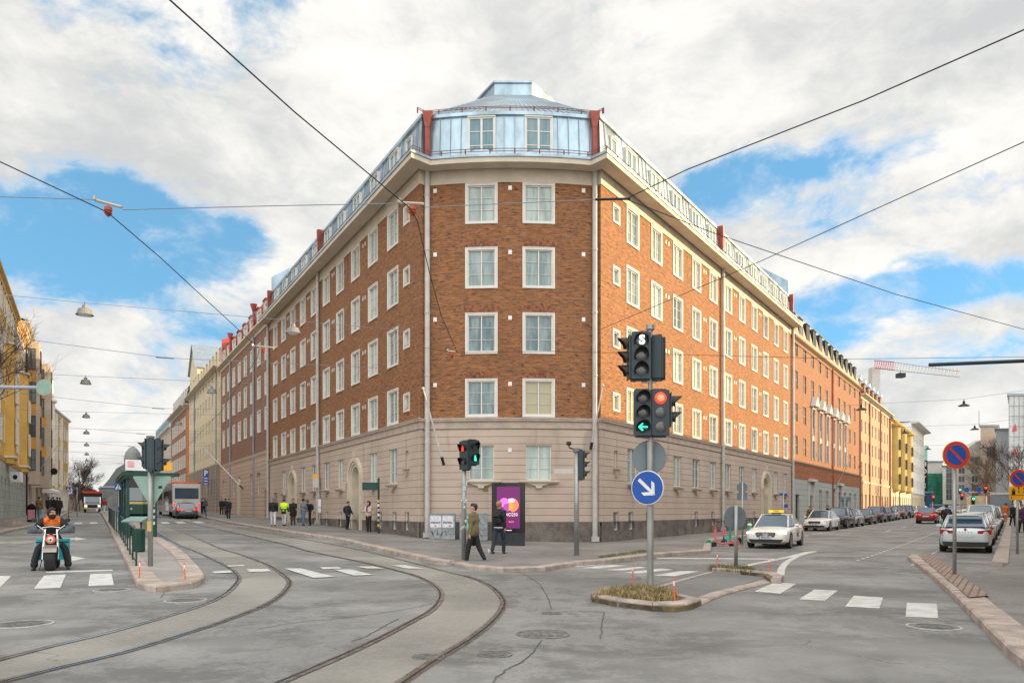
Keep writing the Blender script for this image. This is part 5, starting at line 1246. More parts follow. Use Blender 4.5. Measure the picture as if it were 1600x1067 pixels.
# ---- utility cabinets
M_cab = pm('worn_grey_cabinet', (.30, .34, .35), .55, .2, var=.25, scale=5, var2=.3)
M_paper = pm('white_poster_paper', (.66, .66, .72), .7, var=.12, scale=12)
for i, (px0, px1, py0, py1, lab) in enumerate(((670.5, 711.5, 803, 836, 'grey utility cabinet with two white posters and scribbled graffiti'), (718.5, 762, 803, 838.5, 'grey utility cabinet with a turquoise smear, half hidden by the walking man'))):
    y = 35.15; x = ((px0+px1)/2-CX)/F*y; k = y/F; z = zg(x, y)+.12; w = (px1-px0)*k; h = 1.6-z-(py0-HY)*k; T = thing('utility_cabinet', lab, 'utility cabinet', (x, y, z), 0, 'utility cabinets by the corner wall')
    m = MB(); m.box(-w/2, w/2, -.2, .22, 0, h); m.box(-w/2-.02, w/2+.02, -.22, .24, h+.001, h+.03); m.build('cabinet_body', M_cab, T)
    for s in (-1, 1): m = MB(); m.box(s*w/4-w/4+.02, s*w/4+w/4-.02, -.215, -.201, .04, h-.03); m.build('cabinet_door', M_cab, T)
    if i == 0:
        for s in (-1, 1):
            m = MB(); m.box(s*w*.23-w*.21, s*w*.23+w*.21, -.222, -.216, h*.48, h*.93); q = m.build('poster', M_paper, T)
            m = MB(); m.box(s*w*.23+.06*s, s*w*.23+.06*s+.09, -.226, -.223, h*.52, h*.56); m.build('red_mark', M_signred, q)
            m = MB()
            for j in range(9): a = s*w*.23-w*.18+j*w*.04; m.box(a, a+w*.026, -.226, -.223, h*.64+random.uniform(-.01, .01), h*.70+random.uniform(-.01, .02))
            m.build('poster_print', M_dark, q)
    else: m = MB(); m.box(-w*.3, w*.05, -.222, -.216, h*.5, h*.92); m.build('turquoise_poster', pm('turquoise_paint', (.2, .55, .5), .6, var=.3, scale=8), T)
    m = MB(); rr = random.Random(i+3)
    for c_ in range(5):
        x0_ = -w*.35+c_*w*.15; pts = [(x0_+rr.uniform(-.05, .12), -.224, h*.12+rr.uniform(0, h*.28)) for _ in range(5)]; m.tube(pts, .008, 4)
    m.build('graffiti', M_black, T)
# ---- tram stop sign posts on the corner pavement
y = 39.6; x = (591.5-CX)/F*y; k = y/F; z = zg(x, y)+.12
T = thing('tram_stop_post', 'dark post wrapped in stickers carrying a dark green flag plate', 'sign post', (x, y, z)); m = MB(); h = (827-741)*k; m.tube([(0, 0, 0), (0, 0, h)], .055, 10); m.build('pole', M_green, T)
m = MB(); m.box(-.85, -.06, -.03, .03, h-.62, h-.22); m.build('green_plate', M_green, T)
for j, (a, c_) in enumerate(((.35, M_signyel), (.62, M_stick), (.9, M_sw), (1.15, M_stick), (1.4, M_sw), (1.62, M_signyel))): m = MB(); m.tube([(0, 0, a), (0, 0, a+.13)], .059, 10); m.build('sticker_patch', c_, T)
x, y = G(497.5, 820, .12); k = y/F; z = zg(x, y)+.12
T = thing('bus_stop_post', 'slim post with a yellow-topped timetable case in front of the arched door', 'sign post', (x, y, z)); m = MB(); h = (820-740)*k; m.tube([(.1, 0, 0), (0, 0, h)], .04, 8); m.build('pole', M_greyp, T)
m = MB(); m.box(-.38, .0, -.03, .03, h-.95, h-.28); m.build('timetable_case', M_graypl, T); m = MB(); m.box(-.40, .0, -.035, .035, h-.275, h-.02); m.build('yellow_flag', M_signyel, T); m = MB(); m.box(-.02, .2, -.05, -.045, 1.2, 1.75); m.box(-.02, .2, -.05, -.045, .85, 1.15); m.build('notice', M_sw, T)
# ---- wall boxes near doors, litter cup
x, y = G(764, 863, .12); m = MB(); m.lathe([(.028, 0), (.04, .12), (.043, .125), (.001, .125)], 12); tag(m.build('paper_cup', M_sw, None, (x, y, zg(x, y)+.122)), 'white paper cup standing on the pavement beside the advertising screen', 'paper cup')
# ---- flagpoles
def flagpole(p0, p1, label):
    T = thing('flagpole', label, 'flagpole', p0); v = Vector(p1)-Vector(p0); m = MB(); m.tube([(0, 0, 0), v*.5, v], [.045, .04, .028], 8); m.build('pole', M_flash, T); m = MB(); m.lathe([(.01, -.06), (.06, -.02), (.06, .03), (.01, .06)], 10, tuple(v)); m.build('ball_finial', M_flash, T)
    m = MB(); m.tube([v*.0-v.normalized()*.12, v*.08], .07, 8); m.build('socket', M_dark, T); return T
flagpole((-3.25, 35.7, 3.85), (-4.05, 34.4, 7.15), 'short white flagpole leaning out left of the rounded corner')
flagpole((3.75, 35.8, 4.6), (4.15, 34.5, 7.3), 'short white flagpole leaning out above the camera post, right of the rounded corner')
def fp(f, s, z, o, dz, ds, label): flagpole(f(s, .1, z), f(s+ds, o, z+dz), label)
fp(fL, 46.2, 3.8, 3.2, 4.2, 4.0, 'white flagpole slanting over the doorway of the dark brick block'); fp(fR, 55, 3.6, 2.4, 3.6, -2.5, 'white flagpole slanting out over the parked cars'); fp(fR, 106, 4.5, 2.6, 3.6, -2.0, 'white flagpole on the golden yellow building')
fp(fA, 92, 4.4, 2.6, 3.8, -3, 'thin pale flagpole on the grey and orange building'); fp(fA3, 8, 3.0, 2.6, 4.2, 3, 'thin pale flagpole by the awning of the white and yellow building'); fp(fL, 98, 4.5, 2.0, 3.5, 2, 'pale flagpole beside the silver bus')
# ---- overhead wires
def wire(pts, label, r=.011, mat=None, name='overhead_wire', sag=0., parts=()):
    P = [Vector(p) for p in pts]
    if sag:
        out = []
        for a, b in zip(P, P[1:]):
            for i in range(8): t = i/8; q = a.lerp(b, t); q.z -= sag*4*t*(1-t); out.append(q)
        out.append(P[-1]); P = out
    m = MB(); m.tube(P, r, 5); o = m.build(name, mat or M_wire); return tag(o, label, 'wire')
def H(px, py, h=4.5): Y = h*F/(HY-py); return ((px-CX)/F*Y, Y, ZC+h)
wire([H(180, -90), H(265, 0), H(460, 175), H(640, 325), H(652, 345), H(672, 430), H(690, 495), H(715, 552)], 'contact wire running from the top left down to the insulator by the corner drainpipe', .0085)
wire([H(-80, 205), H(0, 253), H(168, 332), H(250, 402), H(340, 485), H(405, 545), H(402, 560), H(343, 645), H(300, 690), H(250, 735), H(200, 767)], 'contact wire curving from the left edge towards the red-roofed block', .0085)
wire([H(-60, 306, 4.7), H(150, 312, 4.7)], 'short grey span wire at the left edge meeting the first insulator', .007, M_wire2)
wire([H(192, 328, 4.7), H(420, 322, 4.7), H(624, 318, 4.7)], 'grey span wire between the two insulators', .007, M_wire2)
wire([H(664, 324, 4.7), H(800, 318, 4.7), H(930, 312, 4.7)], 'thin grey span wire crossing in front of the top-floor windows', .006, M_wire2)
wire([H(930, 312, 4.7), H(985, 311, 4.7)], 'thick dark wire clamp in front of the right-hand drainpipe', .02)
wire([H(982, 309, 4.7), H(1074, 265, 4.7), H(1350, 157, 4.7), H(1600, 47, 4.7), H(1700, 0, 4.7)], 'dark wire rising from the clamp to the upper right corner', .008)
wire([H(982, 313, 4.7), H(1120, 366, 4.6), H(1400, 460, 4.4), H(1620, 520, 4.3)], 'thin wire falling from the clamp towards the right edge', .007)
wire([H(940, 514, 4.6), H(1180, 412, 4.6), H(1600, 222, 4.6), H(1680, 180, 4.6)], 'dark wire crossing the right facade and rising to the right edge', .007)
wire([H(660, 543, 4.6), H(720, 551, 4.6), H(870, 549, 4.6), H(1330, 561, 4.9), H(1640, 557, 4.9)], 'faint thin wire crossing level in front of the second-floor windows', .007)
wire([(-20, 32, 11.5), (4.4*1+14, 52, 11.0)], 'hidden') if False else None
M_red_ins = pm('red_insulator', (.35, .05, .025), .3, var=.1); M_alu = pm('pale_wire_arm', (.50, .45, .36), .5, .4, var=.1)
def insul(p, a, b, label):
    T = thing('wire_insulator', label, 'insulator', p, 0, 'red insulators on the tram wires'); m = MB(); m.tube([a, b], .022, 6); m.tube([a, Vector(a)+Vector((.0, 0, .06))], .03, 6); m.build('clamp_arm', M_alu, T); m = MB(); m.lathe([(.02, .0), (.055, -.02), (.06, -.07), (.045, -.09), (.06, -.11), (.02, -.16)], 12); m.build('insulator_body', M_red_ins, T)
insul(H(169, 322, 4.65), (-.20, 0, .09), (.21, .0, -.02), 'red insulator with a pale clamp arm, upper left in the sky')
insul(H(644, 321, 4.65), (-.19, 0, .04), (.18, 0, .02), 'red insulator with a pale clamp arm beside the corner drainpipe')
insul(H(706, 551, 4.55), (-.12, 0, .05), (.1, 0, .02), 'small red insulator hanging low in front of the rounded brick front')
insul(H(411, 543, 4.6), (-.3, 0, .05), (.3, 0, .0), 'small red insulator in front of the dark brick block')
# ---- street lamps over the streets
def lamp(kind, p, label, group):
    T = thing('street_lamp', label, 'street lamp', p, 0, group)
    if kind == 'bell':
        m = MB(); m.lathe([(.06, .42), (.09, .40), (.10, .30), (.24, .24), (.30, .06), (.34, .0), (.30, .0), (.27, .03)], 18); m.build('lamp_shade', M_lamp, T, smooth=False); m = MB(); m.lathe([(.26, .02), (.2, -.03), (.001, -.05)], 14); m.build('lamp_glass', M_sw, T)
    else:
        m = MB(); m.lathe([(.03, .38), (.08, .36), (.09, .16), (.2, .12), (.42, .0), (.40, -.02), (.3, .0)], 18); m.build('lamp_shade', M_dark, T); m = MB(); m.lathe([(.14, -.0), (.1, -.05), (.001, -.06)], 12); m.build('lamp_glass', M_sw, T)
    m = MB(); m.tube([(0, 0, .36), (0, 0, .52)], .02, 6); m.build('hanger', M_dark, T)
    return T
def span(f1, s1, f2, s2, z, label, lamps=()):
    a, b = Vector(f1(s1, 0, z)), Vector(f2(s2, 0, z+.6)); m = MB()
    P = [a.lerp(b, i/12) for i in range(13)]
    for i, q in enumerate(P): t = i/12; q.z -= 1.0*4*t*(1-t)*.35
    m.tube(P, .012, 5); tag(m.build('span_wire', M_wire2), label, 'wire', 'span wires across the streets')
nth = ['nearest', 'second nearest', 'third nearest', 'fourth', 'fifth', 'sixth', 'seventh', 'eighth', 'ninth', 'tenth']
tl = [35.6, 55, 75, 91, 108, 126, 142, 160, 178]
for i, t in enumerate(tl):
    x, y = SL(t, .1); z = 9.6 + (0 if t < 100 else 0)
    lamp('bell', (x, y, z), '%s bell-shaped grey lamp hanging over the middle of the left street' % nth[i], 'bell lamps over the left street')
    a, b = Vector((*SL(t, 5.2 if t > 44 else 7.5), z+.35)), Vector((*SL(t, -13.8), z+1.0)); c = Vector((x, y, z+.5)); m = MB(); m.tube([a, c, b], .012, 5)
    tag(m.build('span_wire', M_wire2), 'thin wire carrying the %s lamp across the left street' % nth[i], 'wire', 'span wires across the left street')
    if t < 130:
        a, b = Vector((*SL(t+3, 5.2 if t > 44 else 7.5), z-.4)), Vector((*SL(t+3, -13.8), z-.4)); c = a.lerp(b, .5)-Vector((0, 0, .5)); m = MB(); m.tube([a, c, b], .012, 5); m.tube([c-Vector((.35, .15, 0)), c+Vector((.35, .15, 0))], .035, 6)
        tag(m.build('span_wire', M_wire2), 'lower wire with a turnbuckle just beyond the %s left street lamp' % nth[i], 'wire', 'span wires across the left street')
for i, (px, py, Y) in enumerate(((458, 521, 33.5), (331, 614, 50), (279, 664, 69))):
    p = W3(px, py, Y); lamp('bell', p, ('white bell lamp in front of the corner block', 'bell lamp in front of the pale yellow block', 'small bell lamp in front of the far brick corner block')[i], 'bell lamps over the tram lane')
for i, (px, py, Y) in enumerate(((1346, 640, 59), (1414, 677, 77), (1450, 702, 98), (1506, 634, 57), (1523, 671, 73), (1536, 700, 96))):
    x, y, z = W3(px, py, Y); lamp('disc', (x, y, z), '%s flat dark lamp hanging over the %s side of the right street' % (nth[i % 3], 'left' if i < 3 else 'right'), 'flat lamps over the right street')
    if i >= 3:
        n3 = Vector((nR.x, nR.y, 0)); a = Vector((x, y, z+.5))-n3*14; b = Vector((x, y, z+.5))+n3*9; m = MB(); m.tube([a+Vector((0, 0, .3)), (x, y, z+.5), b+Vector((0, 0, .8))], .012, 5); tag(m.build('span_wire', M_wire2), 'thin wire carrying the %s right-hand lamp over the right street' % nth[i-3], 'wire', 'span wires over the right street')
# ---- mast arms entering from the sides
x0, y0, z0 = W3(-60, 604, 26); T = thing('mast_arm', 'pale grey arm with the back of a round sign reaching in from the left edge', 'signal arm', (x0, y0, 0))
m = MB(); m.tube([(0, 0, 0), (0, 0, z0+.3)], .11, 12); m.build('pole', M_grey, T); e = Vector(W3(72, 606, 26))-Vector((x0, y0, 0)); m = MB(); m.tube([(0, 0, z0), e+Vector((.1, 0, 0))], .065, 10); m.build('arm', M_bpipe, T); disc(T, 'round_sign_back', .28, tuple(e+Vector((0, -.1, 0))), 0, M_signgrn)
x0, y0, z0 = W3(1640, 560, 22); T = thing('mast_arm', 'dark plain arm reaching in from the right edge under the crane', 'signal arm', (x0+1.0, y0, 0)); m = MB(); m.tube([(0, 0, 0), (0, 0, z0+.3)], .11, 12); m.build('pole', M_grey, T)
e = Vector(W3(1452, 570, 22))-Vector((x0+1.0, y0, 0)); m = MB(); m.tube([(0, 0, z0), e], .055, 8); m.build('arm', M_tgrey, T)
# ---- railings on the tram island
def railing(pts, label, step=.55, h=.95, mesh=False):
    P = resample(pts, step); b = P[0]; T = thing('railing', label, 'railing', (b[0], b[1], zg(*b)+.12), 0, 'dark green railings on the tram island')
    def q(p, z): return (p[0]-b[0], p[1]-b[1], zg(*p)+.12-(zg(*b)+.12)+z)
    m = MB(); m.tube([q(p, h) for p in P], .022, 8); m.build('handrail', M_green, T); m = MB(); m.tube([q(p, .12) for p in P], .018, 6)
    for p in P: pass
    m.build('lower_rail', M_green, T)
    for i, p in enumerate(P[:60]): mm = MB(); rr = .024; mm.tube([q(p, -.05), q(p, h)], rr, 8); mm.build('post', M_green, T)
railing([G(213, 885, .12), G(188, 839, .12)], 'near low section of green railing at the tip of the tram island', 2.3)
railing([G(186, 835, .12), SL(44, -1.25), SL(60, -1.3)], 'long green railing along the left edge of the tram island', 2.3, 1.05, False)
# ---- bin
x, y = G(217, 862, .12); T = thing('litter_bin', 'dark green litter bin with a slanted lid on the tram island', 'litter bin', (x, y, zg(x, y)+.12)); m = MB(); m.lathe([(.17, 0), (.19, .05), (.19, .72), (.17, .76)], 16); m.build('bin_body', M_green, T); m = MB(); m.xprism([(-.3, .98), (.3, 1.12), (.3, 1.16), (-.3, 1.02)], -.42, .22); m.build('slanted_lid', pm('pale_green_lid', (.20, .30, .26), .4, .2), T)
m = MB(); m.tube([(0, .15, .7), (0, .15, 1.06)], .03, 6); m.build('lid_support', M_green, T)
# ---- tram shelter
def shelter():
    b0 = Vector(SL(37.3, -2.1)); z = zg(*b0)+.12; T = thing('tram_stop_shelter', 'dark green glazed tram stop shelter with a white and yellow sign box on its roof', 'tram stop', (b0.x, b0.y, z), atan2(dL.y, dL.x))
    # local x runs up the street, local y to the left of it
    L_ = 9.0; Mg = bpy.data.materials.new('shelter_glass'); Mg.use_nodes = True; bb = Mg.node_tree.nodes['Principled BSDF']; bb.inputs['Transmission Weight'].default_value = 1; bb.inputs['Roughness'].default_value = .02; bb.inputs['Base Color'].default_value = (.55, .66, .64, 1); bb.inputs['IOR'].default_value = 1.05
    def ss(x): return zg(b0.x+dL.x*x, b0.y+dL.y*x)+.12-z
    for x in (0, 3, 6, 9):
        for y in ((.55,) if x else (.55,)): m = MB(); m.rbox(x-.06, x+.06, y-.06, y+.06, -.1, 2.95, .015); m.build('post', M_green, T)
    m = MB(); m.box(-.35, L_+.3, -.72, .78, 2.72, 2.90); m.box(-.30, L_+.2, -.66, .70, 2.62, 2.72); m.box(-.3, L_, -.5, .5, 2.901, 2.96); m.build('roof', M_green, T)
    for x in (0, 3, 6): m = MB(); m.box(x+.08, x+2.92, .54, .56, .35, 2.55); m.build('glass_wall', Mg, T)
    m = MB(); m.box(-.03, .33, -.62, -.30, -.1, 2.7); pl_ = m.build('green_pillar', M_green, T)
    m = MB(); m.box(.40, .46, -.6, -.05, .3, 2.6); m.build('end_panel', Mg, T)
    for i in range(4): m = MB(); m.box(-.036, -.031, -.53, -.40, 1.38-.27*i, 1.52-.27*i); m.build('white_mark', M_stick, pl_)
    m = MB(); m.box(-.37, -.20, -.28, .66, 2.95, 3.42); q = m.build('white_sign_box', M_sw, T); m = MB(); m.box(-.378, -.371, .32, .58, 3.08, 3.36); m.build('pink_panel', pm('pink_panel', (.75, .35, .38), .5, var=.1), q)
    m = MB(); m.box(-.37, -.20, -1.2, -.32, 2.98, 3.36); m.build('yellow_sign_box', M_signyel, T)
    m = MB(); m.box(-.4, -.1, -1.5, -.72, 2.72, 2.88); m.build('roof_extension', M_green, T)
    m = MB(); m.box(1.5, 6.5, .2, .5, .42, .47); m.box(1.8, 1.86, .25, .45, -.1, .42); m.box(6.1, 6.16, .25, .45, -.1, .42); m.build('bench', M_dark, T)
shelter()
# ---- small things on the left pavement
x, y = G(50, 802, .12); T = thing('sandwich_board', 'dark pavement sign with a pink poster outside the shops on the left', 'pavement sign', (x, 58, zg(x, 58)+.12))
T.location = ((49.5-CX)/F*52, 52, zg((49.5-CX)/F*52, 52)+.12)
m = MB(); m.box(-.3, .3, -.03, .03, .02, 1.0); m.lathe([(.30, -.03), (.30, .03)], 20, (0, 0, .98), 'y'); m.build('board', M_dark, T); m = MB(); m.box(-.24, .24, -.04, -.031, .18, .88); m.build('pink_poster', pm('pink_poster', (.60, .25, .33), .6, var=.15, scale=6), T)
textm(T, 'SALE', .15, M_sw, (0, -.042, .4)) if False else None
p = fA3(3, .3, 4.6); T = thing('shop_awning', 'white awning under yellow shop letters on the left-hand corner building', 'awning', p)
m = MB(); Rr = Matrix.Rotation(rz_for(nA3), 4, 'Z'); m.M = Rr; m.xprism([(0, 0), (-1.3, -.55), (-1.3, -.85), (0, -.85)], -3.2, 3.2); m.build('canvas', M_sw, T)
textm(T, 'RAVINTOLA', 1.05, pm('yellow_letters', (.75, .62, .02), .5, var=0), tuple(Rr @ Vector((0, -.4, .35))), rz=rz_for(nA3), bold=.02)
T = thing('hanging_disc_sign', 'round dark disc sign hanging from the grey bay on the left', 'hanging sign', fA(100, 1.9, 6.0)); m = MB(); m.lathe([(.38, -.05), (.38, .05)], 20, (0, 0, 0), 'y'); m.build('disc', M_dark, T); m = MB(); m.tube([(0, 0, .3), (0, 0, .8)], .03, 6); m.build('bracket', M_dark, T)  # plain disc sign on a bracket, not a lamp
T = thing('shop_sign', 'small white box sign projecting over the pavement at the stone shop fronts', 'shop sign', fA(62.5, .9, 3.9)); m = MB(); m.rbox(-.4, .4, -.12, .12, -.35, .35, .05); m.build('sign_box', M_sw, T); m = MB(); m.lathe([(.16, -.14), (.16, -.12)], 14, (0, 0, 0), 'y'); m.build('black_emblem', M_black, T)
# ---- crane
Yc = 190.; a = Vector(W3(1366, 575, Yc)); b_ = Vector(W3(1500, 589, Yc-40)); T = thing('tower_crane', 'distant tower crane jib, red at its root, above the golden buildings', 'crane', (a.x, a.y, a.z)); v = b_-a
for seg, (t0, t1, mt) in enumerate(((0, .28, pm('crane_red', (.45, .08, .05), .5)), (.28, 1.0, M_graypl))):
    m = MB(); N = int(26*(t1-t0))+2
    for dz in (0, 1.9): m.tube([v*t0+Vector((0, 0, dz)), v*t1+Vector((0, 0, dz*(1 if t1 < 1 else .6)))], .12, 4)
    for i in range(N): t = t0+(t1-t0)*i/N; u = t0+(t1-t0)*(i+1)/N; m.tube([v*t, v*((t+u)/2)+Vector((0, 0, 1.8)), v*u], .06, 4)
    m.build('jib_truss', mt, T)
m = MB(); m.box(-.8, .8, -.8, .8, -1.6, -.6); m.tube([(0, 0, 0), (0, 0, -1)], .1, 4); m.build('trolley', M_dark, T, tuple(v*.36)); m = MB(); m.box(-1, 1, -1, 1, -60, 0); m.build('mast', M_graypl, T)
# ================================================================== VEHICLES
M_cglass = pm('car_glass', (.03, .07, .11), .04, var=0, spec=1.0, coat=.5)
M_rim = pm('alloy_rim', (.30, .31, .32), .3, .8, var=.05)
M_redl = pm('unlit_tail_lamp', (.35, .012, .012), .15, var=0, spec=.8)
M_clear = pm('clear_headlamp', (.55, .56, .58), .1, .3, var=0, spec=.9)
M_plate = pm('number_plate', (.62, .64, .66), .5, var=0); M_chrome = pm('chrome', (.6, .6, .6), .15, 1., var=0)
def paint(name, col, metal=.2): return pm(name, col, .28, metal, var=.04, scale=.7, coat=.6)
def bake(me, mods, name, smooth=True):
    o = bpy.data.objects.new('tmp', me); COL.objects.link(o)
    for typ, kw in mods:
        md = o.modifiers.new('m', typ)
        for k, v in kw.items(): setattr(md, k, v)
    dg = bpy.context.evaluated_depsgraph_get(); r = bpy.data.meshes.new_from_object(o.evaluated_get(dg)); bpy.data.objects.remove(o)
    r.name = name
    if smooth: r.polygons.foreach_set('use_smooth', [True]*len(r.polygons)); 
    return r
CT = {}
def car_type(key, W=.92, L=4.6, st=None, cab=None, H=1.45, hood=None, wb=2.75, wr=.33, rear='sedan'):
    h = L/2
    st = st or [(-h, .60, .34, .60), (-h+.05, .76, .22, .70), (-h+.35, .88*W/.92, .18, .80), (-h+1.2, W-.01, .18, .90), (-.6, W, .18, .95), (.5, W, .18, .97), (h-1.0, W-.005, .18, 1.0), (h-.35, .88*W/.92, .20, 1.0), (h-.06, .78, .24, .92), (h, .66, .40, .78)]
    mb = MB(); rings = []
    for y, w, zb, zs in st:
        zm = zb+(zs-zb)*.55
        half = [(w*.90, zb), (w*.985, zb+.10), (w, zm), (w*.97, zs-.10), (w*.86, zs-.01), (w*.45, zs+.03)]
        pts = [(x, z) for x, z in half]+[(-x, z) for x, z in half[::-1]]
        rings.append([mb.P((x, y, z)) for x, z in pts])
    n = len(rings[0])
    for i in range(len(rings)-1):
        for k in range(n): mb.fi((rings[i][k], rings[i][(k+1) % n], rings[i+1][(k+1) % n], rings[i+1][k]))
    mb.fi(rings[0][::-1]); mb.fi(rings[-1])
    raw = mb.mesh('raw', M_white); bm = bmesh.new(); bm.from_mesh(raw); bmesh.ops.recalc_face_normals(bm, faces=bm.faces); bm.to_mesh(raw); bm.free()
    sub = bake(raw, [('SUBSURF', dict(levels=2, render_levels=2))], 'sub')
    cut = MB()
    for y in (-wb/2-.02, wb/2-.02):
        cut.lathe([(wr+.055, -1.2), (wr+.055, 1.2)], 28, (0, y, wr), 'x')
    cm = cut.mesh('cut', M_black); bm = bmesh.new(); bm.from_mesh(cm); bmesh.ops.recalc_face_normals(bm, faces=bm.faces); bm.to_mesh(cm); bm.free()
    co = bpy.data.objects.new('cut', cm); COL.objects.link(co)
    body = bake(sub, [('BOOLEAN', dict(operation='DIFFERENCE', object=co, solver='EXACT'))], 'body'); bpy.data.objects.remove(co)
    mats = [M_white]; body.materials.clear(); body.materials.append(M_white)
    bm = bmesh.new(); bm.from_mesh(body)
    for e in bm.edges:
        if len(e.link_faces) == 2 and e.calc_face_angle(0) > .6: e.smooth = False
    bm.to_mesh(body); bm.free()
    # greenhouse
    y0, y1, y2, y3 = cab     # windscreen foot, roof front, roof back, rear foot
    zf, zr = .90, 1.0
    gw, rw = W*.86, W*.66
    g = MB(); base = [(gw*.90, y0+.02, zf), (gw, y0+.55, .96), (gw, (y1+y2)/2, .97), (gw, y3-.35, .99), (gw*.88, y3, zr)]
    top = [(rw*.93, y1, H-.045), (rw, y1+.25, H-.02), (rw*1.01, (y1+y2)/2, H-.015), (rw, y2-.2, H-.03), (rw*.92, y2, H-.06)]
    B = [g.P(p) for p in base]; T_ = [g.P(p) for p in top]; B2 = [g.P((-x, y, z)) for x, y, z in base]; T2 = [g.P((-x, y, z)) for x, y, z in top]
    for i in range(4): g.fi((B[i], B[i+1], T_[i+1], T_[i])); g.fi((B2[i+1], B2[i], T2[i], T2[i+1])); g.fi((T_[i], T_[i+1], T2[i+1], T2[i]))
    g.fi((B2[0], B[0], T_[0], T2[0])); g.fi((B[4], B2[4], T2[4], T_[4])); gme = g.mesh('windows', M_cglass)
    r = MB(); N = 5; rr = []
    for (x, y, z) in top:
        ex = 1.02; rr.append([r.P((x*ex*math.sin(pi*(k/8-.5)), y, z-.02+.055*cos(pi*(k/8-.5)))) for k in range(9)])
    yf = [(top[0][0], top[0][1]-.03), (top[-1][0], top[-1][1]+.04)]
    for i in range(len(rr)-1):
        for k in range(8): r.fi((rr[i][k], rr[i][k+1], rr[i+1][k+1], rr[i+1][k]))
    for s in (-1, 1):
        pil = [(base[0], top[0], .035), (base[4], top[4], .05), (((base[2][0]), base[2][1]+.0, .96), top[2], .028)]
        if y3-y0 > 2.4 and rear != 'sedan': pil.append((base[3], top[3], .035))
        for a, b, rd in pil: r.tube([(a[0]*s, a[1], a[2]-.03), (b[0]*s*1.0, b[1], b[2]+.0)], rd, 6)
        r.tube([(x*s*1.0, y, z-.005) for x, y, z in top], .028, 6)
    rme = r.mesh('roof', M_white, True)
    wh = MB(); wh.lathe([(wr-.06, -.10), (wr-.02, -.11), (wr, -.08), (wr, .08), (wr-.02, .11), (wr-.06, .10)], 26, (0, 0, 0), 'x'); tyre = wh.mesh('wheel', M_rubber, False)
    rm = MB(); rm.lathe([(wr-.065, -.104), (wr-.085, -.085), (.05, -.09)], 22, (0, 0, 0), 'x')
    for k in range(5): a = 2*pi*k/5; rm.M = Matrix.Rotation(a, 4, 'X'); rm.box(-.104, -.085, -.03, .03, .03, wr-.07)
    rim = rm.mesh('rim', M_rim)
    CT[key] = dict(body=body, glass=gme, roof=rme, tyre=tyre, rim=rim, W=W, L=L, H=H, wb=wb, wr=wr, cab=cab, st=st, rear=rear)
def recol(me, mat):
    key = (me.name, mat.name)
    if key not in RC: m = me.copy(); m.materials.clear(); m.materials.append(mat); RC[key] = m
    return RC[key]
RC = {}
def car(key, mat, name, label, loc, rz, group=None, lights='off', tail=M_redl, grille=True, extras=None, cat='car', plate='ABC-123'):
    c = CT[key]; T = thing(name, label, cat, loc, rz, group); h = c['L']/2; W = c['W']
    b = obj('body', recol(c['body'], mat), T); obj('windows', c['glass'], T); obj('roof', recol(c['roof'], mat), T)
    for y in (-c['wb']/2-.02, c['wb']/2-.02):
        for s in (-1, 1):
            w = obj('wheel', c['tyre'], T, (s*(W-.13), y, c['wr'])); r = obj('rim', c['rim'], w)
            if s > 0: r.rotation_euler = (0, 0, pi)
    hl = E_head if lights == 'on' else M_clear
    for s in (-1, 1):
        m = MB(); m.M = Matrix.Translation((s*W*.70, -h+.19, .655)) @ Matrix.Rotation(s*.40, 4, 'Z'); m.lathe([(.02, -.05), (.085, -.03), (.095, .12)], 14, (0, 0, 0), 'y')
        m = MB(); m.M = Matrix.Translation((s*W*.70, -h+.17, .66)) @ Matrix.Rotation(s*.5, 4, 'Z'); m.yprism([(-.19, -.05), (.17, -.04), (.19, .05), (.05, .065), (-.17, .02)] if s > 0 else [(.19, -.05), (.17, .02), (-.05, .065), (-.19, .05), (-.17, -.04)], -.06, .15); m.build('headlight', hl, T)
        m = MB(); m.M = Matrix.Translation((s*W*.72, h-.11, .80)) @ Matrix.Rotation(-s*.40, 4, 'Z'); m.yprism([(-.27, -.05), (.20, -.09), (.2, .09), (-.27, .05)] if s > 0 else [(.27, -.05), (.27, .05), (-.2, .09), (-.20, -.09)], -.13, .05); m.build('tail_light', tail, T)
        m = MB(); m.lathe([(.04, -.06), (.085, -.03), (.095, .04), (.06, .06)], 10, (0, 0, 0), 'y'); q = m.build('wing_mirror', mat, T, (s*(W+.08), c['cab'][0]+.45, .98)); q.scale = (1.15, .9, .75)
        for y in (-.35, .65): m = MB(); m.box(-.012, .012, -.09, .09, -.012, .012); m.build('door_handle', M_chrome, T, (s*(W-.012), y+.1, .83))
    if grille: m = MB(); m.yprism([(-.36, .50), (.36, .50), (.42, .66), (.34, .70), (-.34, .70), (-.42, .66)], -h-.005, -h+.14); gq = m.build('grille', M_black, T)
    if grille:
        m = MB()
        for z in (.555, .605, .655): m.box(-.37, .37, -h-.018, -h-.006, z, z+.014)
        m.build('grille_bars', M_chrome, gq)
    m = MB(); m.yprism([(-.6, .26), (.6, .26), (.72, .40), (-.72, .40)], -h+.005, -h+.2); m.build('lower_intake', M_black, T)
    m = MB(); m.box(-.26, .26, -h-.035, -h-.01, .42, .535); p = m.build('number_plate', M_plate, T); m = MB(); m.box(-.26, -.225, -h-.038, -h-.036, .42, .535); m.build('blue_band', M_blue, p)
    textm(p, plate, .09, M_black, (.02, -h-.037, .478), bold=.002)
    m = MB(); m.box(-.26, .26, h+.0, h+.02, .62, .73); m.build('rear_number_plate', M_plate, T)
    m = MB(); m.yprism([(-.7, .24), (.7, .24), (.78, .42), (-.78, .42)], h-.2, h-.005); m.build('rear_bumper', M_black, T)
    return T
car_type('sedan', .925, 4.9, None, (-1.25, -.35, .85, 1.85), 1.46, wb=2.93)
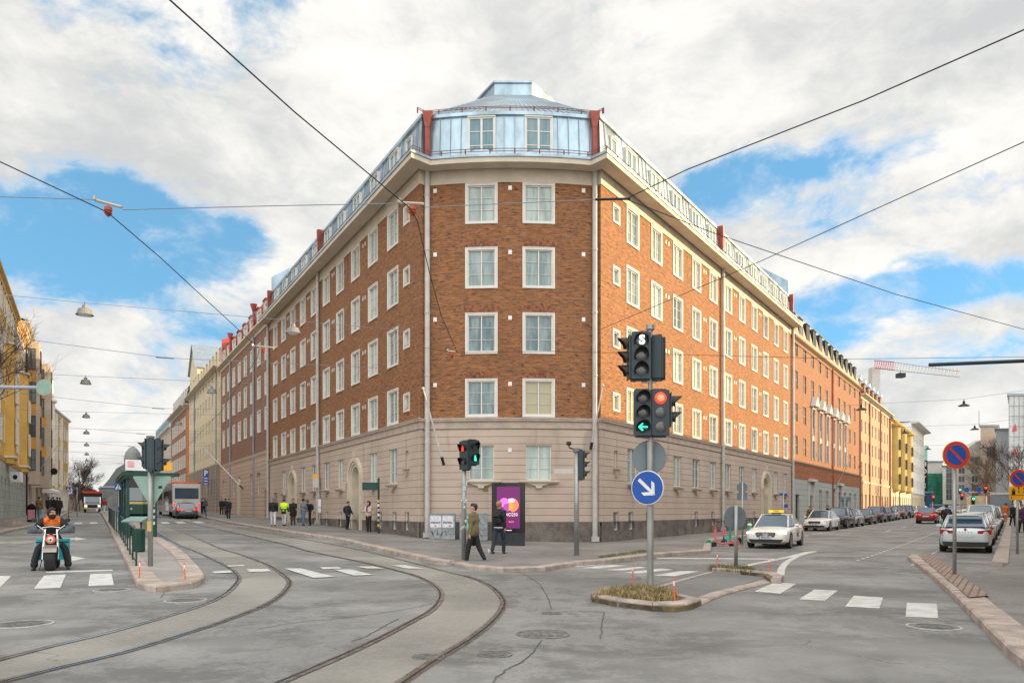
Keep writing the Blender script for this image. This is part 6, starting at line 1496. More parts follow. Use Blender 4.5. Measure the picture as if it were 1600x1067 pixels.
car_type('hatch', .90, 4.2, None, (-1.15, -.35, 1.1, 1.85), 1.48, wb=2.6, rear='hatch')
car_type('estate', .91, 4.55, None, (-1.15, -.35, 1.55, 2.15), 1.46, wb=2.65, rear='hatch')
car_type('suv', .93, 4.5, [(-2.25, .66, .42, .74), (-2.2, .80, .30, .84), (-1.9, .90, .26, .94), (-1.1, .925, .26, 1.02), (-.5, .93, .26, 1.02), (.5, .93, .26, 1.02), (1.4, .93, .26, 1.03), (1.9, .90, .28, 1.03), (2.2, .82, .32, .98), (2.25, .72, .45, .86)], (-1.1, -.45, 1.5, 2.1), 1.64, wb=2.65, wr=.36, rear='hatch')
P_white = paint('pearl_white_paint', (.74, .74, .74), 0); P_black = paint('black_paint', (.012, .013, .016), .3); P_blue = paint('dark_blue_paint', (.02, .035, .09), .4); P_plum = paint('dark_plum_paint', (.06, .015, .03), .3)
P_maroon = paint('maroon_paint', (.17, .012, .02), .2); P_silver = paint('silver_paint', (.42, .45, .47), .7); P_lsilver = paint('light_silver_paint', (.55, .60, .63), .3); P_grey = paint('grey_paint', (.16, .17, .18), .6); P_red = paint('dark_red_paint', (.22, .012, .015), .2); P_taxi = paint('taxi_white_paint', (.78, .77, .74), 0)
def rz_dir(d): return atan2(d[1], d[0])+pi/2      # front (-y) points along d
def roadz(x, y): return zg(x, y)
# --- taxi
x, y = 12.0, 34.3
T = car('sedan', P_taxi, 'taxi', 'white taxi saloon driving towards the camera with a yellow roof sign', (x, y, roadz(x, y)), rz_dir(-dR)+.07, lights='on', cat='taxi', plate='MOU-491')
m = MB(); m.rbox(-.33, .33, -.09, .09, 1.53, 1.65, .04); q = m.build('taxi_sign', pm('taxi_yellow', (.85, .60, .02), .4, emit=(.85, .6, .02), es=.25), T); m = MB(); m.box(-.2, .2, -.05, .05, 1.45, 1.53); m.build('sign_foot', M_black, q); textm(q, 'TAXI', .11, M_black, (0, -.093, 1.59), bold=.003)
m = MB(); m.lathe([(.105, -.0), (.105, -.012), (.085, -.012), (.085, 0)], 20, (0, -2.47, .615), 'y')
for a in (90, 210, 330): m.tube([(0, -2.478, .615), (.09*cos(radians(a)), -2.478, .615+.09*sin(radians(a)))], .011, 5)
m.build('star_badge', M_chrome, T)
m = MB(); m.yprism([(0, 0), (.26, 0), (.26, .1), (.13, .26), (0, .26)], -.003, .003); m.build('yellow_logo', M_signyel, T, (.945, -.1, .70), pi/2); m = MB(); m.box(0, .26, -.003, .003, 0, .2); q = m.build('black_logo', M_black, T, (.945, -.1, .46), pi/2); textm(q, 'TAKSI', .09, M_sw, (.13, -.006, .1))
# --- row parked by the corner block
row_l = [(39.9+7.5, 'sedan', P_white, 'white saloon, front of the parked row on the left of the right street'), (0, 'suv', P_black, 'black SUV-shaped car second in the parked row'), (0, 'hatch', P_silver, 'small silver hatchback third in the parked row'),
         (0, 'sedan', P_black, 'black saloon with a pale number plate, fourth in the parked row'), (0, 'suv', P_plum, 'dark plum SUV-shaped car fifth in the parked row'), (0, 'hatch', P_black, 'black hatchback sixth in the parked row'), (0, 'hatch', P_silver, 'silver hatchback seventh in the parked row'),
         (0, 'suv', P_maroon, 'maroon tall car eighth in the parked row'), (0, 'suv', P_blue, 'dark blue tall car ninth in the parked row'), (0, 'sedan', P_silver, 'silver saloon tenth in the parked row'), (0, 'hatch', P_maroon, 'maroon hatchback eleventh in the parked row'), (0, 'hatch', P_white, 'white hatchback last in the parked row')]
ts = [58.9, 65.4, 70.6, 77.5, 84.5, 90.6, 95.8, 102.6, 110, 117.5, 124.6, 131]
for t, (_, k_, mt, lab) in zip(ts, row_l):
    x, y = SR(t, -11.75); car(k_, mt, 'parked_car', lab, (x, y, roadz(x, y)), rz_dir(-dR)+random.uniform(-.015, .015), 'cars parked along the left kerb of the right street', plate='%s-%d' % (random.choice(('IZK', 'CHV', 'ROA', 'LEM')), random.randint(120, 980)))
# --- row on the right
rr_ = [(36.0, 'estate', P_lsilver, 'white estate car parked nearest on the right, seen from behind with blue rear window'), (42.3, 'estate', P_white, 'second white estate in the right-hand parked row'), (48.0, 'estate', P_white, 'third white car in the right-hand row with a dark roof antenna'), (55.0, 'van', P_lsilver, 'pale silver people carrier in the right-hand parked row'),
       (62.0, 'estate', P_black, 'black estate behind the silver people carrier'), (70.0, 'suv', P_grey, 'dark grey tall car further up the right-hand row'), (77, 'suv', P_white, 'white-roofed tall car far up the right-hand row')]
car_type('van', .93, 4.75, [(-2.37, .66, .36, .70), (-2.3, .80, .26, .84), (-2.0, .90, .22, .98), (-1.2, .925, .22, 1.05), (-.5, .93, .22, 1.05), (.5, .93, .22, 1.05), (1.4, .93, .22, 1.06), (2.0, .91, .25, 1.06), (2.3, .84, .30, 1.02), (2.37, .76, .42, .9)], (-1.5, -.7, 1.8, 2.25), 1.83, wb=2.9, wr=.34, rear='hatch')
for i, (t, k_, mt, lab) in enumerate(rr_):
    x, y = SR(t, -1.62); T = car(k_, mt, 'parked_car', lab, (x, y, roadz(x, y)), rz_dir(dR)+(.035 if i == 0 else 0), 'cars parked along the right kerb')
    h = CT[k_]['L']/2
    if k_ == 'estate':
        for s in (-1, 1): m = MB(); m.tube([(s*.6, -.3, 1.49), (s*.6, 0, 1.515), (s*.6, 1.3, 1.50), (s*.6, 1.5, 1.47)], .016, 6); m.build('roof_rail', M_black if i else M_silver if False else M_black, T)
        m = MB(); m.box(-.56, .56, h-.62, h-.42, 1.42, 1.455); m.build('roof_spoiler', mt, T)
    if i == 0:
        m = MB(); m.box(-.04, .04, h-.0, h+.012, .86, .94); m.build('badge', M_redl, T); m = MB()
        for j in range(5): m.box(-.2+.1*j-.022, -.2+.1*j+.022, h-.02, h+.01, .79, .815)
        m.build('letter_strip', M_chrome, T)
# --- moving cars
x, y = SR(83, -6.9); car('hatch', P_red, 'hatchback', 'dark red hatchback driving away ahead of the cyclist with lit tail lights', (x, y, roadz(x, y)), rz_dir(dR), tail=E_tail)
x, y = W3(1487, 800, 112)[:2]; car('sedan', P_silver, 'saloon_car', 'silver car crossing far up the right street behind the big no-parking sign', (x, y, roadz(x, y)), radians(100))
x, y = W3(1511, 796, 128)[:2]; car('hatch', P_lsilver, 'hatchback', 'small pale car waiting far away beside the yellow box van', (x, y, roadz(x, y)), radians(40))
x, y = SL(74.5, -7.75); T = car('sedan', P_grey, 'saloon_car', 'dark grey saloon with a taxi sign, following right behind the silver bus', (x, y, roadz(x, y)), rz_dir(dL), tail=E_tail); m = MB(); m.rbox(-.2, .2, -.08, .08, 1.52, 1.62, .03); m.build('taxi_sign', M_signyel, T)
# --- articulated bus
def bus(T, L, W, H, mat, roofm, parts=2, rearlit=True, name='body'):
    """front at -y; rear at +L"""
    segs = [(0, L)] if parts == 1 else [(0, L*.42), (L*.45, L)]
    for a, b in segs:
        m = MB(); m.rbox(-W/2, W/2, a, b, .32, H, .14); bd = m.build('body', mat, T); m = MB(); m.box(-W/2-.012, W/2+.012, a+.5, b-.5, 1.05, 2.35); m.build('side_windows', M_cglass, bd)
        m = MB(); m.rbox(-W/2+.15, W/2-.15, a+.3, b-.3, H, H+.18, .1); m.build('roof_pod', roofm, bd)
    if parts == 2: m = MB(); m.rbox(-W/2+.08, W/2-.08, L*.42-.05, L*.45+.05, .4, H-.05, .05); m.build('bellows', M_black, T)
    m = MB(); m.box(-W/2+.22, W/2-.22, L, L+.02, 1.55, 2.55); m.build('rear_window', M_cglass, T)
    m = MB(); m.box(-W/2+.15, W/2-.15, -.02, 0, 1.0, 2.5); m.build('windscreen', M_cglass, T)
    for s in (-1, 1):
        m = MB(); m.box(s*(W/2-.18)-.08, s*(W/2-.18)+.08, L, L+.03, .82, 1.12); m.build('tail_light', E_tail if rearlit else M_redl, T)
        m = MB(); m.box(s*(W/2-.2)-.05, s*(W/2-.2)+.05, L, L+.03, H-.2, H-.1); m.build('marker_light', E_tail if rearlit else M_redl, T)
        for y in (2.6, L-3.2): m = MB(); m.lathe([(.30, -.14), (.48, -.12), (.48, .12), (.30, .14)], 20, (0, 0, 0), 'x'); m.build('wheel', M_rubber, T, (s*(W/2-.14), y, .48))
x, y = SL(94.5, -8.15); T = thing('articulated_bus', 'silver articulated bus seen from behind with an orange roof, on the left street', 'bus', (x, y, roadz(x, y)), rz_dir(dL))
bus(T, 17.5, 2.5, 2.95, paint('bus_silver', (.62, .64, .66), 0), pm('orange_roof', (.65, .14, .03), .5)); m = MB(); m.box(-.9, .9, 17.5, 17.53, .45, .75); m.build('rear_grille', M_dark, T); textm(T, 'XY', .26, M_sw, (0, 17.54, 2.0), rz=pi) if False else None
x, y = W3(1563, 800, 104)[:2]; T = thing('city_bus', 'grey bus with red rear lights waiting far up the right-hand row', 'bus', (x, y, roadz(x, y)), rz_dir(dR)); T.location = (*SR(112-9, 0)[:2], 0); px_, py_ = W3(1564, 0, 92)[:2]; T.location = (px_+dR.x*10, py_+dR.y*10, roadz(px_, py_)); bus(T, 11, 2.5, 2.9, P_grey, P_lsilver, 1)
# --- truck
px_, py_ = W3(144.5, 0, 100)[:2]; T = thing('recovery_truck', 'white recovery truck with a red roof bar driving down the left street, headlights lit', 'truck', (px_, py_, roadz(px_, py_)), rz_dir(-dL))
m = MB(); m.xprism([(0, .5), (0, 1.15), (.75, 1.32), (1.25, 2.1), (2.6, 2.15), (2.6, .5)], -.98, .98); m.build('cab', P_silver, T); m = MB(); m.xprism([(.70, 1.34), (1.22, 2.05), (1.20, 2.10), (.66, 1.36)], -.86, .86); m.build('windscreen', M_cglass, T)
m = MB(); m.box(-1.15, 1.15, 2.7, 8.5, .75, 2.6); m.build('load_box', M_dark, T); m = MB(); m.box(-1.15, 1.15, 2.55, 3.0, 2.6, 2.9); m.build('roof_bar', E_tail if False else M_signred, T)
m = MB(); m.box(-.55, .55, -.02, 0, .62, 1.05); m.build('grille', M_black, T)
m = MB(); m.box(-.28, -.0, -.02, 0, .9, 1.1)
for s, mt in ((-1, E_amb), (1, E_head)): m = MB(); m.lathe([(.14, -.02), (.1, -.06), (.01, -.07)], 12, (s*.78, -.0, .88), 'y'); m.build('headlight', mt, T)
for s in (-1, 1):
    m = MB(); m.box(s*1.15-.1, s*1.15+.1, .9, 1.0, 1.4, 1.85); m.build('wing_mirror', M_black, T)
    for yy in (.9, 6.5): m = MB(); m.lathe([(.25, -.12), (.42, -.11), (.42, .11), (.25, .12)], 18, (0, 0, 0), 'x'); m.build('wheel', M_rubber, T, (s*.85, yy, .42))
# --- tram standing behind the stop
x, y = SL(75, -4.15); T = thing('tram', 'dark green and yellow tram standing behind the stop shelter', 'tram', (x, y, roadz(x, y)), rz_dir(dL)+pi)
M_tg = paint('tram_green', (.01, .09, .05), 0); M_ty = paint('tram_yellow', (.70, .48, .10), 0); W = 2.2
m = MB(); pr = [(0.25, .3), (0, .6), (0, 1.45), (.12, 1.5)]; m.xprism([(.35, .30), (.02, .42), (0, 1.30), (24, 1.30), (24, .30)], -W/2, W/2); m.build('lower_body', M_tg, T)
m = MB(); m.xprism([(.0, 1.302), (.02, 1.50), (24, 1.50), (24, 1.302)], -W/2-.01, W/2+.01); m.build('yellow_band', M_ty, T)
m = MB(); m.xprism([(.03, 1.502), (.45, 3.15), (24, 3.15), (24, 1.502)], -W/2, W/2); m.build('upper_body', M_dark, T); m = MB(); m.xprism([(.02, 1.56), (.33, 2.75), (.31, 2.76), (0, 1.57)], -W/2+.12, W/2-.12); m.build('windscreen', M_cglass, T)
m = MB(); m.rbox(-.9, .9, 1.0, 12, 3.15, 3.4, .1); m.build('roof_equipment', M_grey, T)
m = MB(); a = [(0, 3.2, 3.5), (0, 5.2, 4.4), (0, 3.4, 5.2)]; m.tube([(-.4, 3.0, 3.4), (-.3, 5.2, 4.3), (-.5, 3.6, 5.3)], .03, 5); m.tube([(.4, 3.0, 3.4), (.3, 5.2, 4.3), (.5, 3.6, 5.3)], .03, 5); m.tube([(-1.0, 3.6, 5.2), (-.7, 3.6, 5.36), (.7, 3.6, 5.36), (1.0, 3.6, 5.2)], .035, 5); m.build('pantograph', M_dark, T)
for s in (-1, 1): m = MB(); m.lathe([(.1, -.01), (.08, -.03), (.01, -.035)], 12, (s*.75, 0.01, .85), 'y'); m.build('headlight', M_clear, T)
for yy in (2, 4.2, 12, 14): m = MB(); m.lathe([(.3, -.72), (.3, .72)], 16, (0, yy, .3), 'x'); m.build('wheelset', M_rubber, T)
# --- box van far right
px_, py_ = W3(1528, 0, 105)[:2]; T = thing('box_van', 'cream box van with a yellow stripe far up the right street', 'van', (px_, py_, roadz(px_, py_)), rz_dir(dR)); m = MB(); m.box(-1.1, 1.1, 1.8, 5.5, .7, 2.75); q = m.build('load_box', pm('cream_box', (.62, .52, .36), .6), T); m = MB(); m.box(.35, .7, 5.5, 5.52, 1.4, 2.5); m.build('yellow_stripe', M_signyel, q)
m = MB(); m.xprism([(0, .4), (0, 1.0), (.7, 1.2), (1.1, 1.95), (1.8, 2.0), (1.8, .4)], -.95, .95); m.build('cab', P_white, T)
for s in (-1, 1):
    for yy in (.8, 4.5): m = MB(); m.lathe([(.2, -.1), (.36, -.1), (.36, .1), (.2, .1)], 16, (0, 0, 0), 'x'); m.build('wheel', M_rubber, T, (s*.88, yy, .36))
# --- kick scooters
def scooter(p, rz, col, colp, label, lean=.06):
    T = thing('electric_scooter', label, 'scooter', p, rz, 'rental scooters parked by the kerb'); T.rotation_euler = (lean, 0, rz)
    m = MB(); m.rbox(-.09, .09, -.30, .42, .12, .18, .03); m.build('deck', col, T); m = MB(); m.tube([(0, -.30, .15), (0, -.50, .30), (0, -.42, 1.15)], [.035, .035, .028], 8); m.build('stem', colp, T)
    m = MB(); m.tube([(0, -.49, .42), (0, -.45, .82)], .055, 8); m.build('battery_cover', col, T)
    m = MB(); m.tube([(-.25, -.36, 1.14), (0, -.42, 1.17), (.25, -.36, 1.14)], .017, 8); hb = m.build('handlebar', M_black, T)
    for s in (-1, 1): m = MB(); m.tube([(s*.16, -.385, 1.153), (s*.26, -.36, 1.14)], .024, 8); m.build('grip', M_black, hb)
    for y, nm in ((-.56, 'front'), (.52, 'rear')): m = MB(); m.lathe([(.06, -.03), (.125, -.025), (.125, .025), (.06, .03)], 18, (0, y, .125), 'x'); m.build('wheel', M_rubber, T)
    m = MB(); m.lathe([(.135, -.035), (.15, -.035), (.15, .035), (.135, .035)], 12, (0, .52, .125), 'x'); m.build('mudguard', colp, T)
S_pink = pm('coral_scooter_paint', (.75, .12, .14), .4, var=.04); S_green = pm('green_scooter_paint', (.02, .30, .20), .4, var=.04); S_lime = pm('lime_scooter_paint', (.10, .55, .05), .4, var=.04); S_teal = pm('teal_scooter_paint', (.05, .42, .45), .4, var=.04)
for px, py, rz, c1, c2, lab in ((1124, 853, radians(95), S_green, S_green, 'scooter with a dark green upright stem, left of the grey sign'), (1134, 853.5, radians(-80), S_pink, S_pink, 'coral pink scooter lying lowest, behind the round grey sign'), (1143, 850, radians(-60), S_pink, S_black if False else M_black, 'coral scooter with a black stem just left of the sign post'),
                                (1153, 848, radians(70), S_teal, S_teal, 'teal scooter just right of the sign post'), (1157, 847, radians(80), S_lime, S_lime, 'lime green scooter nearest the taxi')):
    x, y = G(px, py, .0); scooter((x, y, zg(x, y)+.0), rz, c1, c2, lab)
# ================================================================== PEOPLE
SK = pm('skin', (.52, .30, .21), .55, var=.05, scale=6); SKD = pm('darker_skin', (.35, .19, .12), .55, var=.05)
def cl(name, col, r=.85): return pm('cloth_'+name, col, r, var=.14, scale=5, bump=.25)
C_black = cl('black', (.018, .018, .021)); C_navy = cl('navy', (.022, .03, .055)); C_olive = cl('olive', (.17, .14, .07)); C_jean = cl('blue_jeans', (.10, .19, .32)); C_grey = cl('grey', (.15, .19, .23)); C_white = cl('white', (.62, .62, .64)); C_hv = pm('cloth_high_visibility', (.55, .85, .02), .6, var=.05, emit=(.5, .8, .0), es=.12)
C_brown = cl('brown', (.17, .09, .04)); C_dbrown = cl('dark_brown', (.08, .045, .03)); C_red = cl('red', (.45, .02, .03)); C_cream = cl('cream', (.55, .45, .38)); C_purple = cl('purple', (.10, .04, .20)); C_plum = cl('plum', (.07, .03, .06)); C_orange = cl('orange', (.66, .15, .015)); C_dgreen = cl('dark_green', (.05, .22, .18))
Hr_black = pm('black_hair', (.015, .012, .010), .5, var=.2, scale=20); Hr_blond = pm('dark_blond_hair', (.36, .19, .08), .5, var=.2, scale=20); Hr_brown = pm('brown_hair', (.08, .04, .022), .5, var=.2, scale=20)
M_sole = pm('shoe_dark', (.035, .037, .045), .6); M_solew = pm('shoe_white', (.6, .6, .6), .6)
def blobmesh(chains, voxel, name, mat):
    """joined tapered limbs fused into one continuous skin"""
    mb = MB()
    for ch in chains:
        pts = [Vector(p) for p, r in ch]; rs = [r for p, r in ch]
        P, R = [], []
        for i in range(len(pts)-1):
            for k in range(4): t = k/4; P.append(pts[i].lerp(pts[i+1], t)); R.append(rs[i]+(rs[i+1]-rs[i])*t)
        P.append(pts[-1]); R.append(rs[-1]); n = 10
        d0 = (P[0]-P[1]).normalized(); d1 = (P[-1]-P[-2]).normalized()
        P = [P[0]+d0*R[0]*.9, P[0]+d0*R[0]*.5]+P+[P[-1]+d1*R[-1]*.5, P[-1]+d1*R[-1]*.9]; R = [R[0]*.35, R[0]*.85]+R+[R[-1]*.85, R[-1]*.35]
        mb.tube(P, R, n)
    me = mb.mesh('raw', mat); bm = bmesh.new(); bm.from_mesh(me); bmesh.ops.recalc_face_normals(bm, faces=bm.faces); bm.to_mesh(me); bm.free()
    return bake(me, [('REMESH', dict(mode='VOXEL', voxel_size=voxel)), ('SMOOTH', dict(factor=.5, iterations=3))], name)
def ell(cx, cz, w, z0, z1, d, y=0): return None
def person(label, px, pyf, H, face, top, legs, hair=Hr_black, shoes=M_sole, stride=0., step=1, arms=((8, 10), (8, 10)), coat=.0, hat=None, lean=0., voxel=.022, Y=None, group=None, skin=SK, pv=.12, hold=None, name='person', hairlen=0., loc=None, knee=(6, 6), build=1., headturn=0., joints=None, scarf=None, seated=False):
    if loc is None:
        if Y is None: x, y = G(px, pyf, pv)
        else: x, y = (px-CX)/F*Y, Y
        loc = (x, y, zg(x, y)+pv)
    T = thing(name, label, 'person', loc, face, group); s = H/1.75
    V = Vector
    def leg(sg, a, kn):
        hip = V((.095*sg, 0, .92)); a = radians(a); k2 = a+radians(kn)
        kneep = hip+V((.005*sg, -sin(a)*.43, -cos(a)*.43)); ank = kneep+V((.0, sin(k2-2*a)*.42 if False else -sin(a-radians(kn))*.42, -cos(a-radians(kn))*.42)); return [hip, kneep, ank]
    aL, aR = stride*step, -stride*step
    lL, lR = leg(1, aL, knee[0]), leg(-1, aR, knee[1])
    low = min(lL[2].z, lR[2].z)-.075; dz = -low
    up = lambda p: V((p.x, p.y, p.z+dz))
    def arm(sg, a, bend, out=6):
        a = radians(a); b = a+radians(bend); o = radians(out); sh = V((.185*sg*build, .0, 1.42)); el = sh+V((sin(o)*.28*sg, -sin(a)*.29, -cos(a)*.29)); wr = el+V((sin(o)*.06*sg, -sin(b)*.25, -cos(b)*.25)); return [sh, el, wr]
    A = [arm(1, *arms[0]), arm(-1, *arms[1])]
    if joints: lL, lR, A, dz = joints['L'], joints['R'], joints['A'], joints['dz']
    ln = radians(lean)
    def lp(p): q = p-V((0, 0, .92)); return V((q.x, q.y*cos(ln)-q.z*sin(ln), .92+q.z*cos(ln)+q.y*sin(ln)))
    S = lambda p, up_=True: (lp(p)+V((0, 0, dz)))*s
    Lg = lambda p: up(p)*s
    torso = [[(S(V((0, 0, .95))), .135*s), (S(V((0, .0, 1.10))), .12*s), (S(V((0, -.01, 1.28))), .145*s), (S(V((0, 0, 1.40))), .11*s), (S(V((0, 0, 1.50))), .055*s), (S(V((0, -.01, 1.60))), .07*s)],
             [(S(V((-.10, 0, .95))), .10*s), (S(V((.10, 0, .95))), .10*s)], [(S(V((-.13*build, 0, 1.30))), .10*s), (S(V((.13*build, 0, 1.30))), .10*s)], [(S(V((-.16*build, 0, 1.41))), .07*s), (S(V((.16*build, 0, 1.41))), .07*s)]]
    ht = radians(headturn); hc = V((0, -.005, 1.655))
    def Hd(x, y, z): return S(V((hc.x+x*cos(ht)-y*sin(ht), hc.y+x*sin(ht)+y*cos(ht), hc.z+z)))
    headc = [[(Hd(0, .02, .01), .093*s), (Hd(0, -.012, .0), .088*s)], [(Hd(0, -.04, -.05), .062*s), (Hd(0, -.055, -.085), .038*s)], [(Hd(0, -.095, .0), .014*s), (Hd(0, -.112, -.03), .017*s)], [(Hd(.088, .0, -.005), .017*s), (Hd(.09, .005, -.035), .014*s)], [(Hd(-.088, .0, -.005), .017*s), (Hd(-.09, .005, -.035), .014*s)]]
    body = torso+headc
    for lg in (lL, lR): body.append([(Lg(lg[0]), .085*s), (Lg(lg[0].lerp(lg[1], .5)), .07*s), (Lg(lg[1]), .05*s), (Lg(lg[1].lerp(lg[2], .35)), .05*s), (Lg(lg[2]), .035*s)])
    hands = []
    for i, (sh, el, wr) in enumerate(A):
        body.append([(S(sh), .052*s), (S(el), .038*s), (S(wr), .026*s)])
        d = (wr-el).normalized(); sg = 1 if i == 0 else -1; inn = V((-sg, 0, 0)); fw = (inn.cross(d)).normalized(); palm = wr+d*.05
        body.append([(S(wr+d*.02), .026*s), (S(palm+fw*.012), .03*s), (S(palm-fw*.012+d*.02), .028*s)])
        if voxel < .012:
            for j, ln_ in enumerate((.065, .075, .07, .055)):
                o = fw*(.028-.019*j); a0 = palm+d*.035+o; a1 = a0+d*ln_*.5+inn*.012; a2 = a1+d*ln_*.35+inn*.035; body.append([(S(a0), .0095*s), (S(a1), .0085*s), (S(a2), .0075*s)])
            a0 = palm-d*.01+fw*.03; body.append([(S(a0), .012*s), (S(a0+fw*.02+d*.03+inn*.02), .0095*s), (S(a0+fw*.015+d*.055+inn*.035), .008*s)])
    obj('body', blobmesh(body, max(voxel*.7, .0065), 'body', skin), T)
    # jacket
    j = [[(S(V((0, 0, 1.0-coat*.35))), .165*s), (S(V((0, 0, 1.15))), .15*s), (S(V((0, -.01, 1.30))), .17*s), (S(V((0, 0, 1.41))), .125*s), (S(V((0, 0, 1.47))), .085*s)], [(S(V((-.115, 0, .99-coat*.35))), .125*s), (S(V((.115, 0, .99-coat*.35))), .125*s)], [(S(V((-.14*build, 0, 1.28))), .13*s), (S(V((.14*build, 0, 1.28))), .13*s)], [(S(V((-.17*build, 0, 1.40))), .09*s), (S(V((.17*build, 0, 1.40))), .09*s)]]
    if coat: j += [[(S(V((-.11, 0, 1.0))), .13*s), (S(V((-.12, 0, .98-coat*.6))), .12*s)], [(S(V((.11, 0, 1.0))), .13*s), (S(V((.12, 0, .98-coat*.6))), .12*s)], [(S(V((0, 0, 1.0))), .15*s), (S(V((0, 0, .98-coat*.6))), .14*s)]]
    for sh, el, wr in A: j.append([(S(sh), .078*s), (S(el), .060*s), (S(el.lerp(wr, .9)), .046*s)])
    jm = blobmesh(j, voxel, 'jacket', top if not isinstance(top, tuple) else top[0])
    jo = obj('jacket', jm, T)
    if isinstance(top, tuple):
        jm.materials.append(top[1]); zlim = top[2]*s+dz*s
        for p in jm.polygons:
            c = p.center
            if top[3](c/s-V((0, 0, dz))): p.material_index = 1
    t = [[(S(V((-.08, 0, .97))), .115*s), (S(V((.08, 0, .97))), .115*s)]]
    for lg in (lL, lR): t.append([(Lg(lg[0]), .105*s), (Lg(lg[0].lerp(lg[1], .5)), .088*s), (Lg(lg[1]), .078*s), (Lg(lg[1].lerp(lg[2], .5)), .068*s), (Lg(lg[2]+V((0, 0, .03))), .06*s)])
    obj('trousers', blobmesh(t, voxel, 'trousers', legs), T)
    for i, lg in enumerate((lL, lR)):
        a = Lg(lg[2]); zt = 0.; tip = V((lg[2].x*1.1, lg[2].y-.15, 0)); zf = a.z-.045*s
        m = blobmesh([[((a.x, a.y+.04*s, zf-.012*s), .036*s), ((a.x, a.y-.05*s, zf-.008*s), .042*s), ((a.x*1.03, a.y-.14*s, zf-.016*s), .034*s)], [((a.x, a.y, a.z), .045*s), ((a.x, a.y, zf), .04*s)]], max(voxel*.7, .008), 'shoe', shoes); obj('shoe', m, T)
    hm = []
    if hat: hm = [[(Hd(0, .02, .03), .108*s), (Hd(0, -.01, .035), .100*s), (Hd(0, .01, .07), .085*s)]]; obj('hat', blobmesh(hm, voxel*.7, 'hat', hat), T)
    else:
        hm = [[(Hd(0, .035, .03), .098*s), (Hd(0, -.015, .055), .082*s)], [(Hd(0, .05, -.02), .075*s), (Hd(0, .05, -.04-hairlen), .06*s)]]
        if hairlen: hm += [[(Hd(.06, .03, 0), .05*s), (Hd(.06, .03, -hairlen), .04*s)], [(Hd(-.06, .03, 0), .05*s), (Hd(-.06, .03, -hairlen), .04*s)]]
        obj('hair', blobmesh(hm, voxel*.7, 'hair', hair), T)
    if scarf: obj('scarf', blobmesh([[(S(V((-.05, -.05, 1.49))), .06*s), (S(V((.05, -.05, 1.49))), .06*s)], [(S(V((0, -.13, 1.45))), .05*s), (S(V((.02, -.165, 1.15))), .05*s)]], voxel, 'scarf', scarf), T)
    if voxel < .012:
        for sg in (-1, 1):
            m = MB(); m.lathe([(.001, -.013), (.011, -.006), (.011, .006), (.001, .013)], 8, tuple(Hd(.034*sg, -.082, .008)), 'y'); m.build('eye', M_black, T)
    T['_'] = 0; del T['_']
    return T, S, A, s
def face_to(dx, dy): return atan2(dy, dx)+pi/2
def backpack(T, S, s, mat, voxel=.02, side=1):
    V = Vector; obj('backpack', blobmesh([[(S(V((0, .20*side, 1.12))), .13*s), (S(V((0, .22*side, 1.25))), .14*s), (S(V((0, .19*side, 1.38))), .10*s)], [(S(V((-.08, .19*side, 1.1))), .09*s), (S(V((.08, .19*side, 1.1))), .09*s)], [(S(V((-.08, .19*side, 1.32))), .09*s), (S(V((.08, .19*side, 1.32))), .09*s)]], voxel, 'backpack', mat), T)
# walking man in the olive jacket
T, S, A, s = person('man in an olive jacket walking left beside the signal post, holding a bag', 740, 880, 1.78, radians(-112), C_olive, C_black, Hr_black, pm('grey_sneaker', (.10, .11, .13), .6), stride=16, arms=((-4, 12), (6, 14)), voxel=.011, pv=.03, headturn=18, knee=(8, 10), coat=.12)
h = S(A[1][2]); hb = S(A[0][2])
x, y, z = T.location; c_, sn = cos(T.rotation_euler[2]), sin(T.rotation_euler[2]); wp = Vector((x+h.x*c_-h.y*sn, y+h.x*sn+h.y*c_, z+h.z-.10))
B = thing('shoulder_bag', 'small black bag with a pale printed paper, carried by the man in olive', 'bag', tuple(wp+Vector((-.04, -.0, -.28)))); m = MB(); m.rbox(-.12, .12, -.04, .04, 0, .2, .03); m.build('bag_body', C_black, B); m = MB(); m.tube([(-.08, 0, .2), (-.03, 0, .32), (.03, 0, .32), (.08, 0, .2)], .008, 5); m.build('handle', C_black, B)
m = MB(); m.M = Matrix.Rotation(.1, 4, 'Y'); m.box(-.10, .03, -.062, -.055, .12, .40); tag(m.build('paper', M_stick, None, tuple(wp+Vector((-.04, -.02, -.24)))), 'pale printed leaflet held above the black bag of the man in olive', 'paper')
T, S, A, s = person('fair-haired man in a black jacket and backpack walking before the screen', 780, 865, 1.80, radians(-140)+pi*.0, C_black, C_navy, Hr_blond, M_sole, stride=20, step=-1, arms=((14, 8), (-10, 20)), voxel=.011, headturn=-10, knee=(4, 22)); T.rotation_euler = (0, 0, radians(155)); backpack(T, S, s, C_black, .013)
m = MB(); m.tube([Vector((cos(a)*.165*s, sin(a)*.15*s, S(Vector((0, 0, .90))).z)) for a in [2*pi*i/16 for i in range(17)]], .022, 6); m.build('shirt_hem', C_white, T)
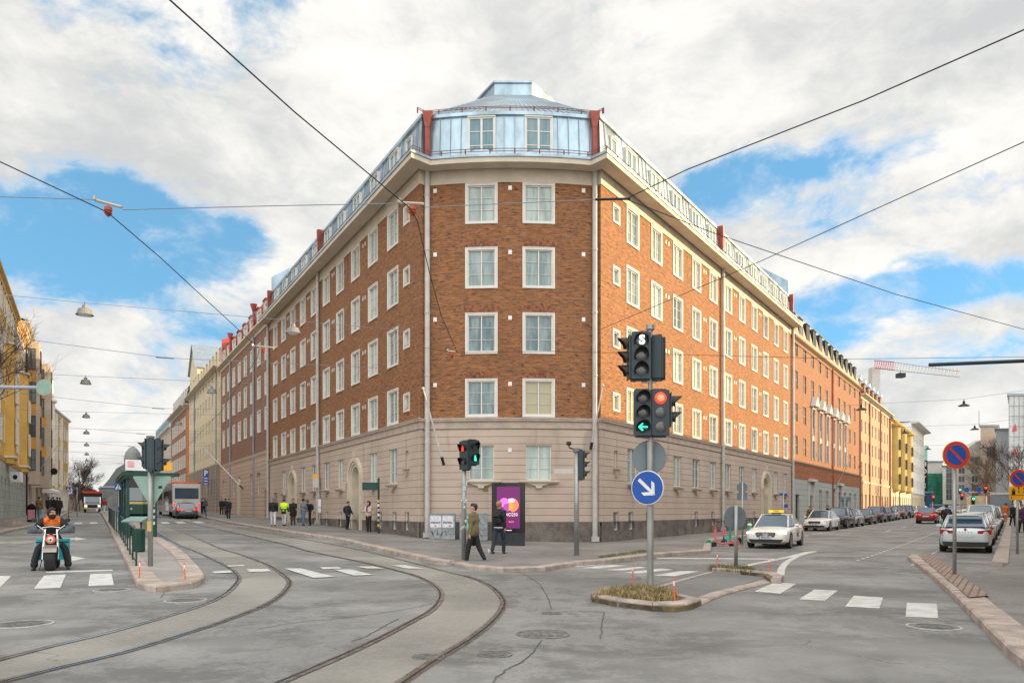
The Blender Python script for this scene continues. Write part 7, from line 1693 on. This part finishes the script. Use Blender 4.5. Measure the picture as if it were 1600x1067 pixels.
# group on the corner pavement
T, S, A, s = person('man in a black hooded jacket and white trousers walking away up the left pavement', 427, 819, 1.80, radians(195), C_black, C_white, Hr_black, M_sole, stride=12, arms=((8, 30), (8, 30)), hat=C_grey, build=1.15, Y=48.5); HV = T
m = MB(); m.tube([(-.14, 0, .42), (-.05, 0, .42)], .05, 6) if False else None
P2 = person('worker in a bright yellow high-visibility jacket and white-black work trousers, seen from behind', 444, 818.5, 1.74, radians(175), (C_hv, C_black, 0, lambda c: 1.02 < c.z < 1.10 or (abs(c.x) > .22 and c.z < 1.22)), C_white, Hr_brown, M_sole, stride=8, arms=((5, 30), (5, 30)), build=1.1, Y=49.5)[0]
m = MB(); m.rbox(-.16, .16, -.14, .14, .0, .32, .05); m.build('black_waist', C_black, P2, (0, 0, .78))
person('person in a long black coat and brown trousers on the corner pavement', 458, 817.5, 1.72, radians(20), C_black, C_dbrown, Hr_black, coat=.45, hat=C_dbrown, arms=((25, 60), (10, 10)), Y=50)
person('man in a grey-blue jacket and light blue jeans near the timetable post', 474, 817.5, 1.74, radians(150), C_grey, C_jean, Hr_black, stride=6, arms=((12, 25), (12, 25)), build=1.1, hat=C_black, Y=49.5)
T, S, A, s = person('person in black bending forward with a black backpack beside the man in jeans', 484, 815.5, 1.70, radians(-80), C_black, C_black, Hr_black, lean=14, arms=((30, 40), (20, 40)), Y=50); backpack(T, S, s, C_black)
T, S, A, s = person('person in a dark navy coat and cap facing right by the arched door', 543.5, 825, 1.62, radians(75), C_navy, C_black, Hr_black, hat=C_black, arms=((20, 20), (10, 20)), coat=.2, lean=3, Y=44.2); backpack(T, S, s, C_black)
person('woman with long dark hair, cream jacket and purple scarf standing by the wall', 576, 826.5, 1.66, radians(-30), C_cream, C_black, Hr_black, hairlen=.2, arms=((20, 70), (20, 70)), scarf=C_purple, headturn=-40, Y=41.0)
person('person in black with white shoes, front figure of the dark trio', 357, 812, 1.70, radians(10), C_black, C_black, Hr_black, M_solew, stride=8)
person('person in dark clothes, middle figure of the dark trio', 352.5, 805, 1.72, radians(170), C_black, C_black, Hr_black, M_sole, stride=8, Y=78)
person('person in black with white shoes, left figure of the dark trio', 346.5, 804, 1.72, radians(30), C_black, C_black, Hr_black, M_solew, stride=8, Y=75)
T, S, A, s = person('person in grey with a dark blue backpack beside the silver bus', 316, 798, 1.72, radians(185), C_grey, C_black, Hr_brown, Y=84, stride=8); backpack(T, S, s, C_navy, .03)
person('person in black walking next to the one with the blue backpack', 320.5, 798, 1.74, radians(170), C_black, C_black, Hr_black, Y=86, stride=8, coat=.2)
# left pavement
for px, Y, top, lg, lab in ((61, 57, C_brown, C_jean, 'person in a brown jacket and jeans walking away on the left pavement'), (76, 66, C_black, C_black, 'person in a black coat, second along the left pavement'), (83.5, 80, C_black, C_black, 'dark distant person behind the pair on the left pavement')):
    person(lab, px, 0, 1.76, radians(180), top, lg, Hr_black, Y=Y, stride=10, voxel=.028, coat=.15)
person('left one of two people in black walking side by side by the kerb', 89.5, 0, 1.74, radians(190), C_black, C_black, Hr_black, Y=68, stride=10, voxel=.028, coat=.25)
person('right one of two people in black walking side by side by the kerb', 93.5, 0, 1.68, radians(175), C_black, C_black, Hr_black, Y=68.5, stride=10, voxel=.028, coat=.25)
person('person in a red coat and white trousers far up beside the tram island railing', 163, 0, 1.72, radians(180), C_red, C_white, Hr_brown, Y=88, stride=10, voxel=.028, pv=.1, hat=C_red)
# right side
T, S, A, s = person('stooped person in a long brown coat by the wall, behind the taxi', 1262.5, 0, 1.66, radians(100), C_brown, C_dbrown, Hr_brown, Y=60, coat=.55, lean=16, hat=C_brown, voxel=.025, build=1.2)
person('person in black walking behind the white parked saloon', 1293, 0, 1.7, radians(-90), C_black, C_black, Hr_black, Y=66, voxel=.028, stride=8)
person('person in black carrying a bag on the right pavement behind the yellow time plate', 1582.5, 0, 1.76, radians(10), C_black, C_black, Hr_black, Y=59, voxel=.025, stride=8, coat=.15)
T, S, A, s = person('person in a dark plum coat at the very right edge', 1597, 0, 1.70, radians(0), C_plum, C_black, Hr_brown, Y=46.5, voxel=.02, coat=.4, stride=6)
person('person in orange work clothes standing behind the right-hand parked cars', 1571, 0, 1.75, radians(180), C_orange, C_orange, Hr_black, Y=72, voxel=.028)
# ---------------------------------------------------------------- cyclist
def wheel_(r, w, p, parent, nm='wheel', mat=None, axis='x', rim=True):
    m = MB(); N = 28; n2 = 8; rings = []
    for i in range(N):
        a = 2*pi*i/N; rings.append([m.P((w*cos(2*pi*k/n2), (r+w*sin(2*pi*k/n2))*cos(a), (r+w*sin(2*pi*k/n2))*sin(a))) for k in range(n2)])
    for i in range(N):
        for k in range(n2): m.fi((rings[i][k], rings[i][(k+1) % n2], rings[(i+1) % N][(k+1) % n2], rings[(i+1) % N][k]))
    o = m.build(nm, mat or M_rubber, parent, p, smooth=True)
    if rim:
        m = MB()
        for i in range(14): a = 2*pi*i/14; m.tube([(0, 0, 0), (0, r*.97*cos(a), r*.97*sin(a))], .003, 3)
        m.tube([(-.03, 0, 0), (.03, 0, 0)], .02, 8); m.build('spokes', M_rim, o)
    return o
x, y = (1478.5-CX)/F*46.5, 46.5; z = zg(x, y)
Bk = thing('bicycle', 'dark city bicycle ridden by the person in black, seen from behind', 'bicycle', (x, y, z), rz_dir(dR))
wheel_(.33, .02, (0, .53, .35), Bk); wheel_(.33, .02, (0, -.53, .35), Bk)
m = MB(); 
for a, b in (((0, .53, .35), (0, .05, .30)), ((0, .05, .30), (0, .18, .82)), ((0, .18, .75), (0, -.36, .82)), ((0, .05, .3), (0, -.38, .75)), ((0, .53, .35), (0, .18, .76)), ((0, -.53, .35), (0, -.37, .92))): m.tube([a, b], .018, 6)
m.build('frame', M_dark, Bk); m = MB(); m.tube([(-.28, -.25, 1.02), (0, -.36, 1.0), (.28, -.25, 1.02)], .014, 6); m.build('handlebar', M_dark, Bk); m = MB(); m.lathe([(.05, -.12), (.09, 0), (.1, .1)], 8, (0, .2, .87), 'y'); m.build('saddle', M_black, Bk)
m = MB(); m.box(-.1, .1, .3, .7, .72, .75); m.build('luggage_rack', M_dark, Bk)
V = Vector
jt = dict(L=[V((.09, .15, .92)), V((.11, -.22, .72)), V((.11, -.06, .32))], R=[V((-.09, .15, .92)), V((-.11, -.15, .62)), V((-.11, .02, .20))], A=[[V((.19, .0, 1.42)), V((.26, -.2, 1.2)), V((.26, -.36, 1.03))], [V((-.19, .0, 1.42)), V((-.26, -.2, 1.2)), V((-.26, -.36, 1.03))]], dz=.06)
T, S, A, s = person('cyclist in black with a dark backpack riding away up the right street', 0, 0, 1.78, rz_dir(dR), C_black, C_black, Hr_black, loc=(x, y, z), joints=jt, lean=8, hat=C_black, voxel=.02, build=1.1); backpack(T, S, s, C_black)
T.location = (x, y, z)
m2 = thing('carrier_bag', 'bulging dark green bag hanging on the left side of the bicycle', 'bag', (x-.42, y-.25, z+.42)); obj('bag_body', blobmesh([[((0, 0, .05), .12), ((0, 0, .2), .17), ((0, 0, .38), .11)], [((-.08, 0, .15), .12), ((.08, 0, .15), .12)]], .02, 'bag_body', C_dgreen), m2)
# ---------------------------------------------------------------- motorcycle and rider
x, y = G(67.5, 893, 0); Mz = zg(x, y); rzm = radians(27); y += .3
MC = thing('motorcycle', 'fat-tyred electric motorcycle with chrome bars and turquoise side bags, facing the camera', 'motorcycle', (x, y, Mz), rzm)
def fat(p, nm='wheel'):
    m = MB(); m.lathe([(.20, -.10), (.235, -.125), (.275, -.11), (.295, -.06), (.30, 0), (.295, .06), (.275, .11), (.235, .125), (.20, .10)], 30, (0, 0, 0), 'x'); w = m.build(nm, M_rubber, MC, p, smooth=True)
    m = MB(); m.lathe([(.20, -.09), (.17, -.06), (.05, -.05), (.05, .05), (.17, .06), (.20, .09)], 20, (0, 0, 0), 'x'); m.build('rim', M_rim, w)
fat((0, -.05, .30)); fat((0, 1.20, .30))
m = MB()
for sg in (-1, 1): m.tube([(sg*.165, -.05, .30), (sg*.165, .02, .55), (sg*.13, .22, 1.06)], .026, 8)
m.build('front_fork', M_chrome, MC)
m = MB(); m.box(-.17, .17, .05, .25, .60, .66)
m.M = Matrix(); N = 10; 
for i in range(N):
    a0, a1 = radians(35+i*11), radians(35+(i+1)*11); r = .335
    m.face([(-.155, -.05-r*cos(a0)*1, .30+r*sin(a0)), (.155, -.05-r*cos(a0), .30+r*sin(a0)), (.155, -.05-r*cos(a1), .30+r*sin(a1)), (-.155, -.05-r*cos(a1), .30+r*sin(a1))])
m.build('mudguard', pm('satin_grey_metal', (.32, .30, .28), .35, .7), MC)
m = MB(); m.tube([(-.40, .32, 1.02), (-.30, .22, 1.16), (-.16, .20, 1.04), (-.10, .22, .92), (.10, .22, .92), (.16, .20, 1.04), (.30, .22, 1.16), (.40, .32, 1.02)], .016, 8); m.tube([(-.2, .2, 1.10), (0, .19, 1.13), (.2, .2, 1.10)], .016, 8); m.build('handlebar', M_chrome, MC)
m = MB(); m.lathe([(.105, .06), (.115, .0), (.105, -.03), (.10, -.035)], 22, (0, .04, .80), 'y'); hl = m.build('headlamp_shell', M_orange, MC, smooth=False); m = MB(); m.lathe([(.082, -.02), (.07, -.048), (.001, -.055)], 20, (0, .04, .80), 'y'); m.build('lens', M_clear, hl); m = MB(); m.lathe([(.03, -.05), (.001, -.062)], 12, (0, .04, .80), 'y'); m.build('bulb', M_black, hl)
m = MB(); m.tube([(0, .20, .95), (0, .35, .55), (0, .55, .34), (0, 1.05, .36), (0, 1.2, .30)], .04, 8); m.rbox(-.13, .13, .42, 1.0, .22, .42, .04); m.build('frame', M_black, MC)
m = MB(); m.rbox(-.15, .15, .50, 1.25, .62, .74, .06); m.tube([(0, .6, .4), (0, .7, .62)], .04, 6); m.tube([(0, 1.1, .4), (0, 1.1, .62)], .04, 6); m.build('seat', M_black, MC)
for sg in (-1, 1):
    m = MB(); m.tube([(sg*.24, .30, 1.12), (sg*.33, .22, 1.26)], .008, 5); m.lathe([(.03, -.01), (.06, 0), (.03, .012)], 12, (sg*.37, .22, 1.30), 'y'); m.build('rear_view_mirror', M_black, MC)
T_turq = pm('turquoise_bag', (.01, .42, .50), .7, var=.08, scale=4)
for sg, w in ((-1, .23), (1, .26)):
    m = MB(); m.rbox(min(sg*.12, sg*(.12+w)), max(sg*.12, sg*(.12+w)), .38, .95, .26, .80, .03); q = m.build('side_bag', T_turq, MC); m = MB(); a, b = sorted((sg*.11, sg*(.125+w))); m.box(a, b, .372, .378, .70, .74); m.build('bag_strap', M_black, q)
m = MB(); m.tube([(-.20, .35, .35), (-.26, .22, .02)], .012, 6); m.build('kick_stand', M_black, MC)
jt = dict(L=[V((.10, .62, .80)), V((.30, .36, .56)), V((.37, .34, .10))], R=[V((-.10, .62, .80)), V((-.30, .36, .56)), V((-.38, .30, .10))],
          A=[[V((.20, .50, 1.28)), V((.38, .36, 1.08)), V((.40, .30, 1.04))], [V((-.20, .50, 1.28)), V((-.38, .36, 1.08)), V((-.40, .30, 1.04))]], dz=0.)
def rider():
    T = thing('person', 'motorcycle rider in a black hat and face mask with an orange-shouldered jacket, looking aside', 'person', (x, y, Mz), rzm)
    vx = .010
    tor = [[(V((0, .62, .82)), .135), (V((0, .60, .98)), .12), (V((0, .55, 1.14)), .145), (V((0, .50, 1.26)), .11), (V((0, .47, 1.34)), .055), (V((0, .45, 1.42)), .07)], [(V((-.09, .62, .82)), .10), (V((.09, .62, .82)), .10)], [(V((-.16, .50, 1.27)), .07), (V((.16, .50, 1.27)), .07)]]
    ht = radians(42); hc = V((0, .43, 1.475))
    def Hd(a, b, c): return V((hc.x+a*cos(ht)-b*sin(ht), hc.y+a*sin(ht)+b*cos(ht), hc.z+c))
    hd = [[(Hd(0, .02, .01), .093), (Hd(0, -.012, 0), .088)], [(Hd(0, -.04, -.05), .062), (Hd(0, -.055, -.085), .038)], [(Hd(0, -.095, .0), .014), (Hd(0, -.112, -.03), .017)]]
    b = tor+hd
    for k in ('L', 'R'): l = jt[k]; b.append([(l[0], .085), (l[1], .055), (l[2], .035)])
    for sh, el, wr in jt['A']: b.append([(sh, .05), (el, .04), (wr, .028)]); b.append([(wr, .03), (wr+V((0, -.07, -.01)), .03)])
    for (sh, el, wr), sg in zip(jt['A'], (1, -1)):
        for q in range(4): o = V((sg*(.03-.02*q), 0, 0)); b.append([(wr+o+V((0, -.08, 0)), .0095), (wr+o+V((0, -.12, -.01)), .009), (wr+o+V((0, -.11, -.05)), .008)])
    obj('body', blobmesh(b, .009, 'body', SK), T)
    j = [[(V((0, .62, .86)), .17), (V((0, .60, 1.0)), .155), (V((0, .55, 1.15)), .18), (V((0, .50, 1.27)), .13), (V((0, .47, 1.33)), .09)], [(V((-.13, .56, 1.13)), .13), (V((.13, .56, 1.13)), .13)], [(V((-.18, .50, 1.26)), .09), (V((.18, .50, 1.26)), .09)]]
    for sh, el, wr in jt['A']: j.append([(sh, .088), (el, .07), (wr, .05)])
    jm = blobmesh(j, vx, 'jacket', C_black); jm.materials.append(C_orange)
    for p in jm.polygons:
        c = p.center
        if c.z > 1.155 and abs(c.x) < .185 : p.material_index = 1
    obj('jacket', jm, T); obj('hood', blobmesh([[(V((-.10, .53, 1.37)), .05), (V((0, .58, 1.40)), .06), (V((.10, .53, 1.37)), .05)], [(V((-.11, .52, 1.36)), .04), (V((-.08, .40, 1.31)), .035)], [(V((.11, .52, 1.36)), .04), (V((.08, .40, 1.31)), .035)]], vx, 'hood', C_orange), T)
    t = [[(V((-.08, .63, .84)), .12), (V((.08, .63, .84)), .12)]]
    for k in ('L', 'R'): l = jt[k]; t.append([(l[0], .115), (l[0].lerp(l[1], .5), .10), (l[1], .082), (l[2]+V((0, 0, .12)), .085), (l[2]+V((0, 0, .04)), .09)])
    obj('trousers', blobmesh(t, vx, 'trousers', C_black), T)
    for k in ('L', 'R'): l = jt[k][2]; obj('shoe', blobmesh([[((l.x, l.y+.05, .045), .042), ((l.x, l.y-.06, .05), .048), ((l.x*1.08, l.y-.18, .04), .038)], [((l.x, l.y, .12), .05), ((l.x, l.y, .06), .045)]], .008, 'shoe', M_sole), T)
    obj('hat', blobmesh([[(Hd(0, .02, .04), .108), (Hd(0, -.01, .05), .100), (Hd(0, .01, .085), .085)], [(Hd(0, .04, -.02), .095), (Hd(0, .045, .04), .10)]], .007, 'hat', C_black), T)
    obj('face_mask', blobmesh([[(Hd(0, -.035, -.055), .076), (Hd(0, -.05, -.09), .055)], [(Hd(0, -.10, -.04), .028), (Hd(0, -.09, -.07), .03)], [(V((0, .45, 1.36)), .085), (V((0, .46, 1.41)), .08)]], .007, 'face_mask', C_black), T)
    for sg in (-1, 1): m = MB(); m.lathe([(.001, -.012), (.010, -.005), (.010, .005), (.001, .012)], 8, tuple(Hd(.034*sg, -.082, .008)), 'y'); m.build('eye', M_black, T)
rider()
for sg in (-1, 1):
    q = blobmesh([[(V((sg*.36, .20, 1.02)), .10), (V((sg*.40, .28, 1.05)), .12), (V((sg*.44, .42, 1.08)), .095)], [(V((sg*.24, .18, 1.0)), .06), (V((sg*.46, .24, .99)), .075)]], .012, 'hand_muff', pm('grey_muff', (.07, .085, .10), .7, var=.1))
    q.materials.append(M_graypl)
    for p in q.polygons:
        if p.center.z < .955 and p.center.y < .3: p.material_index = 1
    obj('hand_muff', q, MC)
# ================================================================== TREES
M_bark = pm('grey_brown_bark', (.10, .078, .062), .9, var=.3, scale=6, bump=.6)
M_twig = pm('dark_twigs', (.075, .05, .04), .9, var=.2)
def bare_tree(label, base, H, seed, spread=.5, r0=.2, levels=5, group='bare trees', leaf=None, nmul=1.0, name='bare_tree', fork=.28, rmin=.006):
    rnd = random.Random(seed); T = thing(name, label, 'tree', base, 0, group); tr = MB(); lb = MB(); tw = MB()
    def grow(p, d, L, r, lv, mb):
        n = 4 if lv < 3 else 2; pts = [p]; rs = [r]; q = p.copy(); dd = d.copy()
        for i in range(n):
            dd = (dd+Vector((rnd.gauss(0, .13), rnd.gauss(0, .13), rnd.gauss(.05, .08)))).normalized(); q = q+dd*L/n; pts.append(q.copy()); rs.append(r*(1-.55*(i+1)/n))
        (tr if lv == 0 else lb if lv < 3 else tw).tube(pts, rs, 8 if lv == 0 else 5 if lv < 3 else 3, cap=False)
        if lv >= levels: return
        k = int(round((3 if lv == 0 else rnd.choice((3, 4, 4)))*nmul))+(1 if lv > 1 else 0)
        for i in range(k):
            t = rnd.uniform(.35 if lv else .6, 1.) if i else 1.; j = min(n-1, int(t*n)); a = pts[j].lerp(pts[j+1], t*n-j if t < 1 else 1); ax = Vector((rnd.gauss(0, 1), rnd.gauss(0, 1), rnd.gauss(0, .5))).normalized(); nd = (dd*(1-spread*.35)+ax*spread*(1 if i else .45)+Vector((0, 0, .18))).normalized()
            grow(a, nd, L*rnd.uniform(.55, .8), max(rmin, r*rnd.uniform(.38, .55)), lv+1, mb)
    grow(Vector((0, 0, 0)), Vector((0, 0, 1)), H*fork, r0, 0, tr)
    tr.build('trunk', M_bark, T); lb.build('limbs', M_bark, T); tw.build('crown', leaf or M_twig, T); return T
b = Vector((-22.9, 32.5)); bare_tree('large bare tree at the left edge whose branches reach in front of the ochre building', (b.x, b.y, zg(b.x, b.y)), 15, 11, .8, .24, 6, fork=.25, nmul=.9, rmin=.005)
for i, (px, Y, H, sd) in enumerate(((112, 150, 14, 3), (118, 128, 12, 4), (104, 170, 15, 5), (124, 165, 11, 6))):
    x = (px-CX)/F*Y; bare_tree(('bare tree behind the yellow corner building, tallest of the group', 'bare tree nearest the zebra sign on the left', 'bare tree furthest left behind the yellow building', 'low bare tree next to the far left road')[i], (x, Y, zg(x, Y)), H, sd, .65, .22, 5, nmul=1.1, rmin=.016)
for i, (px, Y, H, sd) in enumerate(((1552, 112, 14, 21), (1539, 128, 12, 22), (1575, 120, 13, 23), (1520, 150, 9, 24), (1606, 80, 12, 25))):
    x = (px-CX)/F*Y; bare_tree(('bare tree in front of the white-wrapped scaffold on the right', 'bare tree just left of the tallest right-hand tree', 'bare tree above the yellow time plate', 'small bare tree in the distance beside the box van', 'bare tree whose twigs enter at the right edge')[i], (x, Y, zg(x, Y)), H, sd, .6, .18, 5, nmul=.9, rmin=.009)
x, y = SL(150, 6); 
# rounded brown shrubby crowns far up the left street
for i, (px, Y, r_) in enumerate(((131, 170, 5.5), (118, 158, 5.0))):
    x = (px-CX)/F*Y; bare_tree(('dense rounded leafless lime tree far up the left street', 'second dense rounded leafless tree left of the truck')[i], (x, Y, zg(x, Y)), 12, 31+i, .8, .2, 5, nmul=1.5, fork=.22, rmin=.018)
# ================================================================== FAR BACKDROP BUILDINGS
M_wrap = pm('white_scaffold_wrap', (.52, .55, .57), .7, var=.12, scale=.25, stretch=(1, 1, .3)); M_gglass = brick('green_glass_front', (.015, .14, .10), (.02, .17, .12), (.10, .22, .18), bw=1.6, rh=1.2, ms=.05, big=.1, bump=0, rough=.2)
def blockb(label, px0, px1, ytop, Y, depth, mat, rows_=None, wins=None, cat='building', name='office_building', zb=.8, wm=None, ww=1.6, wh=1.5, parts=None, roof=None):
    x0, x1 = (px0-CX)/F*Y, (px1-CX)/F*Y; z1 = ZC-(ytop-HY)/F*Y; xc = (x0+x1)/2; T = thing(name, label, cat, (xc, Y, 0)); w = (x1-x0)/2
    m = MB(); fr = [(-w, 0), (w, 0)]
    uvq = lambda a, b: [(a, zb-3), (b, zb-3), (b, z1), (a, z1)]
    m.face([(-w, 0, -3), (w, 0, -3), (w, 0, z1), (-w, 0, z1)], uvq(0, 2*w)); sh = Matrix.Identity(4); sh[0][1] = .68 if xc > 0 else -.58; m.M = sh; m.face([(w, 0, -3), (w, depth, -3), (w, depth, z1), (w, 0, z1)], uvq(0, depth)); m.face([(-w, depth, -3), (-w, 0, -3), (-w, 0, z1), (-w, depth, z1)], uvq(0, depth)); m.face([(w, depth, -3), (-w, depth, -3), (-w, depth, z1), (w, depth, z1)], uvq(0, 2*w)); m.face([(-w, 0, z1), (w, 0, z1), (w, depth, z1), (-w, depth, z1)], uvq(0, 2*w))
    m.build('wall', mat, T)
    m = MB(); m.M = sh; m.box(-w-.3, w+.3, -.3, depth+.3, z1+.001, z1+.4); m.build('roof', roof or M_zincd, T)
    if rows_:
        key = ('f', ww, wh); 
        if key not in WMC: WMC[key] = win_mesh(ww, wh, trim=0, rows=1, one=True, y=-.08, mats=(M_graypl, M_glassd), bar=.05)
        n = max(1, int(2*w/(ww*1.9)))
        for r in range(rows_):
            for c in range(n): obj('window', WMC[key][0], T, (-w+(c+.5)*2*w/n, 0, zb+3.6+(z1-zb-5.2)*r/max(1, rows_-1)-.0))
    return T, w, z1
T, w, z1 = blockb('green glass building with a pale top floor beside the vertical hotel sign', 1440, 1473, 722, 215, 20, M_graypl); m = MB(); m.box(-w+.3, w-.2, -.25, -.01, 1, z1-3.2); q = m.build('green_glass', pm('green_glazing', (.02, .16, .11), .25, var=.25, scale=.5), T)
m = MB(); m.box(-w, w*.1, 3, 15, z1, z1+5); m.build('roof_house', pm('pale_green_metal', (.22, .45, .38), .6), T)
T2 = thing('hotel_sign', 'vertical black sign with white letters on the corner of the distant green building', 'sign', W3(1443.5, 758, 205)); m = MB(); m.box(-.9, .9, -.2, .2, -7, 6.7); m.build('sign_panel', M_black, T2)
for i, c in enumerate('HOTELLI'): textm(T2, c, 1.7, M_sw, (0, -.22, 5.7-1.95*i), bold=.03)
blockb('blue hoarding tower below the vertical hotel sign', 1441, 1454, 770, 190, 4, pm('site_blue', (.02, .08, .22), .6, var=.2, scale=.4), cat='hoarding', name='construction_hoarding')
blockb('narrow cream office block with dark windows between the green building and the wrapped ones', 1473, 1492, 729, 205, 20, M_whiter, 6)
T, w, z1 = blockb('pale grey church-like building with a stepped gable and a round clock face', 1492, 1533, 716, 190, 20, M_graypl, 5); m = MB(); m.yprism([(-w, z1), (w, z1), (w, z1+4.6), (w*.4, z1+3.6)], .1, 3); m.build('gable', M_graypl, T)
m = MB(); m.lathe([(1.2, -.1), (1.2, 0)], 20, (w*.05, -.05, z1-1.5), 'y'); m.build('clock_face', pm('old_clock_face', (.45, .36, .22), .6), T)
T, w, z1 = blockb('tall beige tower block standing above the other distant buildings', 1532, 1560, 666, 185, 18, pm('beige_concrete', (.46, .36, .27), .8, var=.08), 0); m = MB(); m.box(-.3*w, .6*w, -.1, 0, z1-7.5, z1-5); m.build('window_band', M_glassd, T)
m = MB(); m.tube([(-w*.6, 2, z1), (-w*.6, 2, z1+4)], .06, 5); m.build('antenna', M_dark, T)
T, w, z1 = blockb('white sheet-wrapped scaffolded block, lower part behind the bare trees', 1556, 1578, 672, 165, 20, M_wrap, cat='scaffolded building', name='wrapped_building')
T, w, z1 = blockb('tall white sheet-wrapped scaffold tower at the right edge with small red marks', 1576, 1640, 618, 150, 20, M_wrap, cat='scaffolded building', name='wrapped_building')
m = MB()
for i in range(9): m.tube([(-w+w*2*i/8, -.15, 0), (-w+w*2*i/8, -.15, z1)], .05, 4)
for i in range(12): m.tube([(-w, -.15, z1*i/12), (w, -.15, z1*i/12)], .04, 4)
m.build('scaffold_poles', M_grey, T)
for dz in (5.5, 9.2): m = MB(); m.yprism([(-.5, 0), (.4, .2), (.1, 1.5), (-.2, .9)], -.2, -.1); m.build('red_mark', M_signred, T, (-w*.72, 0, z1-dz*1.3))
blockb('long low dark blue hoarding across the far end of the right street', 1455, 1530, 790, 175, 2, pm('hoarding_blue', (.03, .13, .35), .6, var=.3, scale=.5), cat='hoarding', name='construction_hoarding')
T, w, z1 = blockb('distant domed glass and stone market hall beyond the tram stop', 158, 205, 762, 175, 14, pm('hall_grey', (.17, .19, .18), .8, var=.2, scale=.5), 0, name='market_hall')
m = MB(); m.yprism([(-w, z1), (w, z1), (w, z1+5.5), (w*.5, z1+5.5), (0, z1+4.5), (-w*.5, z1+2.0)], .1, 8); m.build('sloping_roof', pm('green_grey_roof', (.12, .14, .14), .6, .2, var=.1), T); m = MB(); m.lathe([(1.9, z1+5), (1.9, z1+7), (1.6, z1+8.3), (.9, z1+9.3), (.1, z1+9.8)], 18, (w*.75, 2.5, 0)); m.build('dome', pm('copper_dome', (.20, .22, .21), .6, .2), T)
blockb('dark distant row of houses behind the bare trees on the left', 84, 150, 772, 240, 8, pm('far_brown_wall', (.12, .09, .075), .9, var=.3, scale=.3), 0, zb=-1)
blockb('low distant building closing the left street beyond the truck', 148, 160, 776, 260, 10, M_graypl, 0, zb=-1)
# far signals on the right street
for px, py, Y, mt, lab in ((1458, 776, 120, E_grn if False else E_red, 'distant red signal left of the red hatchback'), (1503, 773, 110, E_red, 'distant red signal behind the large no-parking sign pole'), (1500, 765, 130, E_grn, 'distant green signal on the gantry, upper one'), (1521, 779, 100, E_grn, 'distant green signal beside the box van'), (1540, 762, 105, E_red, 'bright red signal hanging over the right street')):
    x, y, z = W3(px, py, Y); T = thing('traffic_light', lab, 'traffic light', (x, y, zg(x, y)), 0, 'distant traffic lights on the right street'); zc = z-zg(x, y)
    m = MB(); m.tube([(0, .2, 0), (0, .2, zc+.4)], .07, 6); m.build('pole', M_grey, T); m = MB(); m.box(-.18, .18, -.02, .15, zc-.75, zc+.3); m.build('signal_head', M_black, T); m = MB(); m.lathe([(.17, -.03), (.1, -.06), (.001, -.07)], 12, (0, 0, zc), 'y'); m.build('lens', mt, T)
x, y, z = W3(1556, 762, 106); m = MB(); m.tube([(0, 0, 0), (0, 0, z-.5)], .12, 8); m.tube([(0, 0, z-.6), (-6.5, 0, z-.6)], .07, 6); T = thing('signal_gantry', 'thin grey gantry arm with small blue signs over the far right street', 'gantry', (x+2, y, 0)); m.build('arm', M_grey, T)
for i, px in enumerate((1510, 1529)): xx, yy, zz = W3(px, 765, 106); m = MB(); m.lathe([(.34, -.02), (.34, .02)], 16, (xx-x-2, -.1, zz), 'y'); m.build('blue_disc', M_blue, T)
for px, lab in ((1476, 'blue sign'), (1486, 'second blue sign')):
    pass
